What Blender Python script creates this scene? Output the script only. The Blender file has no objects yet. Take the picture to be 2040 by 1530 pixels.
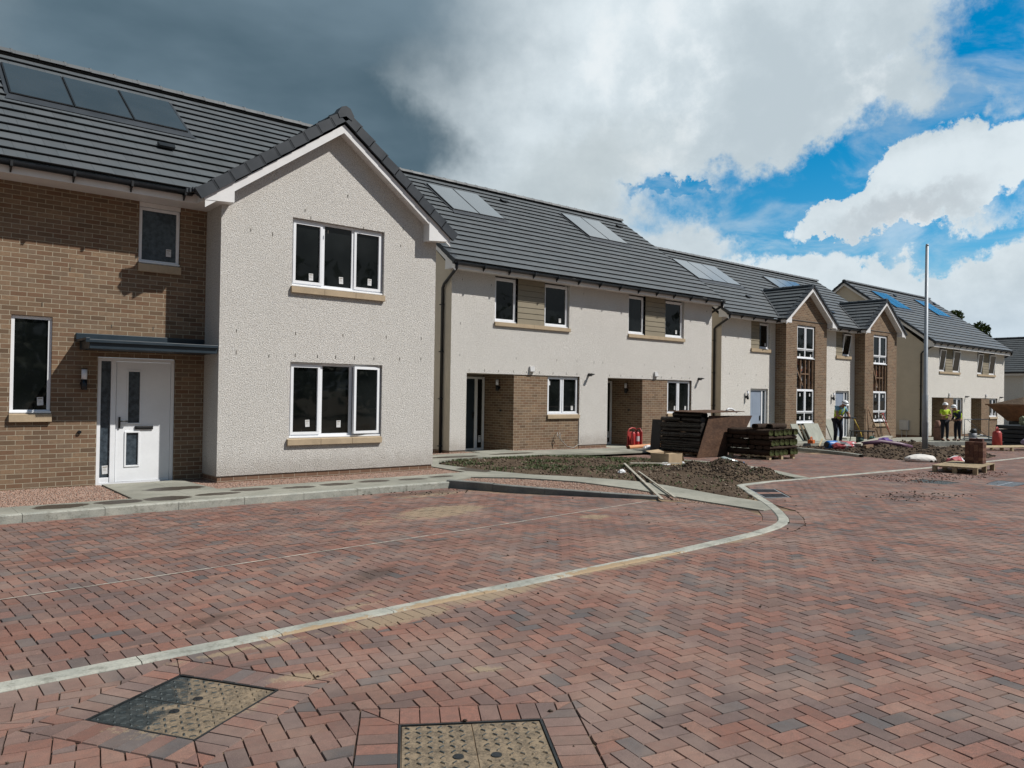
import bpy, bmesh, math, random
import numpy as np
from mathutils import Vector, Matrix, noise

random.seed(7); rng = np.random.default_rng(7)
R = math.radians
scene = bpy.context.scene
COL = scene.collection

# ------------------------------------------------------------------ camera
YAW, PIT, ROL, CAMH, FPX = R(50.089), R(0.682), R(0.857), 1.6, 1538.555
cam_d = bpy.data.cameras.new("camera"); cam = bpy.data.objects.new("camera", cam_d); COL.objects.link(cam)
_fw = Vector((math.cos(YAW)*math.cos(PIT), math.sin(YAW)*math.cos(PIT), math.sin(PIT)))
_r0 = Vector((math.sin(YAW), -math.cos(YAW), 0)); _u0 = _r0.cross(_fw)
_rt = _r0*math.cos(ROL) + _u0*math.sin(ROL); _up = -_r0*math.sin(ROL) + _u0*math.cos(ROL)
m = Matrix((_rt, _up, -_fw)).transposed().to_4x4(); m.translation = Vector((0, 0, CAMH))
cam.matrix_world = m
cam_d.sensor_width = 36; cam_d.lens = FPX/2040*36
cam_d.clip_start = 0.05; cam_d.clip_end = 3000
scene.camera = cam

# ------------------------------------------------------------------ world and sun
SUN = Vector((0.91, -1.0, 1.62)).normalized()
sun_el = math.asin(SUN.z); sun_az = math.atan2(SUN.x, SUN.y)     # azimuth clockwise from +Y
world = bpy.data.worlds.new("World"); scene.world = world; world.use_nodes = True
wt = world.node_tree; wt.nodes.clear()

class NT:
    """tiny helper to write node trees"""
    def __init__(s, tree): s.t = tree
    def n(s, typ, ins=None, **props):
        nd = s.t.nodes.new(typ)
        for k, v in props.items(): setattr(nd, k, v)
        for k, v in (ins or {}).items():
            sock = nd.inputs[k]
            if isinstance(v, bpy.types.NodeSocket): s.t.links.new(v, sock)
            else: sock.default_value = v
        return nd
    def math(s, op, a, b=0.0, c=0.0, clamp=False):
        nd = s.t.nodes.new('ShaderNodeMath'); nd.operation = op; nd.use_clamp = clamp
        for i, v in enumerate((a, b, c)):
            if isinstance(v, bpy.types.NodeSocket): s.t.links.new(v, nd.inputs[i])
            else: nd.inputs[i].default_value = v
        return nd.outputs[0]
    def mix(s, f, a, b, blend='MIX'):
        nd = s.t.nodes.new('ShaderNodeMix'); nd.data_type = 'RGBA'; nd.blend_type = blend
        for i, v in ((0, f), (6, a), (7, b)):
            if isinstance(v, bpy.types.NodeSocket): s.t.links.new(v, nd.inputs[i])
            else: nd.inputs[i].default_value = (*v, 1) if (i and len(v) == 3) else v
        return nd.outputs[2]
    def ramp(s, f, lo, hi, a=0.0, b=1.0, smooth=True):
        nd = s.t.nodes.new('ShaderNodeMapRange'); nd.interpolation_type = 'SMOOTHSTEP' if smooth else 'LINEAR'
        for i, v in enumerate((f, lo, hi, a, b)):
            if isinstance(v, bpy.types.NodeSocket): s.t.links.new(v, nd.inputs[i])
            else: nd.inputs[i].default_value = v
        return nd.outputs[0]
    def noise(s, vec, scale, detail=4, rough=0.55, dist=0.0, out='Fac'):
        return s.n('ShaderNodeTexNoise', {'Vector': vec, 'Scale': scale, 'Detail': detail, 'Roughness': rough, 'Distortion': dist}).outputs[out]
    def blob(s, vec, c, r, rot=0.0):
        """1 at the centre, 0 at the edge of an ellipse"""
        mp = s.n('ShaderNodeMapping', {'Vector': vec, 'Location': (c[0], c[1], 0), 'Rotation': (0, 0, rot), 'Scale': (r[0], r[1], 1)}, vector_type='TEXTURE')
        ln = s.n('ShaderNodeVectorMath', {0: mp.outputs[0]}, operation='LENGTH')
        return s.math('SUBTRACT', 1.0, ln.outputs['Value'])

w = NT(wt)
gen = w.n('ShaderNodeTexCoord').outputs['Generated']
sky = w.n('ShaderNodeTexSky', sky_type='NISHITA', sun_disc=False, sun_elevation=sun_el, sun_rotation=sun_az, altitude=50, air_density=1.0, dust_density=0.4, ozone_density=2.2)
skyc = w.n('ShaderNodeHueSaturation', {'Color': sky.outputs[0], 'Saturation': 1.6, 'Value': 1.10, 'Hue': 0.487}).outputs[0]
sp = w.n('ShaderNodeSeparateXYZ', {0: gen})
az = w.math('MULTIPLY', w.math('ARCTAN2', sp.outputs[1], sp.outputs[0]), 180/math.pi)
el = w.math('MULTIPLY', w.math('ARCSINE', sp.outputs[2]), 180/math.pi)
ae = w.n('ShaderNodeCombineXYZ', {0: az, 1: el}).outputs[0]
# stretched cloud coordinates (flatter towards the horizon)
den = w.math('ADD', w.math('ABSOLUTE', sp.outputs[2]), 0.22)
cl = w.n('ShaderNodeCombineXYZ', {0: w.math('DIVIDE', sp.outputs[0], den), 1: w.math('DIVIDE', sp.outputs[1], den), 2: w.math('MULTIPLY', sp.outputs[2], 3.0)}).outputs[0]
n1 = w.noise(cl, 1.2, 6, 0.5)
n2 = w.noise(cl, 0.9, 6, 0.55, 0.4)
nd = w.noise(gen, 9.0, 8, 0.62)
nv = w.n('ShaderNodeVectorMath', {0: w.noise(gen, 5.0, 6, 0.6, out='Color'), 1: (0.5, 0.5, 0.5)}, operation='SUBTRACT').outputs[0]
nv = w.n('ShaderNodeVectorMath', {0: nv, 1: (9.0, 9.0, 0.0)}, operation='MULTIPLY').outputs[0]
nvf = w.n('ShaderNodeVectorMath', {0: w.noise(gen, 24.0, 7, 0.68, out='Color'), 1: (0.5, 0.5, 0.5)}, operation='SUBTRACT').outputs[0]
nvf = w.n('ShaderNodeVectorMath', {0: nvf, 1: (4.2, 4.2, 0.0)}, operation='MULTIPLY').outputs[0]
aed = w.n('ShaderNodeVectorMath', {0: w.n('ShaderNodeVectorMath', {0: ae, 1: nv}, operation='ADD').outputs[0], 1: nvf}, operation='ADD').outputs[0]
holes = [((25.5, 15.1), (13.5, 2.15), R(-8)), ((32.0, 12.4), (4.2, 1.9), 0), ((38.0, 14.2), (3.6, 0.6), R(-5)),
         ((13.5, 21.5), (6.0, 6.5), R(25)), ((24, 10.2), (10.0, 0.9), 0), ((8, 13.5), (9, 4), 0), ((4, 30), (9, 9), 0), ((-20, 30), (30, 16), 0), ((-120, 55), (50, 20), 0)]
h = None
for c, r, a in holes:
    b = w.blob(aed, c, r, a); h = b if h is None else w.math('MAXIMUM', h, b)
cum = w.math('MAXIMUM', w.blob(aed, (21.6, 13.3), (7.6, 2.1), R(-12)), w.blob(aed, (17.2, 14.3), (5.0, 2.2), R(0)))
cum = w.math('MAXIMUM', cum, w.blob(aed, (27.2, 12.2), (4.2, 1.5), R(-8)))
cumc = w.math('MAXIMUM', cum, -0.1)
hv = w.math('SUBTRACT', h, w.math('MULTIPLY', cumc, 3.0))
hv = w.math('ADD', hv, w.math('MULTIPLY', w.math('SUBTRACT', nd, 0.5), 1.3))
blue = w.ramp(w.math('ADD', hv, w.math('MULTIPLY', w.math('SUBTRACT', w.noise(gen, 30.0, 6, 0.65), 0.5), 0.7)), -0.08, 0.55)
# thin veils inside the blue
blue = w.math('MULTIPLY', blue, w.ramp(w.noise(cl, 3.4, 8, 0.6, 0.5), 0.70, 0.45, 0.55, 1.0))
# cloud brightness
tone = w.ramp(w.math('ADD', w.math('MULTIPLY', n2, 0.55), w.math('MULTIPLY', nd, 0.45)), 0.36, 0.60)
ctop = w.math('MULTIPLY', w.ramp(cum, -0.05, 0.25), 0.5)
light = w.mix(tone, (4.9, 5.7, 6.2), (7.0, 7.8, 8.25))
light = w.mix(w.math('MULTIPLY', w.ramp(nd, 0.54, 0.72), 0.5), light, (8.6, 8.95, 9.1))
hz = w.ramp(el, 0.0, 9.0)
light = w.mix(w.math('MULTIPLY', w.math('SUBTRACT', 1.0, hz), 0.6), light, (5.2, 6.5, 7.9))
greyb = w.ramp(w.blob(aed, (46, 15.5), (11, 5), R(-20)), 0.0, 0.8)
light = w.mix(w.math('MULTIPLY', greyb, 0.55), light, (4.3, 4.9, 5.1))
cumb = w.ramp(w.blob(aed, (23, 11.9), (8, 1.3), R(-8)), 0.0, 0.9)
light = w.mix(w.math('MULTIPLY', cumb, 0.65), light, (4.4, 4.9, 5.3))
nv2 = w.n('ShaderNodeVectorMath', {0: nv, 'Scale': 1.3}, operation='SCALE').outputs[0]
aed2 = w.n('ShaderNodeVectorMath', {0: ae, 1: nv2}, operation='ADD').outputs[0]
dk = w.math('MAXIMUM', w.blob(aed2, (71.5, 26), (23, 24)), w.blob(aed2, (75, 48), (34, 26)))
dk = w.math('MAXIMUM', dk, w.blob(aed2, (62, 17.5), (10, 10)))
dkf = w.ramp(w.math('ADD', dk, w.math('MULTIPLY', w.math('SUBTRACT', n1, 0.5), 0.55)), -0.12, 0.52)
darkc = w.mix(w.ramp(n1, 0.35, 0.68), (0.74, 1.24, 1.62), (1.6, 2.3, 2.85))
front = w.ramp(w.blob(ae, (38, 14), (62, 46)), 0.0, 0.45, 0.33, 1.0)  # unseen clouds outside the camera's view dimmed on purpose, to cut ambient fill
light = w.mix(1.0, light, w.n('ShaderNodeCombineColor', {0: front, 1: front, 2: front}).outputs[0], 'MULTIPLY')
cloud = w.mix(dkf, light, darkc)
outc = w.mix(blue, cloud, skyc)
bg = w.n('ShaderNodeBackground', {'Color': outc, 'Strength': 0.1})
wo = w.n('ShaderNodeOutputWorld', {'Surface': bg.outputs[0]})

sd = bpy.data.lights.new("sun", 'SUN'); sd.energy = 5.0; sd.angle = R(0.6); sd.color = (1.0, 0.955, 0.89)
so = bpy.data.objects.new("sun", sd); COL.objects.link(so)
so.rotation_euler = (-SUN).to_track_quat('-Z', 'Y').to_euler()
scene.view_settings.view_transform = 'Standard'; scene.view_settings.look = 'None'
scene.view_settings.exposure = 0.06; scene.view_settings.gamma = 1.0
scene.cycles.max_bounces = 6; scene.cycles.diffuse_bounces = 3; scene.cycles.glossy_bounces = 3

# ------------------------------------------------------------------ ground heights
def G(x, y=0):
    return -0.1 - 0.0155*min(max(0.0, x-14.0), 46.0)
def S01(t): t = min(1, max(0, t)); return t*t*(3-2*t)
def PH(x, y):
    """top of paths, gravel and kerbs in front of the houses"""
    return G(x) + 0.012 + 0.088*S01((y-7.5)/3.5)

# ------------------------------------------------------------------ materials
MATS = {}
def newmat(name):
    mt = bpy.data.materials.new(name); mt.use_nodes = True
    t = NT(mt.node_tree); b = mt.node_tree.nodes['Principled BSDF']
    MATS[name] = mt
    return mt, t, b
def setb(t, b, base=None, rough=None, metal=None, spec=None, bump=None, bstr=0.5, bdist=0.01):
    for k, v in (('Base Color', base), ('Roughness', rough), ('Metallic', metal), ('Specular IOR Level', spec)):
        if v is None: continue
        if isinstance(v, bpy.types.NodeSocket): t.t.links.new(v, b.inputs[k])
        else: b.inputs[k].default_value = (*v, 1) if k == 'Base Color' else v
    if bump is not None:
        bn = t.n('ShaderNodeBump', {'Height': bump, 'Strength': bstr, 'Distance': bdist})
        t.t.links.new(bn.outputs[0], b.inputs['Normal'])
def plain(name, col, rough=0.6, var=0.12, scale=6.0, metal=0.0, spec=0.4, bump=0.0, coord='Object'):
    """a material with a slight irregularity in colour and gloss"""
    mt, t, b = newmat(name)
    co = t.n('ShaderNodeTexCoord').outputs[coord]
    n = t.noise(co, scale, 5, 0.6); nf = t.noise(co, scale*9, 3, 0.6)
    c1 = tuple(max(0, c*(1-var)) for c in col); c2 = tuple(min(1, c*(1+var)) for c in col)
    base = t.mix(t.ramp(t.math('ADD', t.math('MULTIPLY', n, 0.7), t.math('MULTIPLY', nf, 0.3)), 0.35, 0.65), c1, c2)
    setb(t, b, base, t.ramp(n, 0.3, 0.7, max(0.02, rough-0.06), min(1, rough+0.06)), metal, spec,
         bump=(nf if bump else None), bstr=bump, bdist=0.004)
    return mt

def brick_mat(name, cols, mortar, bw=0.225, bh=0.075, pale=0.0, seed=0.0):
    mt, t, b = newmat(name)
    uv = t.n('ShaderNodeTexCoord').outputs['UV']
    mp = t.n('ShaderNodeMapping', {'Vector': uv, 'Location': (seed, 0.0, 0)}).outputs[0]
    br = t.n('ShaderNodeTexBrick', {'Vector': mp, 'Color1': (0, 0, 0, 1), 'Color2': (1, 1, 1, 1), 'Mortar': (0.5, 0.5, 0.5, 1), 'Scale': 1.0,
             'Mortar Size': 0.0052, 'Mortar Smooth': 0.15, 'Bias': 0.0, 'Brick Width': bw, 'Row Height': bh}, offset=0.5)
    v = t.n('ShaderNodeSeparateColor', {0: br.outputs[0]}).outputs[0]
    cr = t.t.nodes.new('ShaderNodeValToRGB'); t.t.links.new(v, cr.inputs[0])
    e = cr.color_ramp.elements
    e[0].position = 0; e[0].color = (*cols[0], 1); e[1].position = 1; e[1].color = (*cols[-1], 1)
    for i, c in enumerate(cols[1:-1]):
        k = e.new((i+1)/(len(cols)-1)); k.color = (*c, 1)
    nz = t.noise(uv, 16, 5, 0.7); nz2 = t.noise(uv, 90, 3, 0.7); nl = t.noise(uv, 0.9, 4, 0.6)
    c = t.mix(t.ramp(nz, 0.3, 0.7, 0.0, 0.55), cr.outputs[0], tuple(x*0.72 for x in cols[1]))
    c = t.mix(t.ramp(nl, 0.35, 0.7, 0.0, 0.25), c, tuple(min(1, x*1.35) for x in cols[1]))
    c = t.mix(t.ramp(nz2, 0.45, 0.75, 0, 0.25), c, tuple(x*0.5 for x in cols[0]))
    c = t.mix(t.math('MULTIPLY', br.outputs['Fac'], 0.92), c, t.mix(nz, tuple(x*0.85 for x in mortar), mortar))
    hgt = t.math('SUBTRACT', t.math('MULTIPLY', nz2, 0.3), br.outputs['Fac'])
    setb(t, b, c, 0.9, spec=0.2, bump=hgt, bstr=0.8, bdist=0.006)
    return mt

BRICK = brick_mat('brick', [(0.115, 0.077, 0.052), (0.185, 0.124, 0.080), (0.235, 0.160, 0.105), (0.165, 0.090, 0.055), (0.190, 0.140, 0.100), (0.280, 0.185, 0.115)], (0.42, 0.37, 0.28))
BRICKRED = brick_mat('plinth_brick', [(0.15, 0.085, 0.055), (0.2, 0.118, 0.08), (0.215, 0.135, 0.09), (0.17, 0.095, 0.06)], (0.40, 0.34, 0.27), seed=0.11)

# pebble-dash roughcast
def roughcast(name, a, bcol, dark, sc=1.0):
    mt, t, b = newmat(name)
    co = t.n('ShaderNodeTexCoord').outputs['Object']
    vo = t.n('ShaderNodeTexVoronoi', {'Vector': co, 'Scale': 105*sc, 'Randomness': 1.0})
    sepv = t.n('ShaderNodeSeparateColor', {0: vo.outputs['Color']}).outputs[0]
    nm = t.noise(co, 50*sc, 5, 0.8); nl = t.noise(co, 0.7, 5, 0.6); nst = t.noise(co, 4.5, 6, 0.7)
    c = t.mix(t.ramp(sepv, 0.1, 0.9), a, bcol)
    c = t.mix(t.ramp(nm, 0.50, 0.38, 0.0, 0.72), c, dark)
    c = t.mix(t.ramp(nl, 0.4, 0.75, 0.0, 0.22), c, tuple(x*0.8 for x in a))
    c = t.mix(t.ramp(nst, 0.58, 0.75, 0.0, 0.18), c, tuple(x*0.7 for x in a))
    zz = t.math('ADD', t.n('ShaderNodeSeparateXYZ', {0: co}).outputs[2], t.math('MULTIPLY', nst, -0.5))
    c = t.mix(t.ramp(zz, 0.35, -0.05, 0.0, 0.35), c, (0.24, 0.20, 0.155))
    stk = t.noise(t.n('ShaderNodeMapping', {'Vector': co, 'Scale': (7, 7, 0.5)}).outputs[0], 1.0, 4, 0.6)
    c = t.mix(t.ramp(stk, 0.60, 0.78, 0.0, 0.16), c, tuple(x*0.6 for x in a))
    hgt = t.math('ADD', t.math('MULTIPLY', vo.outputs['Distance'], -0.9), t.math('MULTIPLY', nm, 1.3))
    setb(t, b, c, 0.95, spec=0.15, bump=hgt, bstr=1.0, bdist=0.015)
    return mt
ROUGH = roughcast('roughcast', (0.69, 0.665, 0.62), (0.81, 0.79, 0.755), (0.22, 0.205, 0.185))
ROUGHFAR = roughcast('roughcast_far', (0.68, 0.655, 0.605), (0.80, 0.78, 0.74), (0.27, 0.245, 0.21), 0.62)
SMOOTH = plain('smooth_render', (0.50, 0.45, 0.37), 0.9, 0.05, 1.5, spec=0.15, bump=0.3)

# roof tiles: UV is (along eave, up slope) in metres
def tile_mat(name, col, gauge=0.345, tw=0.30):
    mt, t, b = newmat(name)
    uv = t.n('ShaderNodeTexCoord').outputs['UV']
    br = t.n('ShaderNodeTexBrick', {'Vector': uv, 'Color1': (0, 0, 0, 1), 'Color2': (1, 1, 1, 1), 'Mortar': (0.5, 0.5, 0.5, 1), 'Scale': 1.0,
             'Mortar Size': 0.004, 'Mortar Smooth': 0.0, 'Bias': 0.0, 'Brick Width': tw, 'Row Height': gauge}, offset=0.5)
    v = t.n('ShaderNodeSeparateColor', {0: br.outputs[0]}).outputs[0]
    n = t.noise(uv, 2.0, 5, 0.6); nf = t.noise(uv, 60, 3, 0.6)
    c = t.mix(v, tuple(x*0.86 for x in col), tuple(x*1.12 for x in col))
    c = t.mix(t.ramp(n, 0.3, 0.7, 0, 0.4), c, (col[0]*1.12, col[1]*1.02, col[2]*1.0))
    c = t.mix(t.math('MULTIPLY', t.ramp(nf, 0.4, 0.7), 0.2), c, tuple(x*0.6 for x in col))
    c = t.mix(t.math('MULTIPLY', br.outputs['Fac'], 0.55), c, (0.012, 0.013, 0.015))
    setb(t, b, c, t.ramp(n, 0.3, 0.7, 0.5, 0.66), spec=0.42, bump=t.math('SUBTRACT', nf, br.outputs['Fac']), bstr=0.25, bdist=0.003)
    return mt
TILE = tile_mat('roof_tile', (0.078, 0.090, 0.098))
VERGE = plain('verge_plastic', (0.030, 0.036, 0.044), 0.5, 0.12, 3)
BLACKP = plain('black_plastic', (0.010, 0.011, 0.013), 0.38, 0.1, 5, spec=0.5)
WHITE = plain('white_upvc', (0.78, 0.80, 0.83), 0.35, 0.03, 2.5, spec=0.45)
WHITEP = plain('white_fascia', (0.70, 0.70, 0.70), 0.5, 0.05, 1.2, spec=0.35)
STONE = plain('cast_stone', (0.40, 0.315, 0.215), 0.85, 0.10, 3.0, spec=0.2, bump=0.25)
CLAD = plain('cladding', (0.235, 0.205, 0.150), 0.7, 0.06, 2.0, spec=0.25, bump=0.15)
CANOPYM = plain('canopy_metal', (0.015, 0.028, 0.040), 0.45, 0.10, 3.0, spec=0.5)
PAPER = plain('sticker_paper', (0.62, 0.63, 0.64), 0.6, 0.06, 40)
LAMPW = plain('opal_diffuser', (0.72, 0.74, 0.80), 0.3, 0.02, 10)
STEEL = plain('galvanised', (0.30, 0.33, 0.36), 0.55, 0.12, 4, metal=0.35)
CONC = plain('kerb_concrete', (0.335, 0.335, 0.285), 0.9, 0.16, 3.0, spec=0.2, bump=0.4)
CONCD = plain('kerb_dark', (0.17, 0.175, 0.165), 0.9, 0.2, 3.0, spec=0.2, bump=0.4)
WOOD = plain('pale_timber', (0.42, 0.34, 0.22), 0.75, 0.18, 7, spec=0.2, bump=0.2)
WOODD = plain('dark_timber', (0.20, 0.13, 0.085), 0.8, 0.25, 8, spec=0.2, bump=0.2)
METERB = plain('meter_grey', (0.50, 0.50, 0.50), 0.5, 0.04, 3)

def glass_mat():
    mt, t, b = newmat('window_glass')
    co = t.n('ShaderNodeTexCoord').outputs['Object']
    n = t.noise(co, 1.1, 3, 0.5)
    setb(t, b, t.mix(t.ramp(n, 0.35, 0.65), (0.003, 0.004, 0.004), (0.010, 0.012, 0.012)), 0.03, spec=0.5, bump=t.noise(co, 1.6, 2, 0.5), bstr=0.12, bdist=0.02)
    return mt
GLASS = glass_mat()
def frosted():
    mt, t, b = newmat('frosted_glass')
    co = t.n('ShaderNodeTexCoord').outputs['Object']
    setb(t, b, t.mix(t.ramp(t.noise(co, 14, 5, 0.6), 0.3, 0.7), (0.02, 0.03, 0.04), (0.06, 0.08, 0.10)), 0.22, spec=0.5, bump=t.noise(co, 60, 3, 0.6), bstr=0.4, bdist=0.004)
    return mt
FROST = frosted()
def panel_mat():
    mt, t, b = newmat('solar_glass')
    uv = t.n('ShaderNodeTexCoord').outputs['Object']
    setb(t, b, t.mix(t.ramp(t.noise(uv, 1.0, 4, 0.5), 0.3, 0.7), (0.022, 0.028, 0.034), (0.034, 0.040, 0.046)), 0.16, spec=0.8)
    b.inputs['Coat Weight'].default_value = 1.0; b.inputs['Coat Roughness'].default_value = 0.08; b.inputs['Coat IOR'].default_value = 1.75
    return mt
SOLAR = panel_mat()

# ------------------------------------------------------------------ mesh builder
class MB:
    """collects polygons in world space, builds one mesh object whose origin is its parent's"""
    def __init__(s): s.v = []; s.f = []; s.uv = []; s.mi = []; s.M = Matrix.Identity(4); s.sm = []
    def poly(s, pts, uv=None, mi=0, smooth=False):
        b = len(s.v); P = [s.M @ Vector(p) for p in pts]
        s.v += P; s.f.append(tuple(range(b, b+len(P)))); s.mi.append(mi); s.sm.append(smooth)
        if uv is None:
            n = Vector((0, 0, 0))
            for i in range(len(P)):
                a, c = P[i], P[(i+1) % len(P)]; n += a.cross(c)
            n = Vector((abs(n.x), abs(n.y), abs(n.z)))
            if n.z > n.x and n.z > n.y: uv = [(p.x, p.y) for p in P]
            elif n.y >= n.x: uv = [(p.x, p.z) for p in P]
            else: uv = [(p.y, p.z) for p in P]
        s.uv += [tuple(u) for u in uv]
        return s
    def box(s, x0, x1, y0, y1, z0, z1, mi=0):
        c = [(x0,y0,z0),(x1,y0,z0),(x1,y1,z0),(x0,y1,z0),(x0,y0,z1),(x1,y0,z1),(x1,y1,z1),(x0,y1,z1)]
        for q in ((0,3,2,1),(4,5,6,7),(0,1,5,4),(1,2,6,5),(2,3,7,6),(3,0,4,7)): s.poly([c[i] for i in q], mi=mi)
        return s
    def prism(s, poly, ext, mi=0, caps=True):
        """extrude a planar 3-D polygon by vector ext"""
        e = Vector(ext); P = [Vector(p) for p in poly]; Q = [p+e for p in P]; n = len(P)
        nrm = sum((P[i].cross(P[(i+1) % n]) for i in range(n)), Vector())
        flip = nrm.dot(e) > 0
        if caps:
            s.poly(P[::-1] if flip else P, mi=mi); s.poly(Q if flip else Q[::-1], mi=mi)
        for i in range(n):
            j = (i+1) % n; q = [P[i], P[j], Q[j], Q[i]]
            s.poly(q if flip else q[::-1], mi=mi)
        return s
    def tube(s, pts, r, n=8, caps=True, mi=0):
        P = [Vector(p) for p in pts]; rs = r if isinstance(r, (list, tuple)) else [r]*len(P)
        rings = []; prev = None
        for i, p in enumerate(P):
            d = ((P[min(i+1, len(P)-1)]-P[max(i-1, 0)])).normalized()
            a = prev if prev and abs(prev.dot(d)) < 0.95 else (Vector((0, 0, 1)) if abs(d.z) < 0.9 else Vector((1, 0, 0)))
            u = (a - d*a.dot(d)).normalized(); v = d.cross(u); prev = u
            rings.append([p + (u*math.cos(2*math.pi*k/n)+v*math.sin(2*math.pi*k/n))*rs[i] for k in range(n)])
        for i in range(len(P)-1):
            for k in range(n):
                l = (k+1) % n
                s.poly([rings[i][k], rings[i][l], rings[i+1][l], rings[i+1][k]], smooth=True, mi=mi)
        if caps: s.poly(rings[0][::-1], mi=mi); s.poly(rings[-1], mi=mi)
        return s
    def build(s, name, mat, parent=None, label=None, bevel=0.0, seg=2, weld=True):
        off = parent_origin(parent)
        me = bpy.data.meshes.new(name)
        me.from_pydata([tuple(p-off) for p in s.v], [], s.f)
        ul = me.uv_layers.new(name='UVMap')
        ul.data.foreach_set('uv', np.array(s.uv, dtype=np.float32).ravel())
        for mt in (mat if isinstance(mat, (list, tuple)) else [mat]): me.materials.append(mt)
        me.polygons.foreach_set('material_index', s.mi)
        me.polygons.foreach_set('use_smooth', s.sm)
        if weld:
            bm = bmesh.new(); bm.from_mesh(me); bmesh.ops.remove_doubles(bm, verts=bm.verts, dist=1e-4); bm.to_mesh(me); bm.free()
        me.update()
        o = bpy.data.objects.new(name, me); COL.objects.link(o)
        if parent is not None: o.parent = parent
        if label: o['label'] = label
        if bevel:
            md = o.modifiers.new('bevel', 'BEVEL'); md.width = bevel; md.segments = seg; md.limit_method = 'ANGLE'; md.angle_limit = R(35)
        return o

def parent_origin(p):
    v = Vector((0, 0, 0))
    while p is not None: v += Vector(p.location); p = p.parent
    return v
def thing(name, label, cat, loc, group=None):
    o = bpy.data.objects.new(name, None); COL.objects.link(o); o.location = loc; o.empty_display_size = 0.2
    o['label'] = label; o['category'] = cat
    if group: o['group'] = group
    return o
def tag(o, label, cat, group=None):
    o['label'] = label; o['category'] = cat
    if group: o['group'] = group
    return o
def rebase(o, loc):
    """move the object origin of a top-level mesh"""
    loc = Vector(loc); o.data.transform(Matrix.Translation(-loc)); o.location = loc; return o
def struct(o, kind='structure'): o['kind'] = kind; return o

# ================================================================== HOUSES
def wall_y(mb, x0, x1, z0, z1, y, ops, depth=0.14, extra=()):
    """wall facing -Y with openings (x0,x1,z0,z1) and reveals going in by depth"""
    xs = sorted({x0, x1, *[v for o in ops for v in o[:2]], *extra}); zs = sorted({z0, z1, *[v for o in ops for v in o[2:4]]})
    xs = [v for v in xs if x0-1e-6 <= v <= x1+1e-6]; zs = [v for v in zs if z0-1e-6 <= v <= z1+1e-6]
    for i in range(len(xs)-1):
        for j in range(len(zs)-1):
            cx, cz = (xs[i]+xs[i+1])/2, (zs[j]+zs[j+1])/2
            if any(o[0] < cx < o[1] and o[2] < cz < o[3] for o in ops): continue
            mb.poly([(xs[i], y, zs[j]), (xs[i+1], y, zs[j]), (xs[i+1], y, zs[j+1]), (xs[i], y, zs[j+1])])
    for o in ops:
        a, b, c, d = o[:4]; dp = o[4] if len(o) > 4 else depth; Y = y+dp
        c0 = max(c, z0); d0 = min(d, z1)
        mb.poly([(a, y, c0), (a, y, d0), (a, Y, d0), (a, Y, c0)]); mb.poly([(b, y, c0), (b, Y, c0), (b, Y, d0), (b, y, d0)])
        if d <= z1: mb.poly([(a, y, d), (b, y, d), (b, Y, d), (a, Y, d)])
        if c >= z0: mb.poly([(a, y, c), (a, Y, c), (b, Y, c), (b, y, c)])

def ring(mb, x0, x1, z0, z1, y0, y1, wd, bot=None):
    bot = wd if bot is None else bot
    mb.box(x0, x1, y0, y1, z1-wd, z1); mb.box(x0, x1, y0, y1, z0, z0+bot)
    mb.box(x0, x0+wd, y0, y1, z0+bot, z1-wd); mb.box(x1-wd, x1, y0, y1, z0+bot, z1-wd)

def sticker(par, x, y, z, lw=0.085, lh=0.13):
    mb = MB(); tl = random.uniform(-0.06, 0.06)
    mb.M = Matrix.Translation((x, y-0.003, z)) @ Matrix.Rotation(tl, 4, 'Y')
    mb.box(-lw/2, lw/2, -0.0015, 0.0015, -lh/2, lh/2)
    mb.box(-lw*0.38, lw*0.38, -0.0022, -0.0016, lh*0.27, lh*0.38, 1)
    for k in range(3): mb.box(-lw*0.38, lw*(0.1+0.08*k), -0.0022, -0.0016, lh*(0.12-0.12*k), lh*(0.15-0.12*k), 1)
    mb.build('sticker', [PAPER, MATS['cladding']], par)

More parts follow.
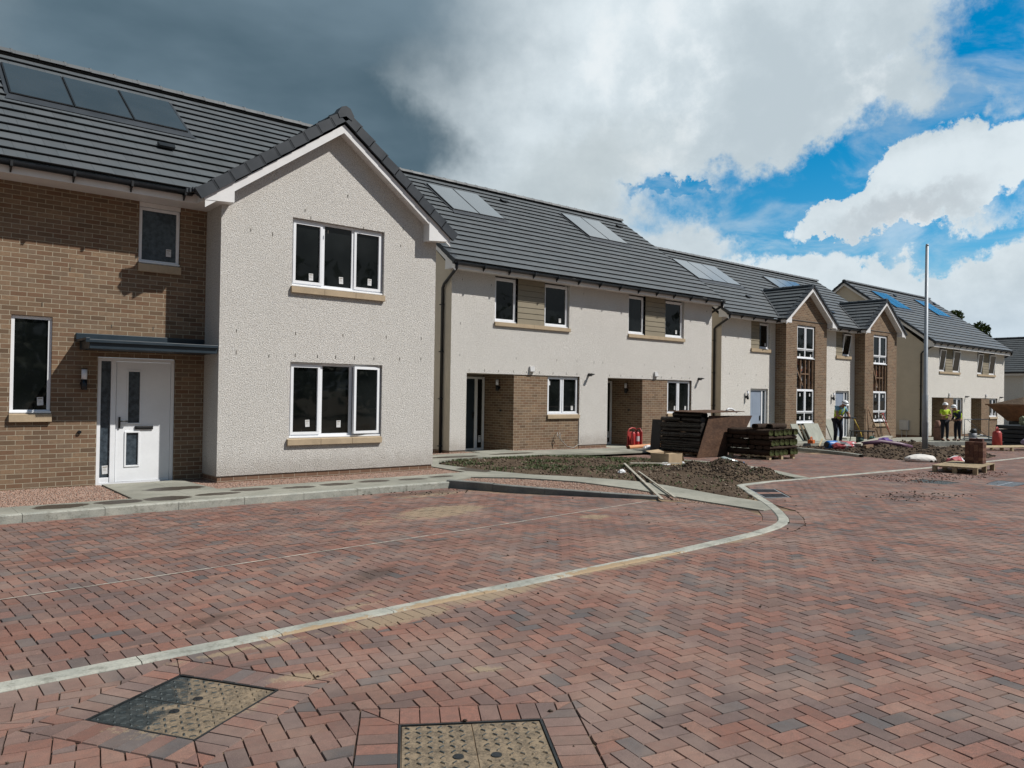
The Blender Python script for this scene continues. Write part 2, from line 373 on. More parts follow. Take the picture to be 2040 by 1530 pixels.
def window(par, x0, x1, z0, z1, y, lights, stickers=(), sill=None, transom=None, ajar=(), sash=None, glass=None, sillbits=1, base=0.05, detail=True):
    """window whose white frame stands at depth y. lights: fractions where mullions stand; sash: which lights carry a casement"""
    fr = MB(); gl = MB(); wd = 0.05; yo, yi = y-0.035, y+0.035
    ring(fr, x0, x1, z0, z1, yo, yi, wd, base)
    xs = [x0+wd]+[x0+(x1-x0)*f for f in lights]+[x1-wd]
    for f in lights:
        xm = x0+(x1-x0)*f; fr.box(xm-0.03, xm+0.03, yo, yi, z0+base, z1-wd)
    zs = [z0+base]+([transom] if transom else [])+[z1-wd]
    if transom: fr.box(x0+wd, x1-wd, yo+0.003, yi-0.003, transom-0.03, transom+0.03)
    f = None; later = []
    sash = range(len(xs)-1) if sash is None else sash
    for i in range(len(xs)-1):
        a = xs[i]+(0.03 if i else 0); b = xs[i+1]-(0.03 if i < len(xs)-2 else 0)
        for j in range(len(zs)-1):
            c = zs[j]+(0.03 if j else 0); d = zs[j+1]-(0.03 if j < len(zs)-2 else 0)
            if i in ajar and j == len(zs)-2: later.append((i, a, b, c, d)); continue
            if i in sash and j == len(zs)-2:
                ring(fr, a-0.012, b+0.012, c-0.012, d+0.012, yo-0.018, yi-0.01, 0.052); gl.box(a+0.035, b-0.035, y-0.016, y-0.006, c+0.035, d-0.035)
            else: gl.box(a, b, y-0.008, y+0.002, c, d)
    fr.box(x0-0.005, x1+0.005, yo-0.05, yo, z0-0.002, z0+0.028)      # projecting white cill
    f = fr.build('window', WHITE, par, bevel=0.004 if detail else 0)
    gm = glass or GLASS
    if gl.f: gl.build('pane', gm, f)
    for (i, a, b, c, d) in later:
        k = MB(); ang = R(ajar[i])
        # top-hung or side-hung casement swung outwards
        if ajar[i] > 0: k.M = Matrix.Translation((b+0.01, yo, 0)) @ Matrix.Rotation(ang, 4, 'Z') @ Matrix.Translation((-(b+0.01), -yo, 0))
        else: k.M = Matrix.Translation((0, yo, c)) @ Matrix.Rotation(-ang, 4, 'X') @ Matrix.Translation((0, -yo, -c))
        ring(k, a-0.012, b+0.012, c-0.012, d+0.012, yo-0.03, yo+0.03, 0.05); k.box(a+0.038, b-0.038, yo-0.008, yo+0.004, c+0.038, d-0.038, 1)
        k.build('sash', [WHITE, gm], f)
        dk = MB(); dk.box(a, b, yi-0.006, yi, c, d); dk.build('pane', gm, f)
    for (sx, sz) in stickers: sticker(f, sx, y-0.018, sz)
    if sill:
        sx0, sx1, sz0, sz1, sy = sill
        sb = MB(); n = sillbits
        for i in range(n):
            a = sx0+(sx1-sx0)*i/n; b = sx0+(sx1-sx0)*(i+1)/n
            sb.prism([(a+0.0015, sy-0.055, sz0), (a+0.0015, y-0.045, sz0), (a+0.0015, y-0.045, sz1+0.012), (a+0.0015, sy-0.055, sz1-0.004)], (b-a-0.003, 0, 0))
        sb.build('sill', STONE, f, bevel=0.004 if detail else 0)
    return f

def sawtooth(mb, O, U, V, N, length, slope, gauge, t=0.048, tail=0.004, u0=0.0, cut=None):
    """courses of tiles: O origin at eave, U along eave, V up the slope, N normal. cut(s)->(ua,ub) limits each course"""
    n = int(math.ceil(slope/gauge-1e-6)); O = Vector(O); U = Vector(U); V = Vector(V); N = Vector(N)
    for i in range(n):
        s0 = i*gauge; s1 = min((i+1)*gauge, slope)
        ua, ub = (0, length) if cut is None else cut((s0+s1)/2)
        if ub-ua < 0.05: continue
        # split along the course so each run of tiles sits very slightly differently
        step = 1.2; m_ = max(1, int((ub-ua)/step)); us = [ua+(ub-ua)*k/m_ for k in range(m_+1)]
        for k in range(m_):
            dz = random.uniform(-0.0025, 0.0025)
            P = lambda u, s, h: O+U*u+V*s+N*h
            a, b = us[k], us[k+1]
            q = [P(a, s0, t+dz), P(b, s0, t+dz), P(b, s1+0.04, tail), P(a, s1+0.04, tail)]
            mb.poly(q, uv=[(a+u0, s0+0.001), (b+u0, s0+0.001), (b+u0, s1-0.002), (a+u0, s1-0.002)])
            mb.poly([P(a, s0+0.058, -0.002), P(b, s0+0.058, -0.002), P(b, s0+0.004, t-0.012+dz), P(a, s0+0.004, t-0.012+dz)], uv=[(0.1, 0.1)]*4)
            mb.poly([P(a, s0+0.004, t-0.012+dz), P(b, s0+0.004, t-0.012+dz), P(b, s0, t+dz), P(a, s0, t+dz)], uv=[(0.1, 0.1)]*4)

def ridge_tiles(par, p0, p1, rad=0.115, seg=0.45, drop=0.05, mat=None):
    mb = MB(); p0 = Vector(p0); p1 = Vector(p1); L = (p1-p0).length; d = (p1-p0).normalized(); n = max(1, round(L/seg))
    side = d.cross(Vector((0, 0, 1))).normalized()
    for i in range(n):
        a = p0+d*(L*i/n); b = p0+d*(L*(i+1)/n)
        h0, h1 = 0.0, 0.006
        prof = [(-rad*1.15, -drop), (-rad*0.75, rad*0.28), (0, rad*0.55), (rad*0.75, rad*0.28), (rad*1.15, -drop)]
        for k in range(4):
            (s0, z0), (s1, z1) = prof[k], prof[k+1]
            mb.poly([a+side*s0+Vector((0, 0, z0+h0)), b+side*s0*1.03+Vector((0, 0, z0+h1)), b+side*s1*1.03+Vector((0, 0, z1+h1)), a+side*s1+Vector((0, 0, z1+h0))])
        # union clip standing between two ridge tiles
        c = b; mb.M = Matrix.Identity(4)
        for k in range(4):
            (s0, z0), (s1, z1) = prof[k], prof[k+1]; e = 0.02; up_ = Vector((0, 0, 0.018))
            mb.poly([c-d*e+side*s0+Vector((0, 0, z0))+up_, c+d*e+side*s0+Vector((0, 0, z0))+up_, c+d*e+side*s1+Vector((0, 0, z1))+up_, c-d*e+side*s1+Vector((0, 0, z1))+up_])
    for q, sg in ((p0, 1), (p1, -1)):
        mb.poly([q+side*s_+Vector((0, 0, z_)) for s_, z_ in [(-rad*1.15, -drop), (-rad*0.75, rad*0.28), (0, rad*0.55), (rad*0.75, rad*0.28), (rad*1.15, -drop)]][::sg])
    return mb.build('ridge_tiles', mat or TILE, par)

def verge(par, foot, apex, out, gauge=0.345, hgt=0.13, th=0.05, width=0.16):
    """stepped dry verge units climbing a gable edge from foot to apex; out = unit vector away from the gable"""
    mb = MB(); f = Vector(foot); a = Vector(apex); L = (a-f).length; d = (a-f).normalized(); o = Vector(out)
    n = d.cross(o); n = n if n.z > 0 else -n
    k = max(1, round(L/gauge)); g = L/k
    for i in range(k):
        s0 = g*i-0.02; s1 = g*(i+1)+0.01; lift = 0.045; e0, e1 = lift, lift-0.026
        P = lambda s, h, w_: f+d*s+n*h+o*w_
        low = -hgt+0.04
        # outer face, top flange and lower end of each unit
        mb.poly([P(s0, low+0.012, th), P(s1, low, th), P(s1, e1, th), P(s0, e0, th)])
        mb.poly([P(s0, e0, th), P(s1, e1, th), P(s1, e1-0.004, -width), P(s0, e0-0.004, -width)])
        mb.poly([P(s0, low+0.012, th), P(s0, e0, th), P(s0, e0-0.004, -width), P(s0, low+0.012, -0.01)])
        mb.poly([P(s0, low+0.012, th), P(s0, low+0.012, -0.01), P(s1, low, -0.01), P(s1, low, th)])
        mb.poly([P(s0, e0-0.004, -width), P(s1, e1-0.004, -width), P(s1, e1-0.03, -width), P(s0, e0-0.03, -width)])
        # recessed joint line
        mb.poly([P(s0-0.004, low+0.012, th+0.004), P(s0+0.014, low+0.012, th+0.004), P(s0+0.014, e0+0.003, th+0.004), P(s0-0.004, e0+0.003, th+0.004)])
    return mb

def gutter(par, x0, x1, y, z, r=0.055, bracket_z=None, brackets=0.9):
    """half-round gutter along X, its back against the fascia at y"""
    mb = MB(); n = 8; pts = []
    for k in range(n+1):
        a = math.pi+math.pi*k/n; pts.append((y-r+r*math.cos(a), z+r*math.sin(a)*1.0))
    pts = [(y-2*r, z+0.012)]+pts+[(y, z+0.012)]
    inner = [(p[0]*1, p[1]+0.006) for p in pts[::-1]]
    prof = pts
    for i in range(len(prof)-1):
        (a, b), (c, d) = prof[i], prof[i+1]
        mb.poly([(x0, a, b), (x0, c, d), (x1, c, d), (x1, a, b)], smooth=True)
    for x in (x0, x1): mb.poly([(x, p[0], p[1]) for p in prof])
    mb.poly([(x0, y-2*r, z+0.002), (x1, y-2*r, z+0.002), (x1, y, z+0.002), (x0, y, z+0.002)])
    k = max(2, int((x1-x0)/brackets))
    for i in range(k+1):
        x = x0+0.12+(x1-x0-0.24)*i/k
        mb.box(x-0.018, x+0.018, y-2*r-0.006, y-0.001, z-r-0.012, z+0.018)
        mb.prism([(x-0.012, y-2*r+0.01, z-r-0.004), (x-0.012, y-0.002, z-r-0.004), (x-0.012, y-0.002, z-r-0.085), (x-0.012, y-0.02, z-r-0.07)], (0.024, 0, 0))
    return mb.build('gutter', BLACKP, par)

def downpipe(par, pts, r=0.042):
    mb = MB(); mb.tube(pts, r, 10)
    a, b = Vector(pts[-2]), Vector(pts[-1])
    for k in range(4):
        p = a.lerp(b, 0.1+k*0.28)
        mb.tube([p+Vector((0, 0, 0.02)), p-Vector((0, 0, 0.02))], r*1.3, 10); mb.box(p.x-0.07, p.x+0.07, p.y, p.y+0.05, p.z-0.012, p.z+0.012)
    return mb.build('downpipe', BLACKP, par)

def vents(par, pts, y, w_=0.010, h_=0.055):
    """small weep vents showing as dark slits with a run of dirt"""
    for (x, z) in pts:
        mb = MB(); s = random.uniform(0.8, 1.3)
        mb.box(x-w_/2, x+w_/2, y-0.006, y+0.01, z-h_/2*s, z+h_/2*s); mb.build('weep_vent', MATS['weep'], par, weld=False)
plain('weep', (0.10, 0.09, 0.075), 0.9, 0.2, 30)

def solar(par, O, U, V, N, u0, n, wd, s0, s1):
    """row of n in-roof solar panels"""
    O, U, V, N = map(Vector, (O, U, V, N)); P = lambda u, s, h: O+U*u+V*s+N*h
    fl = MB()       # flashing apron
    fl.poly([P(u0-0.08, s0-0.22, 0.045), P(u0+n*wd+0.12, s0-0.22, 0.045), P(u0+n*wd+0.02, s0+0.02, 0.062), P(u0-0.02, s0+0.02, 0.062)])
    fl.poly([P(u0-0.06, s0, 0.05), P(u0, s0, 0.05), P(u0, s1+0.03, 0.05), P(u0-0.06, s1+0.03, 0.05)])
    fl.poly([P(u0+n*wd, s0, 0.05), P(u0+n*wd+0.06, s0, 0.05), P(u0+n*wd+0.06, s1+0.03, 0.05), P(u0+n*wd, s1+0.03, 0.05)])
    fl.poly([P(u0-0.06, s1, 0.052), P(u0+n*wd+0.06, s1, 0.052), P(u0+n*wd+0.06, s1+0.05, 0.052), P(u0-0.06, s1+0.05, 0.052)])
    fl.build('flashing', VERGE, par)
    for i in range(n):
        a = u0+i*wd+0.008; b = u0+(i+1)*wd-0.008
        m1 = MB(); q = [P(a, s0, 0.03), P(b, s0, 0.03), P(b, s1, 0.03), P(a, s1, 0.03)]
        m1.prism(q, N*0.055)
        p = m1.build('solar_panel', BLACKP, par, bevel=0.004)
        m2 = MB(); e = 0.022; m2.prism([P(a+e, s0+e, 0.0855), P(b-e, s0+e, 0.0855), P(b-e, s1-e, 0.0855), P(a+e, s1-e, 0.0855)], N*0.004)
        m2.build('glass_face', SOLAR, p)

def roof_vent(par, O, U, V, N, u, s):
    O, U, V, N = map(Vector, (O, U, V, N)); P = lambda a, b, h: O+U*a+V*b+N*h
    mb = MB(); mb.prism([P(u-0.13, s, 0.05), P(u+0.13, s, 0.05), P(u+0.15, s+0.13, 0.05), P(u-0.15, s+0.13, 0.05)], N*0.045)
    mb.prism([P(u-0.13, s-0.03, 0.085), P(u+0.13, s-0.03, 0.085), P(u+0.15, s+0.13, 0.085), P(u-0.15, s+0.13, 0.085)], N*0.014)
    mb.build('roof_vent', BLACKP, par)

def wall_lamp(par, x, y, z, face=(0, -1)):
    """cylinder lamp with opal top on a round bracket; face = direction away from the wall"""
    fx, fy = face; c = Vector((x+fx*0.09, y+fy*0.09, z))
    mb = MB(); mb.tube([c+Vector((0, 0, -0.17)), c+Vector((0, 0, -0.155)), c+Vector((0, 0, 0.0))], [0.036, 0.046, 0.046], 14)
    mb.tube([Vector((x, y, z-0.07)), Vector((x+fx*0.02, y+fy*0.02, z-0.07))], 0.045, 12); mb.tube([Vector((x, y, z-0.07)), c+Vector((0, 0, -0.07))], 0.022, 10)
    l = mb.build('wall_lamp', BLACKP, par)
    mb = MB(); mb.tube([c+Vector((0, 0, 0.001)), c+Vector((0, 0, 0.164))], 0.043, 14); mb.build('lamp_shade', LAMPW, l)
    mb = MB(); mb.tube([c+Vector((0, 0, 0.165)), c+Vector((0, 0, 0.18))], 0.048, 14); mb.build('lamp_cap', BLACKP, l)

def plug(par, x, y, z, face=(0, -1)):
    mb = MB(); mb.tube([Vector((x, y, z)), Vector((x+face[0]*0.03, y+face[1]*0.03, z))], 0.03, 10); mb.tube([Vector((x, y, z+0.0)), Vector((x+face[0]*0.045, y+face[1]*0.045, z))], 0.012, 8)
    mb.build('bell_push', BLACKP, par)

def spot(par, x, y, z):
    """black hood light of the kind that sits beside the ground-floor windows"""
    mb = MB(); mb.tube([(x, y, z), (x, y-0.03, z)], 0.05, 12); mb.tube([(x, y-0.03, z), (x, y-0.13, z-0.01)], [0.05, 0.035], 12)
    mb.prism([(x-0.05, y-0.13, z+0.045), (x-0.05, y-0.22, z+0.025), (x-0.05, y-0.22, z+0.005), (x-0.05, y-0.13, z-0.02)], (0.1, 0, 0))
    mb.build('flood_light', BLACKP, par, bevel=0.004)

def gable_roof(par, x0, x1, ye, ze, yr, zr, yb=None, gauge=0.345, mat=None):
    """two-slope roof with its ridge along X; returns slope frame of the front"""
    sl = math.hypot(yr-ye, zr-ze); V = Vector((0, (yr-ye)/sl, (zr-ze)/sl)); N = Vector((0, -V.z, V.y)); U = Vector((1, 0, 0))
    O = Vector((x0, ye, ze)); mb = MB()
    sawtooth(mb, O, U, V, N, x1-x0, sl, gauge)
    V2 = Vector((0, -V.y, V.z)); N2 = Vector((0, V.z, V.y)); O2 = Vector((x1, 2*yr-ye, ze))
    sawtooth(mb, O2, -U, V2, N2, x1-x0, sl, gauge)
    # underlay closing the roof below the tiles
    mb.poly([(x0, ye, ze-0.01), (x0, yr, zr-0.01), (x1, yr, zr-0.01), (x1, ye, ze-0.01)], uv=[(0.1, 0.1)]*4)
    mb.poly([(x0, 2*yr-ye, ze-0.01), (x1, 2*yr-ye, ze-0.01), (x1, yr, zr-0.01), (x0, yr, zr-0.01)], uv=[(0.1, 0.1)]*4)
    for x, d in ((x0, -1), (x1, 1)):
        mb.poly([(x, ye, ze-0.01), (x, ye+0.001, ze+0.04), (x, yr, zr+0.03), (x, 2*yr-ye, ze+0.04), (x, 2*yr-ye, ze-0.01), (x, yr, zr-0.06)], uv=[(0.1, 0.1)]*6)
    r = mb.build('roof', mat or TILE, par)
    ridge_tiles(r, (x0, yr, zr+0.07), (x1, yr, zr+0.07), seg=0.45)
    return r, (O, U, V, N), sl

def bargeboard(par, x, foot_y, foot_z, yr, zr, tx, hb=0.16, box=0.45, boxz=None):
    """white bargeboards on a gable end at plane x (thickness tx), both slopes, with box ends"""
    mb = MB()
    for sg in (1, -1):
        yf = foot_y if sg == 1 else 2*yr-foot_y
        mb.prism([(x, yf, foot_z-0.02), (x, yr, zr-0.02), (x, yr, zr-0.02-hb*1.25), (x, yf, foot_z-0.02-hb*1.25)], (tx, 0, 0))
    yb = foot_y+box; sl = (zr-foot_z)/(yr-foot_y); bz = boxz if boxz is not None else foot_z-0.25
    for sg in (1, -1):
        f = (lambda v: v) if sg == 1 else (lambda v: 2*yr-v)
        mb.prism([(x-0.004 if tx > 0 else x+0.004, f(foot_y+0.0), bz), (x-0.004 if tx > 0 else x+0.004, f(yb), bz), (x-0.004 if tx > 0 else x+0.004, f(yb), foot_z+sl*box-0.05), (x-0.004 if tx > 0 else x+0.004, f(foot_y), foot_z-0.05)], (tx*1.2, 0, 0))
    return mb.build('bargeboard', WHITEP, par)

# ------------------------------------------------------------------ house with brick wall and projecting gable
def build_house_one():
    Yg, Yb = 13.44, 14.18; gL, gR = 4.65, 9.11; XL = -3.2; zs = 4.78
    H = thing('gabled_house', 'detached house with brick wall at left and cream roughcast gable in front', 'house', (4.65, 13.44, -0.1))
    # brick wall
    mb = MB()
    wl = (1.71, 2.27, 1.16, 2.71); wu = (3.52, 4.20, 3.72, zs); dr = (2.935, 4.16, -0.045, 2.10)
    wall_y(mb, XL, gL, -0.12, zs, Yb, [wl, wu, dr, (-1.5, -0.3, 1.16, 2.71)], 0.11)
    mb.poly([(XL, 21.4, -0.12), (XL, Yb, -0.12), (XL, Yb, zs), (XL, 21.4, zs)])
    mb.build('brick_wall', BRICK, H)
    # roughcast gable
    mb = MB(); zp = 0.09
    o1 = (5.946, 7.873, 3.50, 4.77); o2 = (5.946, 7.873, 0.70, 2.115)
    wall_y(mb, gL, gR, zp, zs+0.02, Yg, [o1, o2], 0.11)
    zt = 6.62; xm = 6.86
    mb.poly([(gL, Yg, zs+0.02), (gR, Yg, zs+0.02), (gR, Yg, 4.98), (xm, Yg, zt), (gL, Yg, 4.98)])
    mb.poly([(gL, Yb, zp), (gL, Yg, zp), (gL, Yg, zs+0.02), (gL, Yb, zs+0.02)])
    mb.poly([(gR, Yg, zp), (gR, 21.4, zp), (gR, 21.4, zs+0.02), (gR, Yg, zs+0.02)])
    mb.poly([(gR, Yg+0.02, zs), (gR, 21.4, zs), (gR, 17.7, 7.95)])
    mb.poly([(gL, Yb, zp), (gL, Yg, zp), (gR, Yg, zp), (gR, Yb, zp)])
    mb.build('wall', ROUGH, H)
    mb = MB(); e = 0.018
    mb.box(gL+e, gR-e, Yg+e, Yb+0.1, -0.14, zp-0.001); mb.build('plinth', BRICKRED, H)
    # windows
    yw = Yg+0.105
    window(H, 5.95, 7.87, 3.515, 4.765, yw, [0.333, 0.66], [(6.36, 3.72), (6.98, 3.72), (7.60, 3.75)], (5.925, 7.885, 3.385, 3.50, Yg), sash=(0, 2), sillbits=3, base=0.07)
    window(H, 5.95, 7.87, 0.715, 2.11, yw, [0.333, 0.66], [(6.34, 0.98), (6.98, 0.96), (7.58, 1.00)], (5.90, 7.865, 0.585, 0.70, Yg), sash=(0,), ajar={2: 7.0}, sillbits=3, base=0.07)
    window(H, 1.712, 2.268, 1.175, 2.705, Yb+0.075, [], [(2.13, 1.36)], (1.70, 2.28, 1.036, 1.16, Yb), sash=())
    window(H, 3.53, 4.19, 3.74, 4.70, Yb+0.075, [], [(4.02, 3.96)], (3.51, 4.21, 3.585, 3.72, Yb), sash=(), glass=FROST, base=0.06)
    mb = MB(); mb.box(3.525, 4.195, Yb+0.005, Yb+0.03, 4.70, zs-0.002); mb.build('window_header', WHITEP, H)
    window(H, -1.49, -0.31, 1.175, 2.705, Yb+0.075, [0.5], [], (-1.52, -0.28, 1.036, 1.16, Yb), sash=(0,))
    # door with sidelight
    yd = Yb+0.075
    fr = MB(); ring(fr, 2.94, 4.155, -0.04, 2.095, yd-0.04, yd+0.04, 0.055, 0.045); fr.box(3.145, 3.225, yd-0.041, yd+0.041, 0.0, 2.045)
    fr.box(2.99, 3.15, yd-0.03, yd+0.03, 0.0, 0.09)
    f = fr.build('door_frame', WHITE, H, bevel=0.004)
    mb = MB(); mb.box(2.995, 3.145, yd-0.008, yd+0.002, 0.09, 2.04); mb.build('sidelight', FROST, f)
    sticker(f, 3.085, yd-0.01, 0.22, 0.09, 0.14)
    # door leaf: panel with two glazed slots
    d = MB(); x0, x1, z0, z1 = 3.235, 4.095, 0.01, 2.035
    slots = [(3.42, 3.60, 1.0, 1.87), (3.40, 3.585, 0.28, 0.83)]
    wall_y(d, x0, x1, z0, z1, yd-0.022, [s_+(0.02,) for s_ in slots])
    d.poly([(x0, yd-0.022, z0), (x0, yd-0.022, z1), (x0, yd+0.02, z1), (x0, yd+0.02, z0)]); d.poly([(x1, yd-0.022, z0), (x1, yd+0.02, z0), (x1, yd+0.02, z1), (x1, yd-0.022, z1)])
    for s_ in slots: ring(d, s_[0]-0.028, s_[1]+0.028, s_[2]-0.028, s_[3]+0.028, yd-0.034, yd-0.0225, 0.026)
    dl = d.build('door', WHITE, H, bevel=0.003)
    mb = MB()
    for s_ in slots: mb.box(s_[0], s_[1], yd-0.006, yd+0.004, s_[2], s_[3])
    mb.build('glazed_slot', FROST, dl)
    mb = MB(); mb.box(3.272, 3.30, yd-0.045, yd-0.022, 0.91, 1.10); mb.tube([(3.286, yd-0.045, 1.03), (3.286, yd-0.085, 1.03), (3.30, yd-0.09, 1.03), (3.41, yd-0.09, 1.03)], 0.012, 8)
    mb.build('handle', BLACKP, dl)
    mb = MB(); mb.box(3.53, 3.82, yd-0.045, yd-0.022, 0.885, 0.945); mb.box(3.55, 3.80, yd-0.052, yd-0.046, 0.90, 0.932); mb.build('letterbox', BLACKP, dl, bevel=0.003)
    # canopy
    mb = MB(); y0, y1 = 13.45, Yb
    mb.prism([(2.66, y0, 2.20), (2.66, y1, 2.20), (2.66, y1, 2.40), (2.66, y0, 2.315)], (1.965, 0, 0))
    mb.box(2.60, 4.63, y0-0.035, y0, 2.295, 2.345); mb.box(2.60, 2.66, y0-0.035, y1, 2.33, 2.37)
    mb.box(2.60, 4.63, Yb-0.03, Yb-0.001, 2.37, 2.475)
    mb.build('porch_canopy', CANOPYM, H, bevel=0.006)
    wall_lamp(H, 2.72, Yb, 1.72); plug(H, 2.68, Yb, 0.86)
    # roof
    xl, xr = XL-0.25, 9.36; ye, ze, yr, zr = 13.56, 4.965, 17.8, 8.02
    r, fr_, sl = gable_roof(H, xl, xr, ye, ze, yr, zr)
    O, U, V, N = fr_
    solar(r, O, U, V, N, 1.80-xl, 3, 0.995, (15.82-ye)/V.y, (17.14-ye)/V.y)
    roof_vent(r, O, U, V, N, 4.15-xl, (14.93-ye)/V.y)
    # gable roof (ridge along Y)
    vx, az_, apx, apz = 4.20, 4.90, 6.84, 6.80
    yf, ybk = 13.22, 16.4
    mb = MB()
    for sg in (1, -1):
        ex = vx if sg == 1 else 9.42; run = (apx-ex); rise = apz-az_; L = math.hypot(run, rise)
        V_ = Vector((run/L, 0, rise/L)); N_ = Vector((-rise/L*sg, 0, abs(run)/L)); O_ = Vector((ex, ybk, az_)) if sg == 1 else Vector((ex, yf, az_))
        U_ = Vector((0, -1, 0)) if sg == 1 else Vector((0, 1, 0))
        sawtooth(mb, O_, U_, V_, N_, ybk-yf, L, 0.345)
        mb.poly([(ex, yf, az_-0.01), (ex, ybk, az_-0.01), (apx, ybk, apz-0.01), (apx, yf, apz-0.01)], uv=[(0.1, 0.1)]*4)
    gr_ = mb.build('gable_roof', TILE, H)
    ridge_tiles(gr_, (apx, yf+0.02, apz+0.06), (apx, ybk, apz+0.06))
    vm = verge(H, (4.16, yf, 4.90), (apx-0.03, yf, apz+0.05), (0, -1, 0), hgt=0.20)
    vm2 = verge(H, (9.44, yf, 4.90), (apx+0.03, yf, apz+0.05), (0, -1, 0), hgt=0.20)
    b0 = len(vm.v); vm.v += vm2.v; vm.f += [tuple(i+b0 for i in q) for q in vm2.f]; vm.uv += vm2.uv; vm.mi += vm2.mi; vm.sm += vm2.sm
    vm.prism([(apx-0.17, yf-0.06, apz+0.0), (apx-0.09, yf-0.06, apz+0.13), (apx, yf-0.06, apz+0.165), (apx+0.09, yf-0.06, apz+0.13), (apx+0.17, yf-0.06, apz+0.0), (apx+0.13, yf-0.06, apz-0.09), (apx, yf-0.06, apz-0.03), (apx-0.13, yf-0.06, apz-0.09)], (0, 0.22, 0))
    # broken-looking cut tiles where verge meets the gutter
    for k in range(5): vm.box(4.02+0.045*k, 4.05+0.045*k, 13.3-0.02*k, 13.36, 4.86+0.01*k, 4.93+0.012*k)
    vm.build('verge', VERGE, H)
    # bargeboards with box ends, soffit behind
    mb = MB(); yb0 = 13.225
    def bb(x, off): return 0
    sL = (apz-az_)/(apx-4.20); sR = (apz-az_)/(9.42-apx)
    hb = 0.125
    mb.prism([(4.30, yb0, az_+sL*0.10-0.175), (apx, yb0, apz-0.175), (apx, yb0, apz-0.175-hb*1.25), (4.30, yb0, az_+sL*0.10-0.175-hb*1.25)], (0, 0.022, 0))
    mb.prism([(apx, yb0, apz-0.175), (9.32, yb0, az_+sR*0.10-0.175), (9.32, yb0, az_+sR*0.10-0.175-hb*1.25), (apx, yb0, apz-0.175-hb*1.25)], (0, 0.022, 0))
    mb.prism([(4.285, yb0-0.006, 4.765), (4.79, yb0-0.006, 4.80), (4.79, yb0-0.006, az_+sL*0.59-0.10), (4.285, yb0-0.006, 4.90)], (0, 0.225, 0))
    mb.prism([(8.79, yb0-0.006, 4.70), (9.285, yb0-0.006, 4.745), (9.285, yb0-0.006, 4.905), (8.79, yb0-0.006, az_+sR*0.63-0.10)], (0, 0.22, 0))
    # raking soffits between bargeboard and wall
    mb.prism([(4.79, yb0+0.02, az_+sL*0.59-0.285), (apx, yb0+0.02, apz-0.285), (apx, yb0+0.02, apz-0.30), (4.79, yb0+0.02, az_+sL*0.59-0.30)], (0, 0.2, 0))
    mb.prism([(apx, yb0+0.02, apz-0.285), (8.79, yb0+0.02, az_+sR*0.63-0.285), (8.79, yb0+0.02, az_+sR*0.63-0.30), (apx, yb0+0.02, apz-0.30)], (0, 0.2, 0))
    mb.build('bargeboard', WHITEP, H)
    mb = MB(); mb.box(XL-0.2, 4.32, 13.65, 13.67, 4.775, 4.955); mb.prism([(4.30, 13.24, 4.775), (4.30, 13.67, 4.775), (4.30, 13.67, 4.94), (4.30, 13.24, 4.90)], (0.02, 0, 0))
    mb.box(XL-0.2, gL, 13.67, Yb, zs, zs+0.015); mb.box(4.32, gL, 13.24, 13.669, zs-0.003, zs+0.012)
    mb.build('fascia', WHITEP, H)
    gutter(H, XL-0.3, 4.20, 13.65, 4.93, 0.06, brackets=0.82)
    # weep vents
    pts = [(5.17, 4.42), (5.57, 4.40), (6.18, 4.93), (6.65, 4.60), (7.4, 4.78), (7.05, 5.35), (8.25, 4.55), (6.3, 4.36+0.45), (4.95, 2.62), (6.04, 2.64), (7.0, 2.66), (7.95, 2.68), (8.78, 2.70),
           (4.95, 2.24), (5.54, 2.20), (6.04, 2.24), (6.48, 2.24), (6.85, 2.24), (7.25, 2.24), (7.68, 2.24), (8.27, 2.26), (8.78, 2.28), (8.3, 4.9)]
    vents(H, pts, Yg); vents(H, [(3.13, 2.62), (3.78, 2.62), (2.12, 2.9), (2.5, 3.5)], Yb)
    return H

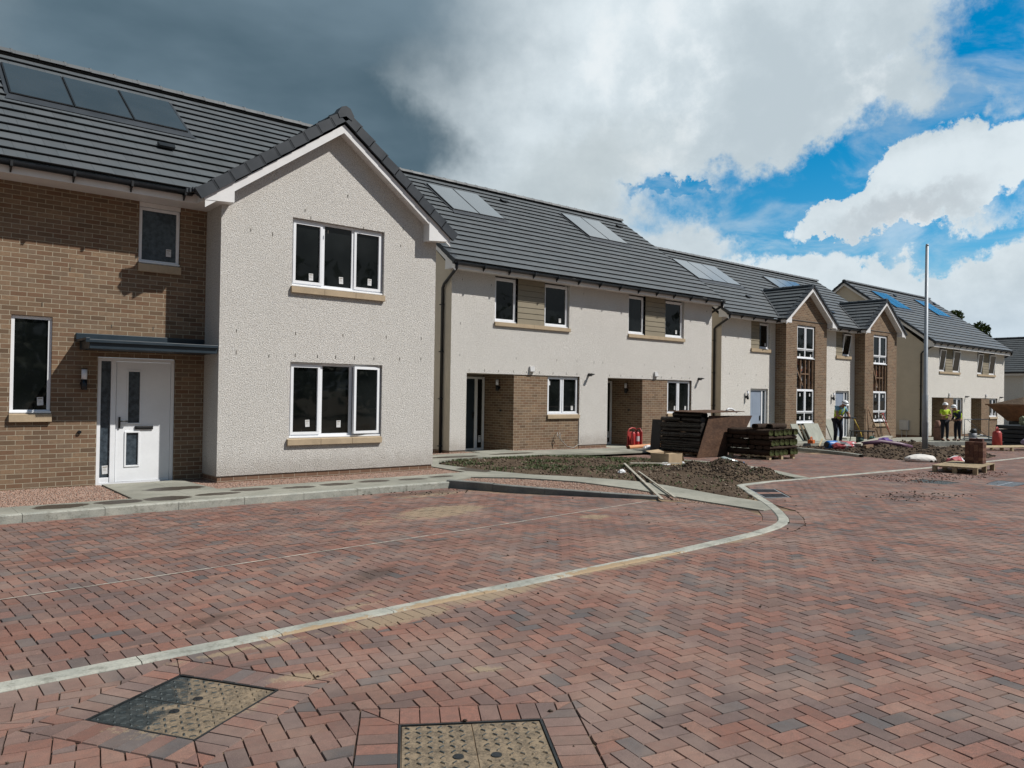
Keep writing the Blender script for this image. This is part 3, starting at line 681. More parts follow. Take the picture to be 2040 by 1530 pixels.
# ------------------------------------------------------------------ semi-detached pair with recessed porches
def build_pair(X0, Y0, zg, label, group, zr, yr, ze=5.23, ajar=None, det=True, foot=0.0):
    """X0,Y0 front left corner; zg ground; ze eave height above zg"""
    Wd, Dp = 11.63, 9.4; H = thing('semi_detached_house', label, 'house', (X0, Y0, zg), group)
    rc = ROUGH if det else ROUGHFAR
    x = lambda v: X0+v
    z = lambda v: zg+v
    zs = 5.04; zp = 0.16
    offs = (0.0, 5.6); ups = []; los = []
    for o in offs:
        ups += [(x(1.49+o), x(2.33+o), z(3.73), z(zs)), (x(2.33+o), x(3.38+o), z(3.73), z(zs), 0.03), (x(3.38+o), x(4.40+o), z(3.73), z(zs))]
        los.append((x(0.54+o), x(4.88+o), z(-0.2), z(2.27), 0.025))
    mb = MB()
    wall_y(mb, X0, X0+Wd, z(zp), z(zs+0.02), Y0, ups+los, 0.13)
    mb.build('wall', rc, H)
    mb = MB()
    mb.poly([(X0, Y0+Dp, z(zp)), (X0, Y0, z(zp)), (X0, Y0, z(zs)), (X0, Y0+Dp, z(zs))]); mb.poly([(X0, Y0, z(zs)), (X0, yr, zr-0.15), (X0, 2*yr-Y0, z(zs))])
    mb.poly([(X0+Wd, Y0, z(zp)), (X0+Wd, Y0+Dp, z(zp)), (X0+Wd, Y0+Dp, z(zs)), (X0+Wd, Y0, z(zs))]); mb.poly([(X0+Wd, Y0, z(zs)), (X0+Wd, 2*yr-Y0, z(zs)), (X0+Wd, yr, zr-0.15)])
    mb.poly([(X0+Wd, Y0+Dp, z(zp)), (X0, Y0+Dp, z(zp)), (X0, Y0+Dp, z(zs)), (X0+Wd, Y0+Dp, z(zs))])
    mb.build('side_wall', SMOOTH, H)
    pl = MB(); e = 0.015
    for a, b in ((0, 0.54), (4.88, 6.14), (10.48, Wd)): pl.box(x(a)+e, x(b)-e, Y0+e, Y0+0.4, z(-0.3), z(zp)-0.001)
    pl.box(X0+e, X0+0.5, Y0+0.4, Y0+Dp-e, z(-0.3), z(zp)-0.001); pl.box(X0+Wd-0.5, X0+Wd-e, Y0+0.4, Y0+Dp-e, z(-0.3), z(zp)-0.001)
    pl.build('plinth', BRICKRED, H)
    dep = 1.48
    for o in offs:
        yb = Y0+0.025; c = 2.25+o
        # brick infill with window
        bw = MB(); wl = (x(3.56+o), x(4.879+o), z(1.10), z(2.269))
        wall_y(bw, x(c), x(4.88+o), z(-0.3), z(2.27), yb, [wl], 0.10)
        bw.poly([(x(c), Y0+dep, z(-0.3)), (x(c), yb, z(-0.3)), (x(c), yb, z(2.27)), (x(c), Y0+dep, z(2.27))])
        bw.poly([(x(c), yb, z(2.269)), (x(4.88+o), yb, z(2.269)), (x(4.88+o), yb+0.1, z(2.269)), (x(c), yb+0.1, z(2.269))])
        bw.build('brick_wall', BRICK, H)
        # recess: left side, ceiling, back
        rs = MB(); rs.poly([(x(0.54+o), yb, z(-0.3)), (x(0.54+o), Y0+dep, z(-0.3)), (x(0.54+o), Y0+dep, z(2.27)), (x(0.54+o), yb, z(2.27))])
        rs.poly([(x(0.54+o), yb-0.024, z(2.275)), (x(c)+0.02, yb-0.024, z(2.275)), (x(c)+0.02, Y0+dep, z(2.275)), (x(0.54+o), Y0+dep, z(2.275))])
        rs.poly([(x(0.54+o), Y0+dep, z(-0.3)), (x(c), Y0+dep, z(-0.3)), (x(c), Y0+dep, z(2.27)), (x(0.54+o), Y0+dep, z(2.27))])
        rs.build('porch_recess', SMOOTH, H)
        st = MB(); st.box(x(0.56+o), x(c)-0.002, Y0+0.06, Y0+dep, z(-0.25), z(0.02)); st.build('doorstep', CONC, H)
        yd = Y0+dep-0.06
        fr = MB(); xa, xb = x(0.75+o), x(c)-0.02; ring(fr, xa, xb, z(0.02), z(2.2), yd-0.05, yd+0.03, 0.06); fr.box(xb-0.36, xb-0.26, yd-0.051, yd+0.031, z(0.08), z(2.14))
        f = fr.build('door_frame', WHITE, H)
        mb = MB(); mb.box(xb-0.26, xb-0.06, yd-0.01, yd, z(0.1), z(2.14)); mb.build('sidelight', GLASS, f)
        sticker(f, xb-0.14, yd-0.012, z(0.35), 0.1, 0.2)
        d = MB(); d.box(xa+0.06, xb-0.36, yd-0.03, yd+0.02, z(0.08), z(2.14)); d.box(xa+0.25, xa+0.42, yd-0.033, yd-0.0305, z(0.35), z(1.9), 1)
        dl = d.build('door', [CANOPYM if not o else WHITE, GLASS], H)
        mb = MB(); mb.box(xb-0.43, xb-0.40, yd-0.06, yd-0.03, z(0.95), z(1.15)); mb.tube([(xb-0.415, yd-0.06, z(1.08)), (xb-0.415, yd-0.09, z(1.08)), (xb-0.52, yd-0.09, z(1.08))], 0.012, 6); mb.build('handle', BLACKP, dl)
        wall_lamp(H, x(c), Y0+0.68, z(1.96), (-1, 0)); plug(H, x(c), Y0+0.6, z(1.22), (-1, 0))
        # ground floor window
        a_, b_ = x(3.565+o), x(4.875+o)
        window(H, a_, b_, z(1.112), z(2.262), yb+0.095, [0.48], [(b_-0.22, z(1.30))] + ([(a_+0.12, z(2.05))] if not o else [(a_+0.5, z(1.30))]), (a_-0.015, b_+0.01, z(0.985), z(1.10), yb), sash=(0, 1), detail=det)
        # first floor windows and cladding
        aj = {0: (ajar or 0)} if ajar else {}
        s0, s1 = x(1.47+o), x(4.42+o)
        window(H, x(1.495+o), x(2.325+o), z(3.742), z(5.00), Y0+0.125, [], [], (s0, s1, z(3.62), z(3.73), Y0), sash=(0,) if not aj else (), ajar=aj, sillbits=2, detail=det)
        window(H, x(3.385+o), x(4.395+o), z(3.742), z(5.00), Y0+0.125, [], [(x(4.1+o), z(3.95))], None, sash=(0,) if not aj else (), ajar=aj, detail=det)
        cb = MB(); n = 8; hh = (zs-3.73)/n
        for i in range(n):
            zz = z(3.73+hh*i); cb.prism([(x(2.33+o), Y0+0.001, zz+0.004), (x(2.33+o), Y0+0.12, zz+0.004), (x(2.33+o), Y0+0.12, zz+hh-0.004), (x(2.33+o), Y0+0.012, zz+hh-0.004)], (1.05, 0, 0))
        cb.build('cladding_panel', CLAD, H)
        # white outlet box over the lintel, flood light
        mb = MB(); mb.box(x(2.80+o), x(2.97+o), Y0-0.05, Y0, z(2.36), z(2.52)); mb.prism([(x(2.80+o), Y0-0.05, z(2.36)), (x(2.80+o), Y0-0.075, z(2.37)), (x(2.80+o), Y0-0.05, z(2.50))], (0.17, 0, 0)); mb.build('outlet_cover', METERB, H, bevel=0.004)
        spot(H, x(5.27+o), Y0, z(2.34))
        if det:
            vents(H, [(x(v+o), z(2.35)) for v in (0.62, 1.15, 1.65, 2.2, 2.7, 3.2, 3.75, 4.3, 4.75)]+[(x(v+o), z(2.74)) for v in (0.3, 2.3, 3.9, 4.75, 5.5)], Y0, 0.009, 0.06)
    if det: vents(H, [(x(0.35), z(4.8)), (x(1.35), z(4.75)), (x(5.0), z(4.85)), (x(11.3), z(4.8)), (x(0.3), z(3.6))], Y0)
    # roof
    xl, xr = X0-0.2, X0+Wd+0.16; ye = Y0-0.45
    zE = z(ze)-0.03
    r, fr_, sl = gable_roof(H, xl, xr, ye, zE, yr, zr)
    O, U, V, N = fr_; sl_a = (19.42-16.45)/(21.6-16.45)*sl; sl_b = (20.95-16.45)/(21.6-16.45)*sl
    solar(r, O, U, V, N, 1.74-(-0.2), 2, 1.03, sl_a, sl_b); solar(r, O, U, V, N, 7.72+0.2, 2, 1.03, sl_a, sl_b)
    roof_vent(r, O, U, V, N, 5.0+0.2, sl_b-0.05); roof_vent(r, O, U, V, N, 10.95+0.2, sl_b-0.05)
    for xx, dd in ((xl, -1), (xr, 1)):
        if dd == 1: continue
        vm = verge(H, (xx, ye, zE), (xx, yr, zr+0.02), (dd, 0, 0)); vm2 = verge(H, (xx, 2*yr-ye, zE), (xx, yr, zr+0.02), (dd, 0, 0))
        b0 = len(vm.v); vm.v += vm2.v; vm.f += [tuple(i+b0 for i in q) for q in vm2.f]; vm.uv += vm2.uv; vm.mi += vm2.mi; vm.sm += vm2.sm
        vm.build('verge', VERGE, H)
    bargeboard(H, X0-0.19, ye+0.05, zE-0.03, yr, zr, 0.02, boxz=z(zs-0.02)); bargeboard(H, X0+Wd+0.15, ye+0.05, zE-0.03, yr, zr, -0.02, boxz=z(zs-0.02))
    mb = MB(); mb.box(X0-0.17, X0+Wd+0.13, ye+0.11, ye+0.13, z(zs-0.02), zE+0.0); mb.box(X0-0.17, X0+Wd+0.13, ye+0.13, Y0, z(zs), z(zs)+0.015)
    for xx in (X0-0.168, X0+Wd+0.001):
        for sg in (0, 1):
            ys = (Y0, yr) if not sg else (yr, 2*yr-Y0); zz = (zE+(Y0-ye)*(zr-zE)/(yr-ye)-0.14, zr-0.14) if not sg else (zr-0.14, zE+(Y0-ye)*(zr-zE)/(yr-ye)-0.14)
            mb.prism([(xx, ys[0], zz[0]), (xx, ys[1], zz[1]), (xx, ys[1], zz[1]-0.015), (xx, ys[0], zz[0]-0.015)], (0.167 if xx < X0 else 0.13, 0, 0))
        mb.box(xx, xx+0.165 if xx < X0 else xx+0.13, ye+0.13, ye+0.55, z(zs)-0.004, z(zs)+0.011)
    mb.build('fascia', WHITEP, H)
    gutter(H, X0-0.24, X0+Wd+0.18, ye+0.11, zE-0.035, 0.06)
    gz = zE-0.09
    downpipe(H, [(X0-0.14, ye+0.05, gz+0.03), (X0-0.14, ye+0.05, gz-0.10), (X0-0.075, Y0+0.25, gz-0.45), (X0-0.06, Y0+0.34, gz-0.55), (X0-0.06, Y0+0.34, z(0.0)+foot)])
    downpipe(H, [(X0+Wd+0.08, ye+0.05, gz+0.03), (X0+Wd+0.08, ye+0.05, gz-0.10), (X0+Wd+0.06, Y0+0.25, gz-0.40), (X0+Wd+0.06, Y0+0.32, gz-0.48), (X0+Wd+0.06, Y0+0.32, z(0.0)+foot)])
    return H

# ------------------------------------------------------------------ pair with two brick gabled bays
def build_bays():
    X0, X1, Y0, zg = 25.76, 40.1, 18.0, -0.32; zs = 4.72; yf = 17.5
    H = thing('bay_fronted_house', 'pair of homes with two tall brick gabled bays and unfinished window bays', 'house', (X0, Y0, zg))
    bays = [(29.62, 33.0), (36.62, 40.0)]
    mb = MB(); ops = []; fl = []
    for o in (0.0, 7.0):
        ops += [(27.8+o, 28.42+o, 3.60, zs, 0.03), (28.42+o, 29.22+o, 3.60, zs), (27.8+o, 29.08+o, -0.5, 1.94)]
    wall_y(mb, X0, X1, zg, zs+0.02, Y0, ops, 0.15)
    mb.build('wall', ROUGHFAR, H)
    mb = MB()
    mb.poly([(X0, 26.5, zg), (X0, Y0, zg), (X0, Y0, zs), (X0, 26.5, zs)]); mb.poly([(X0, Y0, zs), (X0, 22, 7.9), (X0, 26.5, zs)])
    mb.poly([(X1, Y0, zg), (X1, 26.5, zg), (X1, 26.5, zs), (X1, Y0, zs)]); mb.poly([(X1, Y0, zs), (X1, 26, zs), (X1, 22, 7.9)]); mb.poly([(X1, 26.5, zg), (X0, 26.5, zg), (X0, 26.5, zs), (X1, 26.5, zs)])
    mb.build('side_wall', SMOOTH, H)
    for bi, (a, b) in enumerate(bays):
        o = 7.0*bi; xm = (a+b)/2+0.0; bw = MB()
        wa, wb = 30.5+o, 32.0+o
        wall_y(bw, a, b, zg-0.1, 4.74, yf, [(wa, wb, 0.40, 4.72, 0.16)])
        bw.poly([(a, yf, 4.74), (b, yf, 4.74), (b, yf, 4.95), (xm, yf, 6.22), (a, yf, 4.95)])
        bw.poly([(a, Y0, zg-0.1), (a, yf, zg-0.1), (a, yf, 4.9), (a, Y0, 4.9)]); bw.poly([(b, yf, zg-0.1), (b, Y0, zg-0.1), (b, Y0, 4.9), (b, yf, 4.9)])
        bay = bw.build('brick_bay', BRICK, H)
        yw = yf+0.10
        window(H, wa+0.02, wb-0.02, 3.28, 4.70, yw, [0.5], [(wa+0.35, 3.42), (wb-0.25, 3.42)], None, transom=3.66, sash=(0, 1), base=0.09, detail=False)
        window(H, wa+0.02, wb-0.02, 0.48, 1.96, yw, [0.5], [(wa+0.4, 1.72), (wb-0.3, 1.72), (wa+0.42, 0.72), (wb-0.3, 0.72)], (wa-0.02, wb+0.02, 0.24, 0.38, yf), transom=0.95, sash=(0, 1), base=0.12, detail=False)
        # unfinished spandrel: timber studs over membrane and insulation
        sp_ = MB(); sp_.box(wa, wb, yf+0.155, yf+0.165, 1.96, 3.28); s_ = sp_.build('membrane', MATS['membrane'], H)
        st = MB()
        for xx in (wa+0.07, wa+0.42, wa+0.80, wa+1.12, wb-0.07): st.box(xx-0.025, xx+0.025, yf+0.06, yf+0.15, 1.97, 3.27)
        st.box(wa+0.42, wa+1.12, yf+0.07, yf+0.15, 2.60, 2.65)
        st.prism([(wa+0.1, yf+0.05, 2.75+0.3*bi), (wa+0.15, yf+0.05, 2.78+0.3*bi), (wa+0.6, yf+0.05, 2.15), (wa+0.55, yf+0.05, 2.12)], (0, 0.02, 0))
        st.build('stud', WOODD, s_)
        # bay roof
        fx0, fx1, ze_, apz = a-0.48, b+0.46, 4.86, 6.42; yv = yf-0.27; ybk = 20.0; rf = MB()
        for sg in (1, -1):
            ex = fx0 if sg == 1 else fx1; run = xm-ex; rise = apz-ze_; L = math.hypot(run, rise)
            V_ = Vector((run/L, 0, rise/L)); N_ = Vector((-rise/L*sg, 0, abs(run)/L))
            # course ends follow the valley with the main roof
            def cut(s, sg=sg):
                yv2 = 17.5+((ze_+V_.z*s)-4.88)/((8.02-4.88)/4.5)+0.05
                ln = yv2-yv
                return (ybk-yv-ln, ybk-yv) if sg == 1 else (0, ln)
            O_ = Vector((ex, ybk, ze_)) if sg == 1 else Vector((ex, yv, ze_))
            sawtooth(rf, O_, Vector((0, -1, 0)) if sg == 1 else Vector((0, 1, 0)), V_, N_, ybk-yv, L, 0.30, cut=cut)
            # lead valley
            va = Vector((ex, 17.5, ze_+0.03)); vb = Vector((xm, 17.5+(apz-4.88)/((8.02-4.88)/4.5), apz+0.03)); e_ = Vector((0.07*sg, 0, 0.0))
            rf.poly([va-e_+Vector((0, 0, 0.03)), va+e_+Vector((0, 0, 0.03)), vb+e_+Vector((0, 0, 0.03)), vb-e_+Vector((0, 0, 0.03))], uv=[(0.1, 0.1)]*4, mi=1)
        r_ = rf.build('bay_roof', [TILE, VERGE], H)
        ridge_tiles(r_, (xm, yv, apz+0.05), (xm, 19.6, apz+0.05), rad=0.09)
        vm = verge(H, (fx0, yv, ze_), (xm, yv, apz+0.03), (0, -1, 0), hgt=0.10); vm2 = verge(H, (fx1, yv, ze_), (xm, yv, apz+0.03), (0, -1, 0), hgt=0.10)
        b0 = len(vm.v); vm.v += vm2.v; vm.f += [tuple(i+b0 for i in q) for q in vm2.f]; vm.uv += vm2.uv; vm.mi += vm2.mi; vm.sm += vm2.sm
        vm.build('verge', VERGE, H)
        bb = MB(); yb0 = yv+0.005; sL = (apz-ze_)/(xm-fx0)
        for sg, ex in ((1, fx0), (-1, fx1)):
            zt0 = ze_-0.045
            bb.prism([(ex+0.05*sg, yb0, zt0), (xm, yb0, apz-0.05), (xm, yb0, apz-0.24), (ex+0.05*sg, yb0, zt0-0.17)], (0, 0.02, 0))
            bb.prism([(ex+0.04*sg, yb0-0.004, zs), (ex+0.46*sg, yb0-0.004, zs), (ex+0.46*sg, yb0-0.004, ze_+sL*0.46-0.07), (ex+0.04*sg, yb0-0.004, ze_-0.04)], (0, 0.26, 0))
            bb.prism([(ex+0.46*sg, yb0+0.02, ze_+sL*0.46-0.235), (xm, yb0+0.02, apz-0.235), (xm, yb0+0.02, apz-0.25), (ex+0.46*sg, yb0+0.02, ze_+sL*0.46-0.25)], (0, 0.24, 0))
        bb.build('bargeboard', WHITEP, H)
        # door, window and cladding to the left of the bay
        cb = MB(); n = 7; hh = (zs-3.60)/n
        for i in range(n):
            zz = 3.60+hh*i; cb.prism([(27.8+o, Y0+0.001, zz+0.004), (27.8+o, Y0+0.12, zz+0.004), (27.8+o, Y0+0.12, zz+hh-0.004), (27.8+o, Y0+0.012, zz+hh-0.004)], (0.62, 0, 0))
        cb.build('cladding_panel', CLAD, H)
        window(H, 28.43+o, 29.21+o, 3.61, 4.68, Y0+0.12, [], [(29.0+o, 3.8)], (27.78+o, 29.26+o, 3.46, 3.60, Y0), sash=(0,) if not bi else (), ajar={} if not bi else {0: -9}, detail=False)
        yd = Y0+0.11; fr = MB(); ring(fr, 27.82+o, 29.06+o, zg+0.03, 1.93, yd-0.04, yd+0.04, 0.07); fr.box(28.70+o, 28.78+o, yd-0.041, yd+0.041, zg+0.1, 1.86)
        f = fr.build('door_frame', WHITE, H); mb = MB(); mb.box(28.78+o, 28.99+o, yd-0.01, yd, zg+0.1, 1.86); mb.build('sidelight', FROST, f)
        dd = MB(); dd.box(27.89+o, 28.70+o, yd-0.02, yd+0.02, zg+0.1, 1.86); dd.box(28.1+o, 28.5+o, yd-0.023, yd-0.0205, 0.9, 1.6, 1); dl = dd.build('door', [MATS['blue_grey_door'], MATS['blue_grey_door']], H)
        mb = MB(); mb.box(28.6+o, 28.63+o, yd-0.05, yd-0.02, 0.62, 0.82); mb.build('handle', BLACKP, dl)
        st = MB(); st.box(27.75+o, 29.1+o, 17.4, Y0+0.05, zg-0.2, zg+0.08); st.build('doorstep', CONC, H)
        wall_lamp(H, 27.47+o, Y0, 1.66)
        vents(H, [(v+o, zz) for v, zz in ((26.3, 2.5), (27.4, 2.52), (28.2, 2.5), (26.9, 2.05), (28.9, 2.06))], Y0, 0.012, 0.07)
    mb = MB(); mb.box(32.98, 33.3, Y0-0.01, Y0-0.003, 0, 0.4); mb.build('plinth', BRICKRED, H)
    xl, xr = X0-0.22, X1+0.2; ye, ze, yr, zr = 17.5, 4.86, 22.0, 8.02
    r, fr_, sl = gable_roof(H, xl, xr, ye, ze, yr, zr)
    O, U, V, N = fr_
    solar(r, O, U, V, N, 26.58-xl, 3, 1.03, (19.77-ye)/V.y, (21.2-ye)/V.y); solar(r, O, U, V, N, 33.6-xl, 3, 1.03, (19.77-ye)/V.y, (21.2-ye)/V.y)
    roof_vent(r, O, U, V, N, 28.9-xl, (18.85-ye)/V.y); roof_vent(r, O, U, V, N, 35.6-xl, (18.6-ye)/V.y)
    vm = verge(H, (xl, ye, ze), (xl, yr, zr+0.02), (-1, 0, 0)); vm.build('verge', VERGE, H)
    bargeboard(H, X0-0.2, ye+0.05, ze-0.03, yr, zr, 0.02, boxz=zs-0.02)
    mb = MB()
    for a, b in ((X0-0.18, bays[0][0]-0.45), (bays[0][1]+0.42, bays[1][0]-0.45)):
        mb.box(a, b, 17.61, 17.63, zs-0.02, ze); mb.box(a, b+0.45 if b < 40 else b, 17.63, Y0, zs, zs+0.015)
    mb.build('fascia', WHITEP, H)
    gutter(H, X0-0.25, bays[0][0]-0.45, 17.61, ze-0.035, 0.06); gutter(H, bays[0][1]+0.42, bays[1][0]-0.45, 17.61, ze-0.035, 0.06)
    gz = ze-0.09
    downpipe(H, [(X0-0.12, 17.55, gz+0.03), (X0-0.12, 17.55, gz-0.1), (X0-0.075, Y0+0.2, gz-0.42), (X0-0.06, Y0+0.3, gz-0.5), (X0-0.06, Y0+0.3, zg)])
    return H

def build_far_house():
    X0, Y0, Y1, zg = 80.0, 12.0, 30.0, -0.9; ze, zr = 4.2, 7.6
    H = thing('far_house', 'blue-grey shaded house at far right behind the semi-detached pair', 'house', (X0, 20, zg))
    mb = MB(); mb.poly([(X0, Y1, zg), (X0, Y0, zg), (X0, Y0, ze), (X0, Y1, ze)]); mb.poly([(X0, Y0, zg), (X0+9, Y0, zg), (X0+9, Y0, ze), (X0+4.5, Y0, zr-0.1), (X0, Y0, ze)])
    mb.poly([(X0+9, Y1, zg), (X0, Y1, zg), (X0, Y1, ze), (X0+4.5, Y1, zr-0.1), (X0+9, Y1, ze)]); mb.poly([(X0+9, Y0, zg), (X0+9, Y1, zg), (X0+9, Y1, ze), (X0+9, Y0, ze)])
    mb.build('wall', ROUGHFAR, H)
    run, rise = 5.0, zr-ze; L = math.hypot(run, rise); rf = MB()
    for sg in (1, -1):
        ex = X0-0.5 if sg == 1 else X0+9.5
        V_ = Vector((run/L*sg, 0, rise/L)); N_ = Vector((-rise/L*sg, 0, run/L)); O_ = Vector((ex, Y1+0.2, ze)) if sg == 1 else Vector((ex, Y0-0.2, ze))
        sawtooth(rf, O_, Vector((0, -sg, 0)), V_, N_, Y1-Y0+0.4, L, 0.345)
    r = rf.build('roof', TILE, H); ridge_tiles(r, (X0+4.5, Y0-0.2, zr+0.05), (X0+4.5, Y1+0.2, zr+0.05), seg=0.9)
    mb = MB(); mb.box(X0-0.42, X0-0.40, Y0-0.2, Y1+0.2, ze-0.32, ze-0.06); mb.box(X0-0.4, X0, Y0, Y1, ze-0.3, ze-0.28); mb.build('fascia', WHITEP, H)
    mb = MB(); mb.box(X0-0.56, X0-0.43, Y0-0.2, Y1+0.2, ze-0.14, ze-0.02); mb.build('gutter', BLACKP, H)
    for yy in (13.6, 17.2, 22.6, 26.0):
        for zz in (0.1, 2.6):
            mb = MB(); mb.box(X0-0.03, X0+0.02, yy, yy+1.2, zz, zz+1.25); f = mb.build('window', WHITE, H)
            mb = MB(); mb.box(X0-0.036, X0-0.031, yy+0.07, yy+0.56, zz+0.07, zz+1.18); mb.box(X0-0.036, X0-0.031, yy+0.64, yy+1.13, zz+0.07, zz+1.18); mb.build('pane', GLASS, f)
    return H

plain('blue_grey_door', (0.25, 0.30, 0.38), 0.45, 0.04, 3)
def membrane():
    mt, t, b = newmat('membrane'); co = t.n('ShaderNodeTexCoord').outputs['Object']
    n = t.noise(co, 7, 5, 0.7, 1.0); v = t.n('ShaderNodeTexVoronoi', {'Vector': co, 'Scale': 4.5, 'Randomness': 1.0}).outputs['Distance']
    f = t.ramp(t.math('ADD', n, t.math('MULTIPLY', v, -0.25)), 0.38, 0.5)
    c = t.mix(f, (0.012, 0.012, 0.012), (0.42, 0.42, 0.43)); c = t.mix(t.ramp(t.noise(co, 3, 3, 0.5), 0.58, 0.62), c, (0.35, 0.12, 0.07))
    setb(t, b, c, 0.5, bump=n, bstr=0.8, bdist=0.05)
membrane()
HOUSE1 = build_house_one()
build_pair(12.02, 16.95, -0.13, 'semi-detached pair right beside the gabled house, red extinguisher stand in its porch', 'semi-detached pairs with recessed porches', 8.74, 21.6)
build_bays()
build_pair(44.45, 17.77, -0.55, 'semi-detached pair behind the tall steel pole and the two standing workers', 'semi-detached pairs with recessed porches', 8.5, 22.45, ze=5.32, ajar=-8, det=False)
build_far_house()
# ================================================================== GROUND
def vcol_mat(name, sandmask=True, rough=0.85):
    """paving: colour from each block's own attribute plus grain, stains and brushed-in sand lying in patches"""
    mt, t, b = newmat(name)
    co = t.n('ShaderNodeTexCoord').outputs['Object']
    at = t.n('ShaderNodeAttribute', attribute_name='Col').outputs['Color']
    nf = t.noise(co, 210, 3, 0.7); nm = t.noise(co, 22, 5, 0.7); nl = t.noise(co, 1.1, 6, 0.62); ns = t.noise(co, 5.5, 7, 0.72)
    c = t.mix(t.ramp(nm, 0.35, 0.72, 0.0, 0.42), at, (0.12, 0.088, 0.078))
    c = t.mix(t.ramp(nf, 0.38, 0.66, 0.45, 0.0), c, (0.045, 0.036, 0.032))
    c = t.mix(t.ramp(nf, 0.60, 0.80, 0.0, 0.35), c, (0.33, 0.27, 0.23))
    c = t.mix(t.ramp(nl, 0.42, 0.70, 0.0, 0.42), c, (0.30, 0.22, 0.18))          # dusty areas
    c = t.mix(t.ramp(t.noise(co, 0.8, 5, 0.6, 0.6), 0.54, 0.70, 0.0, 0.30), c, (0.11, 0.085, 0.075))
    # sand
    blobs = [((6.35, 9.1), (1.25, 0.62), 0.25, 1.0), ((5.0, 8.9), (1.3, 0.5), 0.3, 0.35), ((7.8, 7.5), (0.35, 0.28), 0, 0.9), ((1.38, 4.2), (0.62, 0.34), 0.0, 0.75), ((2.25, 2.95), (0.55, 0.5), 0, 0.5),
             ((2.05, 4.3), (0.5, 0.13), -0.3, 0.6), ((3.1, 5.0), (0.8, 0.22), 0.05, 0.85), ((4.2, 5.15), (1.0, 0.26), 0.06, 0.95), ((5.8, 5.2), (1.8, 0.16), 0.0, 0.65), ((3.0, 5.45), (0.5, 0.12), 0.1, 0.5), ((2.0, 5.0), (1.0, 0.09), 0, 0.6), ((8.0, 5.3), (1.6, 0.16), 0.08, 0.5),
             ((3.3, 5.75), (0.8, 0.25), 0.2, 0.35), ((7.3, 10.7), (1.8, 0.6), 0.1, 0.5), ((2.95, 3.75), (0.3, 0.1), -0.5, 0.6), ((13.5, 6.0), (2.0, 0.5), 0.1, 0.25), ((16, 8.0), (3, 0.5), 0.1, 0.3)]
    m = None
    for ctr, r, a, k in blobs:
        q = t.math('MULTIPLY', t.math('MAXIMUM', t.blob(co, ctr, r, a), 0.0), k); m = q if m is None else t.math('MAXIMUM', m, q)
    m = t.math('ADD', m, t.math('MULTIPLY', t.math('SUBTRACT', ns, 0.5), 0.9)); m = t.math('MULTIPLY', t.ramp(t.math('ADD', m, t.math('MULTIPLY', t.math('SUBTRACT', t.noise(co, 45, 5, 0.8), 0.5), 0.9)), 0.26, 0.46), t.ramp(nf, 0.38, 0.52, 0.35, 1.0))
    c = t.mix(t.math('MULTIPLY', m, 0.9), c, t.mix(nf, (0.20, 0.152, 0.10), (0.35, 0.275, 0.185)))
    # muddy tracks
    md = None
    for ctr, r, a in [((14.0, 5.9), (1.1, 0.28), -0.2), ((17.5, 8.3), (2.4, 0.3), 0.0), ((21, 6.4), (1.8, 0.5), -0.2), ((1.9, 5.75), (0.5, 0.25), 0.3), ((3.6, 6.3), (0.9, 0.3), 0.5), ((7.2, 10.9), (1.5, 0.4), 0.0)]:
        q = t.blob(co, ctr, r, a); md = q if md is None else t.math('MAXIMUM', md, q)
    md = t.math('ADD', t.math('MAXIMUM', md, 0.0), t.math('MULTIPLY', t.math('SUBTRACT', ns, 0.5), 1.2))
    c = t.mix(t.ramp(md, 0.35, 0.8, 0.0, 0.55), c, (0.05, 0.035, 0.028))
    setb(t, b, c, rough, spec=0.22, bump=t.math('ADD', t.math('MULTIPLY', nm, 0.8), t.math('MULTIPLY', nf, 0.5)), bstr=0.55, bdist=0.004)
    return mt
PAVE = vcol_mat('block_paving')
def bed_mat():
    mt, t, b = newmat('joint_sand'); co = t.n('ShaderNodeTexCoord').outputs['Object']
    n = t.noise(co, 1.6, 5, 0.6); nf = t.noise(co, 160, 2, 0.6)
    c = t.mix(t.ramp(n, 0.42, 0.62), (0.075, 0.052, 0.040), (0.30, 0.22, 0.14)); c = t.mix(t.math('MULTIPLY', nf, 0.3), c, (0.05, 0.035, 0.03))
    setb(t, b, c, 0.95, spec=0.1, bump=nf, bstr=0.5, bdist=0.004); return mt
BED = bed_mat()

PALR = np.array([(0.270, 0.140, 0.108), (0.295, 0.147, 0.110), (0.235, 0.135, 0.112), (0.240, 0.155, 0.130), (0.205, 0.140, 0.124), (0.300, 0.175, 0.135), (0.180, 0.132, 0.122), (0.160, 0.140, 0.135), (0.125, 0.120, 0.122)])
def pcolor(cx, cy, grey=1.0, dim=1.0):
    k = noise.noise(Vector((cx*0.9, cy*0.9, 3.1)))
    p = np.array([1.5, 1.2, 1.6, 1.5, 1.5, 0.8, 1.2, 0.42*grey, 0.24*grey])
    if k > 0.12: p[6:] *= 1.5
    if k < -0.15: p[[0, 1, 5]] *= 2.0
    p /= p.sum()
    c = PALR[rng.choice(9, p=p)]*rng.uniform(0.82, 1.14)*dim*np.array([0.93, 0.90, 0.90])
    return (float(c[0]), float(c[1]), float(c[2]), 1.0)

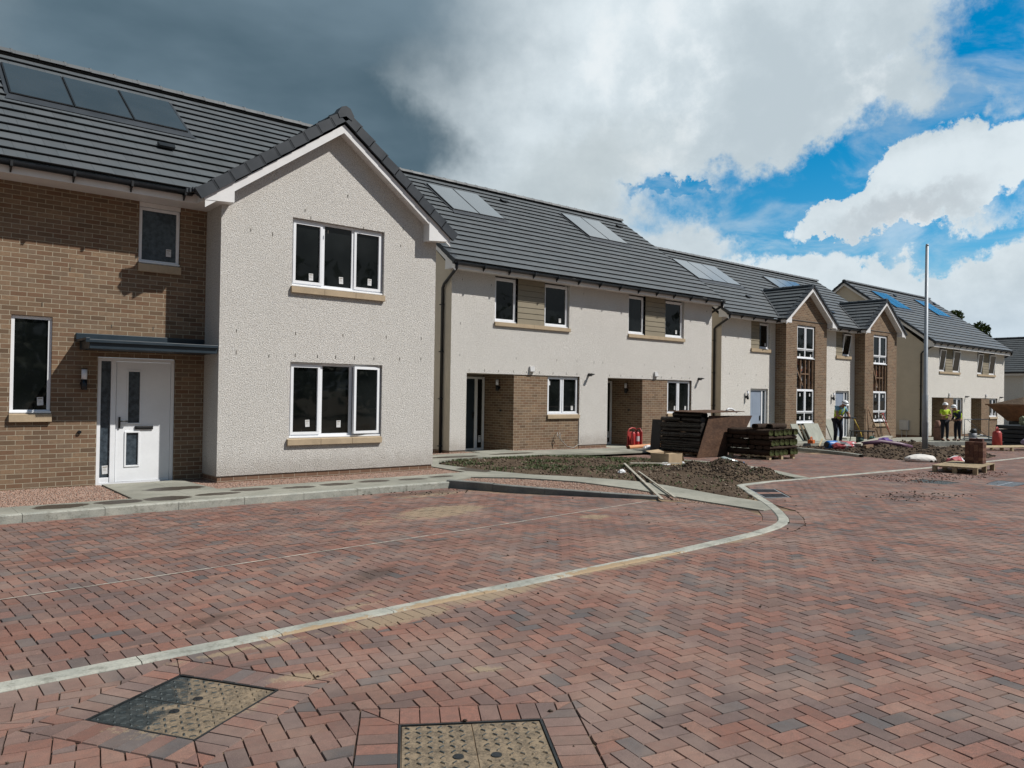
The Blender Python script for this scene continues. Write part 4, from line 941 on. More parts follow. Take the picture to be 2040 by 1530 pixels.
def inpoly(P, poly):
    x, y = P[:, 0], P[:, 1]; ins = np.zeros(len(P), bool); n = len(poly)
    for i in range(n):
        x1, y1 = poly[i]; x2, y2 = poly[(i+1) % n]
        c = (y1 > y) != (y2 > y)
        with np.errstate(divide='ignore', invalid='ignore'): xx = (x2-x1)*(y-y1)/(y2-y1)+x1
        ins ^= c & (x < xx)
    return ins
def area(poly): return sum(poly[i][0]*poly[(i+1) % len(poly)][1]-poly[(i+1) % len(poly)][0]*poly[i][1] for i in range(len(poly)))/2
def clip_half(q, a, b, keep_left=True):
    out = []; n = len(q)
    def sd_(p): v = (b[0]-a[0])*(p[1]-a[1])-(b[1]-a[1])*(p[0]-a[0]); return v if keep_left else -v
    for i in range(n):
        p, r = q[i], q[(i+1) % n]; dp, dr = sd_(p), sd_(r)
        if dp >= 0: out.append(p)
        if (dp >= 0) != (dr >= 0):
            t = dp/(dp-dr); out.append((p[0]+(r[0]-p[0])*t, p[1]+(r[1]-p[1])*t))
    return out
def seg_d(p, a, b):
    ax, ay = a; dx, dy = b[0]-ax, b[1]-ay; L = dx*dx+dy*dy
    t = max(0, min(1, ((p[0]-ax)*dx+(p[1]-ay)*dy)/L)); return math.hypot(p[0]-ax-dx*t, p[1]-ay-dy*t)

def herringbone(poly, ang, org, holes=(), W=0.1015, view=None):
    """list of block outlines laid in 90-degree herringbone inside poly, cut at its edges and round the holes"""
    if area(poly) < 0: poly = poly[::-1]
    ca, sa = math.cos(ang), math.sin(ang)
    A = np.array(poly)-np.array(org); loc = np.stack([A[:, 0]*ca+A[:, 1]*sa, -A[:, 0]*sa+A[:, 1]*ca], 1)/W
    i0, j0 = np.floor(loc.min(0)).astype(int)-3; i1, j1 = np.ceil(loc.max(0)).astype(int)+3
    I, J = np.meshgrid(np.arange(i0, i1), np.arange(j0, j1), indexing='ij'); cls = (I-J) % 4
    out = []
    for c, (w_, h_) in ((0, (2, 1)), (3, (1, 2))):
        m_ = cls == c; i = I[m_].astype(float); j = J[m_].astype(float)
        if c == 3: pass
        Q = np.stack([np.stack([i, j], 1), np.stack([i+w_, j], 1), np.stack([i+w_, j+h_], 1), np.stack([i, j+h_], 1)], 1)*W
        X = Q[..., 0]*ca-Q[..., 1]*sa+org[0]; Y = Q[..., 0]*sa+Q[..., 1]*ca+org[1]
        out.append(np.stack([X, Y], -1))
    Q = np.concatenate(out); cen = Q.mean(1)
    if view is not None: k = view(cen); Q, cen = Q[k], cen[k]
    ins = np.stack([inpoly(Q[:, k], poly) for k in range(4)], 1)
    full = ins.all(1); part = ins.any(1) & ~full
    hm = np.zeros(len(Q), bool); hall = np.zeros(len(Q), bool)
    for hp in holes:
        hh = np.stack([inpoly(Q[:, k], hp) for k in range(4)], 1)
        near = inpoly(cen, [(p[0]+(p[0]-np.mean([q[0] for q in hp]))*0.25, p[1]+(p[1]-np.mean([q[1] for q in hp]))*0.25) for p in hp])
        hm |= hh.any(1) | near; hall |= hh.all(1)
    res = [tuple(map(tuple, q)) for q in Q[full & ~hm]]
    for q in Q[(part | (hm & (full | part))) & ~hall]:
        g = [tuple(p) for p in q]; c = tuple(np.mean(q, 0))
        n = len(poly)
        for i in range(n):
            a, b = poly[i], poly[(i+1) % n]
            if seg_d(c, a, b) < 0.13: g = clip_half(g, a, b)
            if len(g) < 3: break
        pieces = [g] if len(g) >= 3 else []
        for hp in holes:
            hp = hp if area(hp) > 0 else hp[::-1]; new = []
            for g in pieces:
                # keep the parts of g outside the convex hole
                rest = g
                for i in range(len(hp)):
                    if len(rest) < 3: break
                    a, b = hp[i], hp[(i+1) % len(hp)]
                    o_ = clip_half(rest, a, b, False)
                    if len(o_) >= 3: new.append(o_)
                    rest = clip_half(rest, a, b, True)
            pieces = new
        res += [tuple(g) for g in pieces if abs(area(g)) > 2e-4]
    return res

def lay(name, quads, near=9.5, grey=1.0, dim=1.0, ztop=0.0):
    V = []; F = []; C = []
    for q in quads:
        if area(q) < 0: q = q[::-1]
        cx = sum(p[0] for p in q)/len(q); cy = sum(p[1] for p in q)/len(q); d = math.hypot(cx, cy)
        col = pcolor(cx, cy, grey, dim); b = len(V); n = len(q); dz = random.gauss(0, 0.0009)+ztop
        tx, ty = random.gauss(0, 0.006), random.gauss(0, 0.006)
        def ins(p, e):
            dx, dy = p[0]-cx, p[1]-cy; L = math.hypot(dx, dy) or 1; k = max(0.2, 1-e*1.25/L); return cx+dx*k, cy+dy*k
        if d < near:
            for p in q: X, Y = ins(p, 0.0022+random.random()*0.0014); V.append((X, Y, G(X)-0.009+dz))
            for p in q: X, Y = ins(p, 0.0065); V.append((X, Y, G(X)+dz+(X-cx)*tx+(Y-cy)*ty))
            F.append(tuple(range(b+n, b+2*n))); C += [col]*n
            for i in range(n):
                j = (i+1) % n; F.append((b+i, b+j, b+n+j, b+n+i)); C += [col]*4
        else:
            for p in q: X, Y = ins(p, 0.0042); V.append((X, Y, G(X)+dz))
            F.append(tuple(range(b, b+n))); C += [col]*n
    me = bpy.data.meshes.new(name); me.from_pydata(V, [], F); a = me.color_attributes.new('Col', 'FLOAT_COLOR', 'CORNER')
    a.data.foreach_set('color', np.array(C, dtype=np.float32).ravel()); me.materials.append(PAVE); me.update()
    o = bpy.data.objects.new(name, me); COL.objects.link(o); return struct(o)

def rot(c, hx, hy, a):
    ca, sa = math.cos(a), math.sin(a); return [(c[0]+x*ca-y*sa, c[1]+x*sa+y*ca) for x, y in ((-hx, -hy), (hx, -hy), (hx, hy), (-hx, hy))]
def frame_blocks(c, half, a, wd=0.205):
    """soldier course of blocks round a square cover"""
    res = []; n = int(round(2*half/0.1)); ca, sa = math.cos(a), math.sin(a)
    for s in range(4):
        th = a+s*math.pi/2; ct, st = math.cos(th), math.sin(th)
        st_ = 2*half/n
        for k in range(-2, n+2):
            # mitred corners: cut the end blocks at 45 degrees
            x0, x1 = -half+k*st_, -half+(k+1)*st_
            q = [(x0, -half-wd), (x1, -half-wd), (x1, -half), (x0, -half)]
            q = clip_half(q, (-half, -half), (-half-wd, -half-wd), True) if k < 0 else q
            q = clip_half(q, (half+wd, -half-wd), (half, -half), True) if k >= n and len(q) >= 3 else q
            if len(q) < 3 or abs(area(q)) < 1e-3: continue
            res.append(tuple((c[0]+x*ct-y*st, c[1]+x*st+y*ct) for x, y in q))
    return res
def course(pts, w_=0.2, bl=0.1, side=1):
    """header course following a polyline, on its left (side=1) or right"""
    res = []
    acc = []
    for i in range(len(pts)-1):
        a, b = pts[i], pts[i+1]; L = math.hypot(b[0]-a[0], b[1]-a[1]); n = max(1, round(L/bl)); dx, dy = (b[0]-a[0])/L, (b[1]-a[1])/L
        nx, ny = -dy*side, dx*side
        for k in range(n):
            p = (a[0]+dx*L*k/n, a[1]+dy*L*k/n); q = (a[0]+dx*L*(k+1)/n, a[1]+dy*L*(k+1)/n)
            res.append((p, q, (q[0]+nx*w_, q[1]+ny*w_), (p[0]+nx*w_, p[1]+ny*w_)))
    return res

def sheet(name, poly, zf, mat, step=0.5, thick=0.0, kind='structure'):
    """a flat area: triangulated polygon with its height taken from zf, optional vertical edge"""
    bm = bmesh.new(); n = len(poly); pts = []
    for i in range(n):
        a, b = poly[i], poly[(i+1) % n]; k = max(1, int(math.hypot(b[0]-a[0], b[1]-a[1])/step))
        for j in range(k): pts.append((a[0]+(b[0]-a[0])*j/k, a[1]+(b[1]-a[1])*j/k))
    vs = [bm.verts.new((x, y, 0)) for x, y in pts]; f = bm.faces.new(vs)
    if f.normal.z < 0: f.normal_flip()
    bm.normal_update()
    if f.normal.z < 0: bmesh.ops.reverse_faces(bm, faces=[f])
    bmesh.ops.triangulate(bm, faces=[f])
    if thick:
        for i in range(len(vs)):
            a, b = vs[i], vs[(i+1) % len(vs)]
            pass
    for v in bm.verts: v.co.z = zf(v.co.x, v.co.y)
    if thick:
        ed = [e for e in bm.edges if len(e.link_faces) == 1]
        r = bmesh.ops.extrude_edge_only(bm, edges=ed)
        for g in r['geom']:
            if isinstance(g, bmesh.types.BMVert): g.co.z -= thick
        bmesh.ops.recalc_face_normals(bm, faces=bm.faces)
    uvl = bm.loops.layers.uv.new('UVMap')
    for fc in bm.faces:
        for l in fc.loops: l[uvl].uv = (l.vert.co.x, l.vert.co.y)
    me = bpy.data.meshes.new(name); bm.to_mesh(me); bm.free(); me.materials.append(mat)
    o = bpy.data.objects.new(name, me); COL.objects.link(o); o['kind'] = kind; return o

# ---- base sheets
def earth_mat():
    mt, t, b = newmat('earth'); co = t.n('ShaderNodeTexCoord').outputs['Object']
    n = t.noise(co, 0.6, 6, 0.6); nf = t.noise(co, 14, 5, 0.7)
    c = t.mix(t.ramp(n, 0.35, 0.65), (0.16, 0.13, 0.10), (0.22, 0.19, 0.15)); c = t.mix(t.ramp(nf, 0.4, 0.7, 0, 0.6), c, (0.09, 0.07, 0.055))
    setb(t, b, c, 0.95, spec=0.1, bump=nf, bstr=0.6, bdist=0.02); return mt
EARTH = earth_mat()
gx = [-60, -20, 0, 14, 20, 30, 40, 50, 60, 90, 300, 900]
mb = MB()
for i in range(len(gx)-1): mb.poly([(gx[i], -600, G(gx[i])-0.05), (gx[i+1], -600, G(gx[i+1])-0.05), (gx[i+1], 700, G(gx[i+1])-0.05), (gx[i], 700, G(gx[i])-0.05)])
struct(mb.build('ground', EARTH))

K1 = [(-5, 5.17), (2, 5.18), (6.8, 5.30), (8.5, 5.42), (9.1, 5.52), (9.6, 5.68), (10.0, 5.93), (10.5, 6.32), (11.05, 6.80), (12.0, 7.72), (12.88, 8.55)]
K1b = [(12.88, 8.55), (14.0, 8.58), (15.4, 8.56), (18, 8.60), (21.5, 8.64), (26, 8.85), (31, 9.1), (46, 9.9)]
def offs(pts, d):
    r = []
    for i, p in enumerate(pts):
        a = pts[max(0, i-1)]; b = pts[min(len(pts)-1, i+1)]; L = math.hypot(b[0]-a[0], b[1]-a[1]); r.append((p[0]-(b[1]-a[1])/L*d, p[1]+(b[0]-a[0])/L*d))
    return r
c1 = (1.358, 4.317); a1 = R(32.0); c2 = (2.237, 2.886); a2 = R(-32.2)
lo = offs(K1, -0.075); hi = offs(K1, 0.075); lob = offs(K1b, -0.06); hib = offs(K1b, 0.06)
road_poly = lo[:-1]+[(12.95, 8.45)]+lob[1:]+[(46, -9), (-5, -9)]
def in_view(c): a = np.degrees(np.arctan2(c[:, 1], c[:, 0])); d = np.hypot(c[:, 0], c[:, 1]); return ((a > -4) & (a < 112)) | (d < 4)
holes = [rot(c1, 0.548, 0.548, a1), rot(c2, 0.575, 0.575, a2), [(11.62, 7.22), (12.12, 7.02), (12.95, 7.82), (12.5, 8.15)], [(17.06, 6.5), (17.9, 6.5), (17.9, 7.25), (17.06, 7.25)], [(18.05, 5.56), (19.27, 5.66), (19.22, 6.16), (18.0, 6.06)]]
RA = R(-12)
roadcourse = course(lo[:8], 0.2, 0.101, -1)
rc_poly = road_poly
q1 = []
cut1 = rot(c1, 0.548, 0.548, a1); keep = []
for q in roadcourse:
    if not any(inpoly(np.array([p]), cut1)[0] for p in list(q)+[tuple(np.mean(q, 0))]): keep.append(q); continue
    rest = list(q) if area(q) > 0 else list(q)[::-1]
    for i in range(4):
        if len(rest) < 3: break
        a, b = cut1[i], cut1[(i+1) % 4]
        o_ = clip_half(rest, a, b, False)
        if len(o_) >= 3 and abs(area(o_)) > 3e-4: keep.append(tuple(o_))
        rest = clip_half(rest, a, b, True)
inner = offs(K1, -0.275)
road_in = inner[:8]+lo[8:-1]+[(12.95, 8.45)]+lob[1:]+[(46, -9), (-5, -9)]
q1 = herringbone(road_in, RA, (2.77, 3.65), holes, view=in_view)
fr1 = [q for q in frame_blocks(c1, 0.34, a1) if all(p[1] < 5.09 for p in q)]
fr1c = []
for q in frame_blocks(c1, 0.34, a1):
    if q in fr1: fr1c.append(q); continue
    g = clip_half(list(q), (-5, 5.095), (5, 5.10), False)
    if len(g) >= 3: fr1c.append(tuple(g))
fr2 = frame_blocks(c2, 0.368, a2)
lay('road', q1+keep+fr1c+fr2)
PARK = hi[:7]+[(10.3, 6.45), (10.27, 7.0), (10.2, 7.6), (10.0, 8.15), (9.35, 9.0), (8.42, 10.3), (8.0, 11.28), (-5, 11.28)]
WL = [(-4, 7.02), (0.85, 7.31), (6.34, 7.74), (9.75, 8.12)]
pin = offs(K1, 0.275)[:7]+[(10.15, 6.6), (10.28, 7.0)]
lower = [(-4, 5.45)]+pin[1:]+[(10.12, 7.6), (9.85, 7.92)]+offs(WL, -0.215)[::-1]
upper = offs(WL, 0.215)+[(9.6, 8.5), (9.2, 9.0), (8.3, 10.2), (7.95, 11.26), (-4, 11.26)]
pk = herringbone(lower, R(1.5), (1, 6), view=in_view)+herringbone(upper, R(4), (1, 9), view=in_view)
pk += course(hi[:9], 0.2, 0.101, 1)+course(offs(WL, 0.015), 0.2, 0.101, 1)+course(offs(WL, -0.015), 0.2, 0.101, -1)
lay('parking_bay', pk, near=8.5, grey=0.9)
DRIVE = hib[2:]+[(46, 13.2), (36, 13.6), (31, 12.9), (24.6, 12.1), (23.4, 14.5), (18.5, 15.0), (15.6, 14.85), (16.6, 13.9), (17.35, 12.9), (17.3, 11.7), (16.8, 10.5), (15.5, 8.64)]
lay('driveway', herringbone(DRIVE, R(3), (18, 10), view=in_view), near=0, grey=0.8, dim=1.05)
mb = MB()
for a, b in zip([-5, 0, 7, 14, 20, 30, 40], [0, 7, 14, 20, 30, 40, 46]): mb.poly([(a, -9, G(a)-0.011), (b, -9, G(b)-0.011), (b, 13.6 if a >= 14 else 11.3, G(b)-0.011), (a, 13.6 if a >= 14 else 11.3, G(a)-0.011)])
struct(mb.build('paving_bed', BED))
mb = MB()      # thin white marker strip between the two paved areas
for a, b in zip(WL[:-1], WL[1:]):
    mb.poly([(a[0], a[1]-0.013, G(a[0])+0.002), (b[0], b[1]-0.013, G(b[0])+0.002), (b[0], b[1]+0.013, G(b[0])+0.002), (a[0], a[1]+0.013, G(a[0])+0.002)])
struct(mb.build('marker_strip', plain('marker', (0.33, 0.30, 0.26), 0.8, 0.45, 5)))

# ---- kerbs
def kerb(name, pts, wd, top, bot, mat, unit=0.915, label=None):
    mb = MB(); d = [0]
    for i in range(len(pts)-1): d.append(d[-1]+math.hypot(pts[i+1][0]-pts[i][0], pts[i+1][1]-pts[i][1]))
    L_, R_ = offs(pts, wd/2), offs(pts, -wd/2)
    def at(P, s):
        for i in range(len(d)-1):
            if s <= d[i+1]+1e-9: t = (s-d[i])/(d[i+1]-d[i]); return (P[i][0]+(P[i+1][0]-P[i][0])*t, P[i][1]+(P[i+1][1]-P[i][1])*t)
        return P[-1]
    n = max(1, round(d[-1]/unit)); u = d[-1]/n
    for k in range(n):
        s0, s1 = k*u+0.003, (k+1)*u-0.003; m_ = 3; dz = random.gauss(0, 0.0015)
        ss = [s0+(s1-s0)*i/m_ for i in range(m_+1)]
        for i in range(m_):
            l0, r0, l1, r1 = at(L_, ss[i]), at(R_, ss[i]), at(L_, ss[i+1]), at(R_, ss[i+1])
            t0, t1 = top(*l0)+dz, top(*l1)+dz; b0, b1 = bot(*l0), bot(*l1); e = 0.014
            i0l = (l0[0]+(r0[0]-l0[0])*e/wd, l0[1]+(r0[1]-l0[1])*e/wd); i0r = (r0[0]+(l0[0]-r0[0])*e/wd, r0[1]+(l0[1]-r0[1])*e/wd)
            i1l = (l1[0]+(r1[0]-l1[0])*e/wd, l1[1]+(r1[1]-l1[1])*e/wd); i1r = (r1[0]+(l1[0]-r1[0])*e/wd, r1[1]+(l1[1]-r1[1])*e/wd); h_ = min(0.012, (t0-b0)*0.5)
            mb.poly([(*i0r, t0), (*i1r, t1), (*i1l, t1), (*i0l, t0)])
            mb.poly([(*r0, t0-h_), (*r1, t1-h_), (*i1r, t1), (*i0r, t0)]); mb.poly([(*i0l, t0), (*i1l, t1), (*l1, t1-h_), (*l0, t0-h_)])
            mb.poly([(*r0, b0), (*r1, b1), (*r1, t1-h_), (*r0, t0-h_)]); mb.poly([(*l1, b1), (*l0, b0), (*l0, t0-h_), (*l1, t1-h_)])
    return struct(mb.build(name, mat))
def kerbm():
    mt, t, b = newmat('weathered_kerb'); co = t.n('ShaderNodeTexCoord').outputs['Object']
    n = t.noise(co, 1.6, 6, 0.65); nf = t.noise(co, 60, 4, 0.7); ns = t.noise(co, 9, 6, 0.75)
    c = t.mix(t.ramp(n, 0.35, 0.65), (0.27, 0.28, 0.25), (0.40, 0.40, 0.35)); c = t.mix(t.ramp(ns, 0.48, 0.68, 0, 0.7), c, (0.15, 0.15, 0.125)); c = t.mix(t.ramp(nf, 0.45, 0.7, 0, 0.35), c, (0.14, 0.135, 0.12))
    sm = t.math('MAXIMUM', t.math('MAXIMUM', t.blob(co, (3.75, 5.12), (0.75, 0.14)), t.blob(co, (5.9, 5.2), (1.3, 0.12))), t.math('MULTIPLY', t.blob(co, (2.6, 5.1), (0.7, 0.10)), 0.7))
    sm = t.ramp(t.math('ADD', sm, t.math('ADD', t.math('MULTIPLY', t.math('SUBTRACT', ns, 0.5), 1.3), t.math('MULTIPLY', t.math('SUBTRACT', nf, 0.5), 0.5))), 0.15, 0.35)
    c = t.mix(sm, c, t.mix(nf, (0.24, 0.175, 0.11), (0.37, 0.28, 0.18)))
    setb(t, b, c, 0.9, spec=0.2, bump=nf, bstr=0.5, bdist=0.004); return mt
KERB = kerbm()
flat = lambda x, y: G(x)+0.010
kerb('kerb', K1, 0.15, flat, lambda x, y: G(x)-0.02, KERB)
kerb('kerb', K1b, 0.13, flat, lambda x, y: G(x)-0.02, KERB)
kerb('kerb', [(-5, 11.345), (8.05, 11.345)], 0.13, lambda x, y: PH(x, 12)+0.004, lambda x, y: G(x)-0.02, KERB)
kerb('kerb', [(8.05, 11.37), (8.25, 10.9), (8.48, 10.35), (8.9, 9.65), (9.37, 9.02), (9.75, 8.55), (10.02, 8.2)], 0.12, lambda x, y: PH(x, y)+0.03, lambda x, y: G(x)-0.02, CONCD)
kerb('kerb', [(24.1, 11.6), (24.6, 12.3), (25.2, 13.4), (25.6, 14.6)], 0.15, lambda x, y: G(x)+0.09, lambda x, y: G(x)-0.02, KERB)
kerb('kerb', [(34.6, 15.0), (41, 13.4), (50, 13.6)], 0.15, lambda x, y: G(x)+0.16, lambda x, y: G(x)-0.05, CONCD)

# ---- paths (concrete flags)
def path_mat():
    mt, t, b = newmat('path_flags'); co = t.n('ShaderNodeTexCoord').outputs['Object']
    n = t.noise(co, 0.9, 6, 0.6); ns = t.noise(co, 4.5, 7, 0.7); nf = t.noise(co, 90, 4, 0.7)
    c = t.mix(t.ramp(n, 0.35, 0.68), (0.21, 0.21, 0.178), (0.31, 0.305, 0.258)); c = t.mix(t.ramp(ns, 0.5, 0.75, 0, 0.5), c, (0.15, 0.15, 0.12)); c = t.mix(t.ramp(nf, 0.45, 0.7, 0, 0.3), c, (0.13, 0.13, 0.11))
    # joints between flags every 0.75 m
    sx = t.n('ShaderNodeSeparateXYZ', {0: co}).outputs
    fx = t.math('ABSOLUTE', t.math('SUBTRACT', t.math('FRACT', t.math('DIVIDE', sx[0], 0.75)), 0.5))
    jt = t.ramp(fx, 0.493, 0.499)
    c = t.mix(t.math('MULTIPLY', jt, 0.7), c, (0.06, 0.06, 0.05))
    # damp patches drying on the flags
    wet = None
    for ctr, r in [((2.02, 11.76), (0.36, 0.22)), ((2.75, 11.79), (0.34, 0.21)), ((3.4, 11.8), (0.36, 0.25)), ((4.15, 11.9), (0.36, 0.16)), ((4.75, 12.15), (0.36, 0.2)), ((5.5, 12.0), (0.3, 0.16)), ((6.2, 12.05), (0.33, 0.19)), ((6.95, 12.1), (0.33, 0.18)), ((7.7, 12.0), (0.3, 0.15)), ((8.4, 12.1), (0.3, 0.14)), ((3.8, 12.9), (0.5, 0.25)), ((9.7, 12.8), (0.3, 0.5)), ((11.2, 15.6), (0.8, 0.25)), ((13.2, 15.7), (0.8, 0.2))]:
        q = t.blob(co, ctr, r); wet = q if wet is None else t.math('MAXIMUM', wet, q)
    wet = t.math('ADD', wet, t.math('MULTIPLY', t.math('SUBTRACT', ns, 0.5), 0.8)); wm = t.ramp(wet, 0.02, 0.12)
    c = t.mix(t.math('MULTIPLY', wm, 0.95), c, (0.050, 0.040, 0.031))
    setb(t, b, c, t.ramp(wm, 0, 1, 0.9, 0.5), spec=0.25, bump=nf, bstr=0.35, bdist=0.003); return mt
PATHM = path_mat()
phs = lambda x, y: PH(x, y)
P1 = [(-5, 11.41), (8.0, 11.41), (8.28, 11.5), (8.85, 11.75), (9.5, 11.2), (10.1, 10.2), (10.42, 9.0), (10.4, 8.0), (10.34, 7.2), (10.3, 6.42), (10.5, 6.42), (11.14, 7.0), (11.2, 7.6), (11.3, 8.3), (11.33, 9.1), (11.2, 9.7), (10.7, 10.6), (10.15, 11.4), (9.85, 12.7), (9.8, 14.2), (10.3, 14.95), (11.4, 15.25), (14.1, 15.0), (16.0, 14.95), (21, 15.25), (24.5, 15.1), (24.5, 16.4), (13.9, 16.45), (13.9, 16.9), (12.7, 16.9), (12.7, 16.45), (9.5, 16.4), (9.3, 12.55), (8.6, 12.5), (4.35, 12.52), (4.25, 14.05), (3.0, 14.05), (2.98, 12.06), (-5, 12.06)]
sheet('path', P1, phs, PATHM, 0.35, 0.05)
sheet('path', offs([(14.2, 14.75), (15.6, 14.1), (16.9, 13.0), (17.1, 11.8), (16.6, 10.5), (15.3, 8.62)], -0.17)+offs([(14.2, 14.75), (15.6, 14.1), (16.9, 13.0), (17.1, 11.8), (16.6, 10.5), (15.3, 8.62)], 0.17)[::-1], lambda x, y: G(x)+0.02, PATHM, 0.35, 0.06)
sheet('path', [(26.3, 16.0), (34.6, 15.9), (41, 13.6), (52, 13.8), (52, 17.7), (44.5, 17.7), (41, 17.9), (36.7, 17.4), (33.1, 17.9), (29, 17.4), (26.3, 17.9)], lambda x, y: G(x)+0.12, PATHM, 0.6, 0.12)

# ---- gravel and soil beds
def gravel_mat():
    mt, t, b = newmat('pink_gravel'); co = t.n('ShaderNodeTexCoord').outputs['Object']
    v = t.n('ShaderNodeTexVoronoi', {'Vector': co, 'Scale': 48.0, 'Randomness': 1.0}); cs = t.n('ShaderNodeSeparateColor', {0: v.outputs['Color']}).outputs
    c = t.mix(cs[0], (0.30, 0.17, 0.125), (0.44, 0.315, 0.25)); c = t.mix(t.ramp(cs[1], 0.6, 0.9), c, (0.25, 0.20, 0.17)); c = t.mix(t.ramp(v.outputs['Distance'], 0.25, 0.6), c, (0.09, 0.06, 0.045))
    setb(t, b, c, 0.85, spec=0.2, bump=t.math('SUBTRACT', 1.0, v.outputs['Distance']), bstr=1.0, bdist=0.012); return mt
GRAV = gravel_mat()
def stone_mat(name, c1_, c2_, c3_):
    mt, t, b = newmat(name); at = t.n('ShaderNodeAttribute', attribute_name='Col').outputs['Fac']
    co = t.n('ShaderNodeTexCoord').outputs['Object']; cr = t.mix(t.ramp(at, 0.0, 0.7), c1_, c2_); cr = t.mix(t.ramp(at, 0.7, 1.0), cr, c3_)
    setb(t, b, t.mix(t.math('MULTIPLY', t.noise(co, 120, 3, 0.6), 0.35), cr, tuple(x*0.5 for x in c1_)), 0.85, spec=0.2); return mt
def scatter(name, polys, zf, per_m2, size, mat, kind='stuff', flat_=0.75, seedn=1, dens=None):
    rg = np.random.default_rng(seedn); P = []
    for poly in polys:
        A = np.array(poly); lo_, hi_ = A.min(0), A.max(0); n = int((hi_[0]-lo_[0])*(hi_[1]-lo_[1])*per_m2)
        q = rg.uniform(lo_, hi_, (n, 2)); q = q[inpoly(q, poly)]
        if dens is not None: q = q[rg.random(len(q)) < np.array([dens(x, y) for x, y in q])] if len(q) else q
        P.append(q)
    P = np.concatenate(P); n = len(P)
    base = np.array([(1, 0, 0), (0, 1, 0), (-1, 0, 0), (0, -1, 0), (0, 0, 1), (0, 0, -1)], float)
    F0 = np.array([(0, 1, 4), (1, 2, 4), (2, 3, 4), (3, 0, 4), (1, 0, 5), (2, 1, 5), (3, 2, 5), (0, 3, 5)])
    s = rg.uniform(size[0], size[1], n)
    th = rg.uniform(0, 6.28, n); V = base[None]*rg.uniform(0.65, 1.25, (n, 6, 1)); V = V+rg.normal(0, 0.12, V.shape)
    V[:, :, 2] *= flat_
    ct, st = np.cos(th)[:, None], np.sin(th)[:, None]; X = V[:, :, 0]*ct-V[:, :, 1]*st; Y = V[:, :, 0]*st+V[:, :, 1]*ct
    tl = rg.normal(0, 0.35, n)[:, None]; Z = V[:, :, 2]+X*tl
    z = np.array([zf(x, y) for x, y in P])
    VV = np.stack([X*s[:, None]+P[:, 0:1], Y*s[:, None]+P[:, 1:2], Z*s[:, None]+z[:, None]+s[:, None]*0.3], -1).reshape(-1, 3)
    FF = (F0[None]+np.arange(n)[:, None, None]*6).reshape(-1, 3)
    me = bpy.data.meshes.new(name); me.vertices.add(len(VV)); me.vertices.foreach_set('co', VV.ravel()); me.loops.add(FF.size); me.loops.foreach_set('vertex_index', FF.ravel())
    me.polygons.add(len(FF)); me.polygons.foreach_set('loop_start', np.arange(len(FF))*3); me.update(calc_edges=True)
    a = me.color_attributes.new('Col', 'FLOAT_COLOR', 'POINT'); cc = np.repeat(rg.random(n), 6); a.data.foreach_set('color', np.stack([cc, cc, cc, np.ones_like(cc)], 1).astype(np.float32).ravel())
    me.materials.append(mat); o = bpy.data.objects.new(name, me); COL.objects.link(o); o['kind'] = kind; return o
GST = stone_mat('gravel_stone', (0.27, 0.155, 0.115), (0.46, 0.32, 0.25), (0.30, 0.27, 0.24))
gr_polys = [[(-2, 12.07), (2.97, 12.07), (3.0, 14.16), (-2, 14.16)], [(4.27, 12.53), (8.6, 12.51), (9.3, 12.56), (9.45, 14.6), (9.15, 14.6), (9.12, 13.45), (4.68, 13.45), (4.66, 14.1), (4.27, 14.1)],
            [(8.12, 11.40), (8.55, 10.38), (8.97, 9.7), (9.43, 9.07), (10.07, 8.25), (10.2, 7.7), (10.28, 6.6), (10.33, 7.2), (10.39, 8.0), (10.41, 9.0), (10.09, 10.18), (9.48, 11.18), (8.84, 11.73), (8.3, 11.48)]]
gr_far = [[(9.5, 16.42), (12.65, 16.47), (12.65, 16.9), (9.5, 16.9)], [(13.95, 16.47), (18.2, 16.47), (18.2, 16.92), (13.95, 16.92)], [(19.9, 16.47), (23.7, 16.47), (23.7, 16.92), (19.9, 16.92)]]
gz = lambda x, y: PH(x, y)-0.028
for i, p in enumerate(gr_polys+gr_far): sheet('gravel_bed', p, gz, GRAV, 0.3)
scatter('gravel', gr_polys, gz, 2600, (0.007, 0.013), GST, seedn=3)
scatter('gravel', gr_far, gz, 700, (0.012, 0.02), GST, seedn=4)
def soil_mat():
    mt, t, b = newmat('soil'); co = t.n('ShaderNodeTexCoord').outputs['Object']
    n = t.noise(co, 1.3, 6, 0.65); nm = t.noise(co, 9, 6, 0.7); nf = t.noise(co, 45, 4, 0.7)
    c = t.mix(t.ramp(n, 0.35, 0.65), (0.078, 0.055, 0.038), (0.120, 0.088, 0.060)); c = t.mix(t.ramp(nf, 0.4, 0.7, 0, 0.6), c, (0.032, 0.023, 0.018))
    c = t.mix(t.ramp(nm, 0.60, 0.72, 0, 0.6), c, (0.20, 0.155, 0.11))
    setb(t, b, c, 0.95, spec=0.12, bump=t.math('ADD', nm, t.math('MULTIPLY', nf, 0.5)), bstr=1.0, bdist=0.04); return mt
SOIL = soil_mat()
SOILP = [(9.9, 13.9), (10.1, 14.6), (10.9, 15.05), (12.9, 14.95), (14.2, 14.6), (15.6, 13.85), (16.65, 12.9), (16.88, 11.8), (16.4, 10.6), (15.05, 8.68), (12.8, 8.66), (12.55, 8.35), (11.35, 7.2), (11.26, 7.6), (11.36, 8.3), (11.4, 9.1), (11.27, 9.72), (10.77, 10.65), (10.2, 11.45), (9.9, 12.7)]
HEAPS = [(14.35, 9.85, 0.62, 0.30), (13.95, 9.35, 0.70, 0.17), (13.75, 10.2, 0.50, 0.17), (14.55, 9.1, 0.55, 0.15), (11.25, 11.2, 0.45, 0.15)]
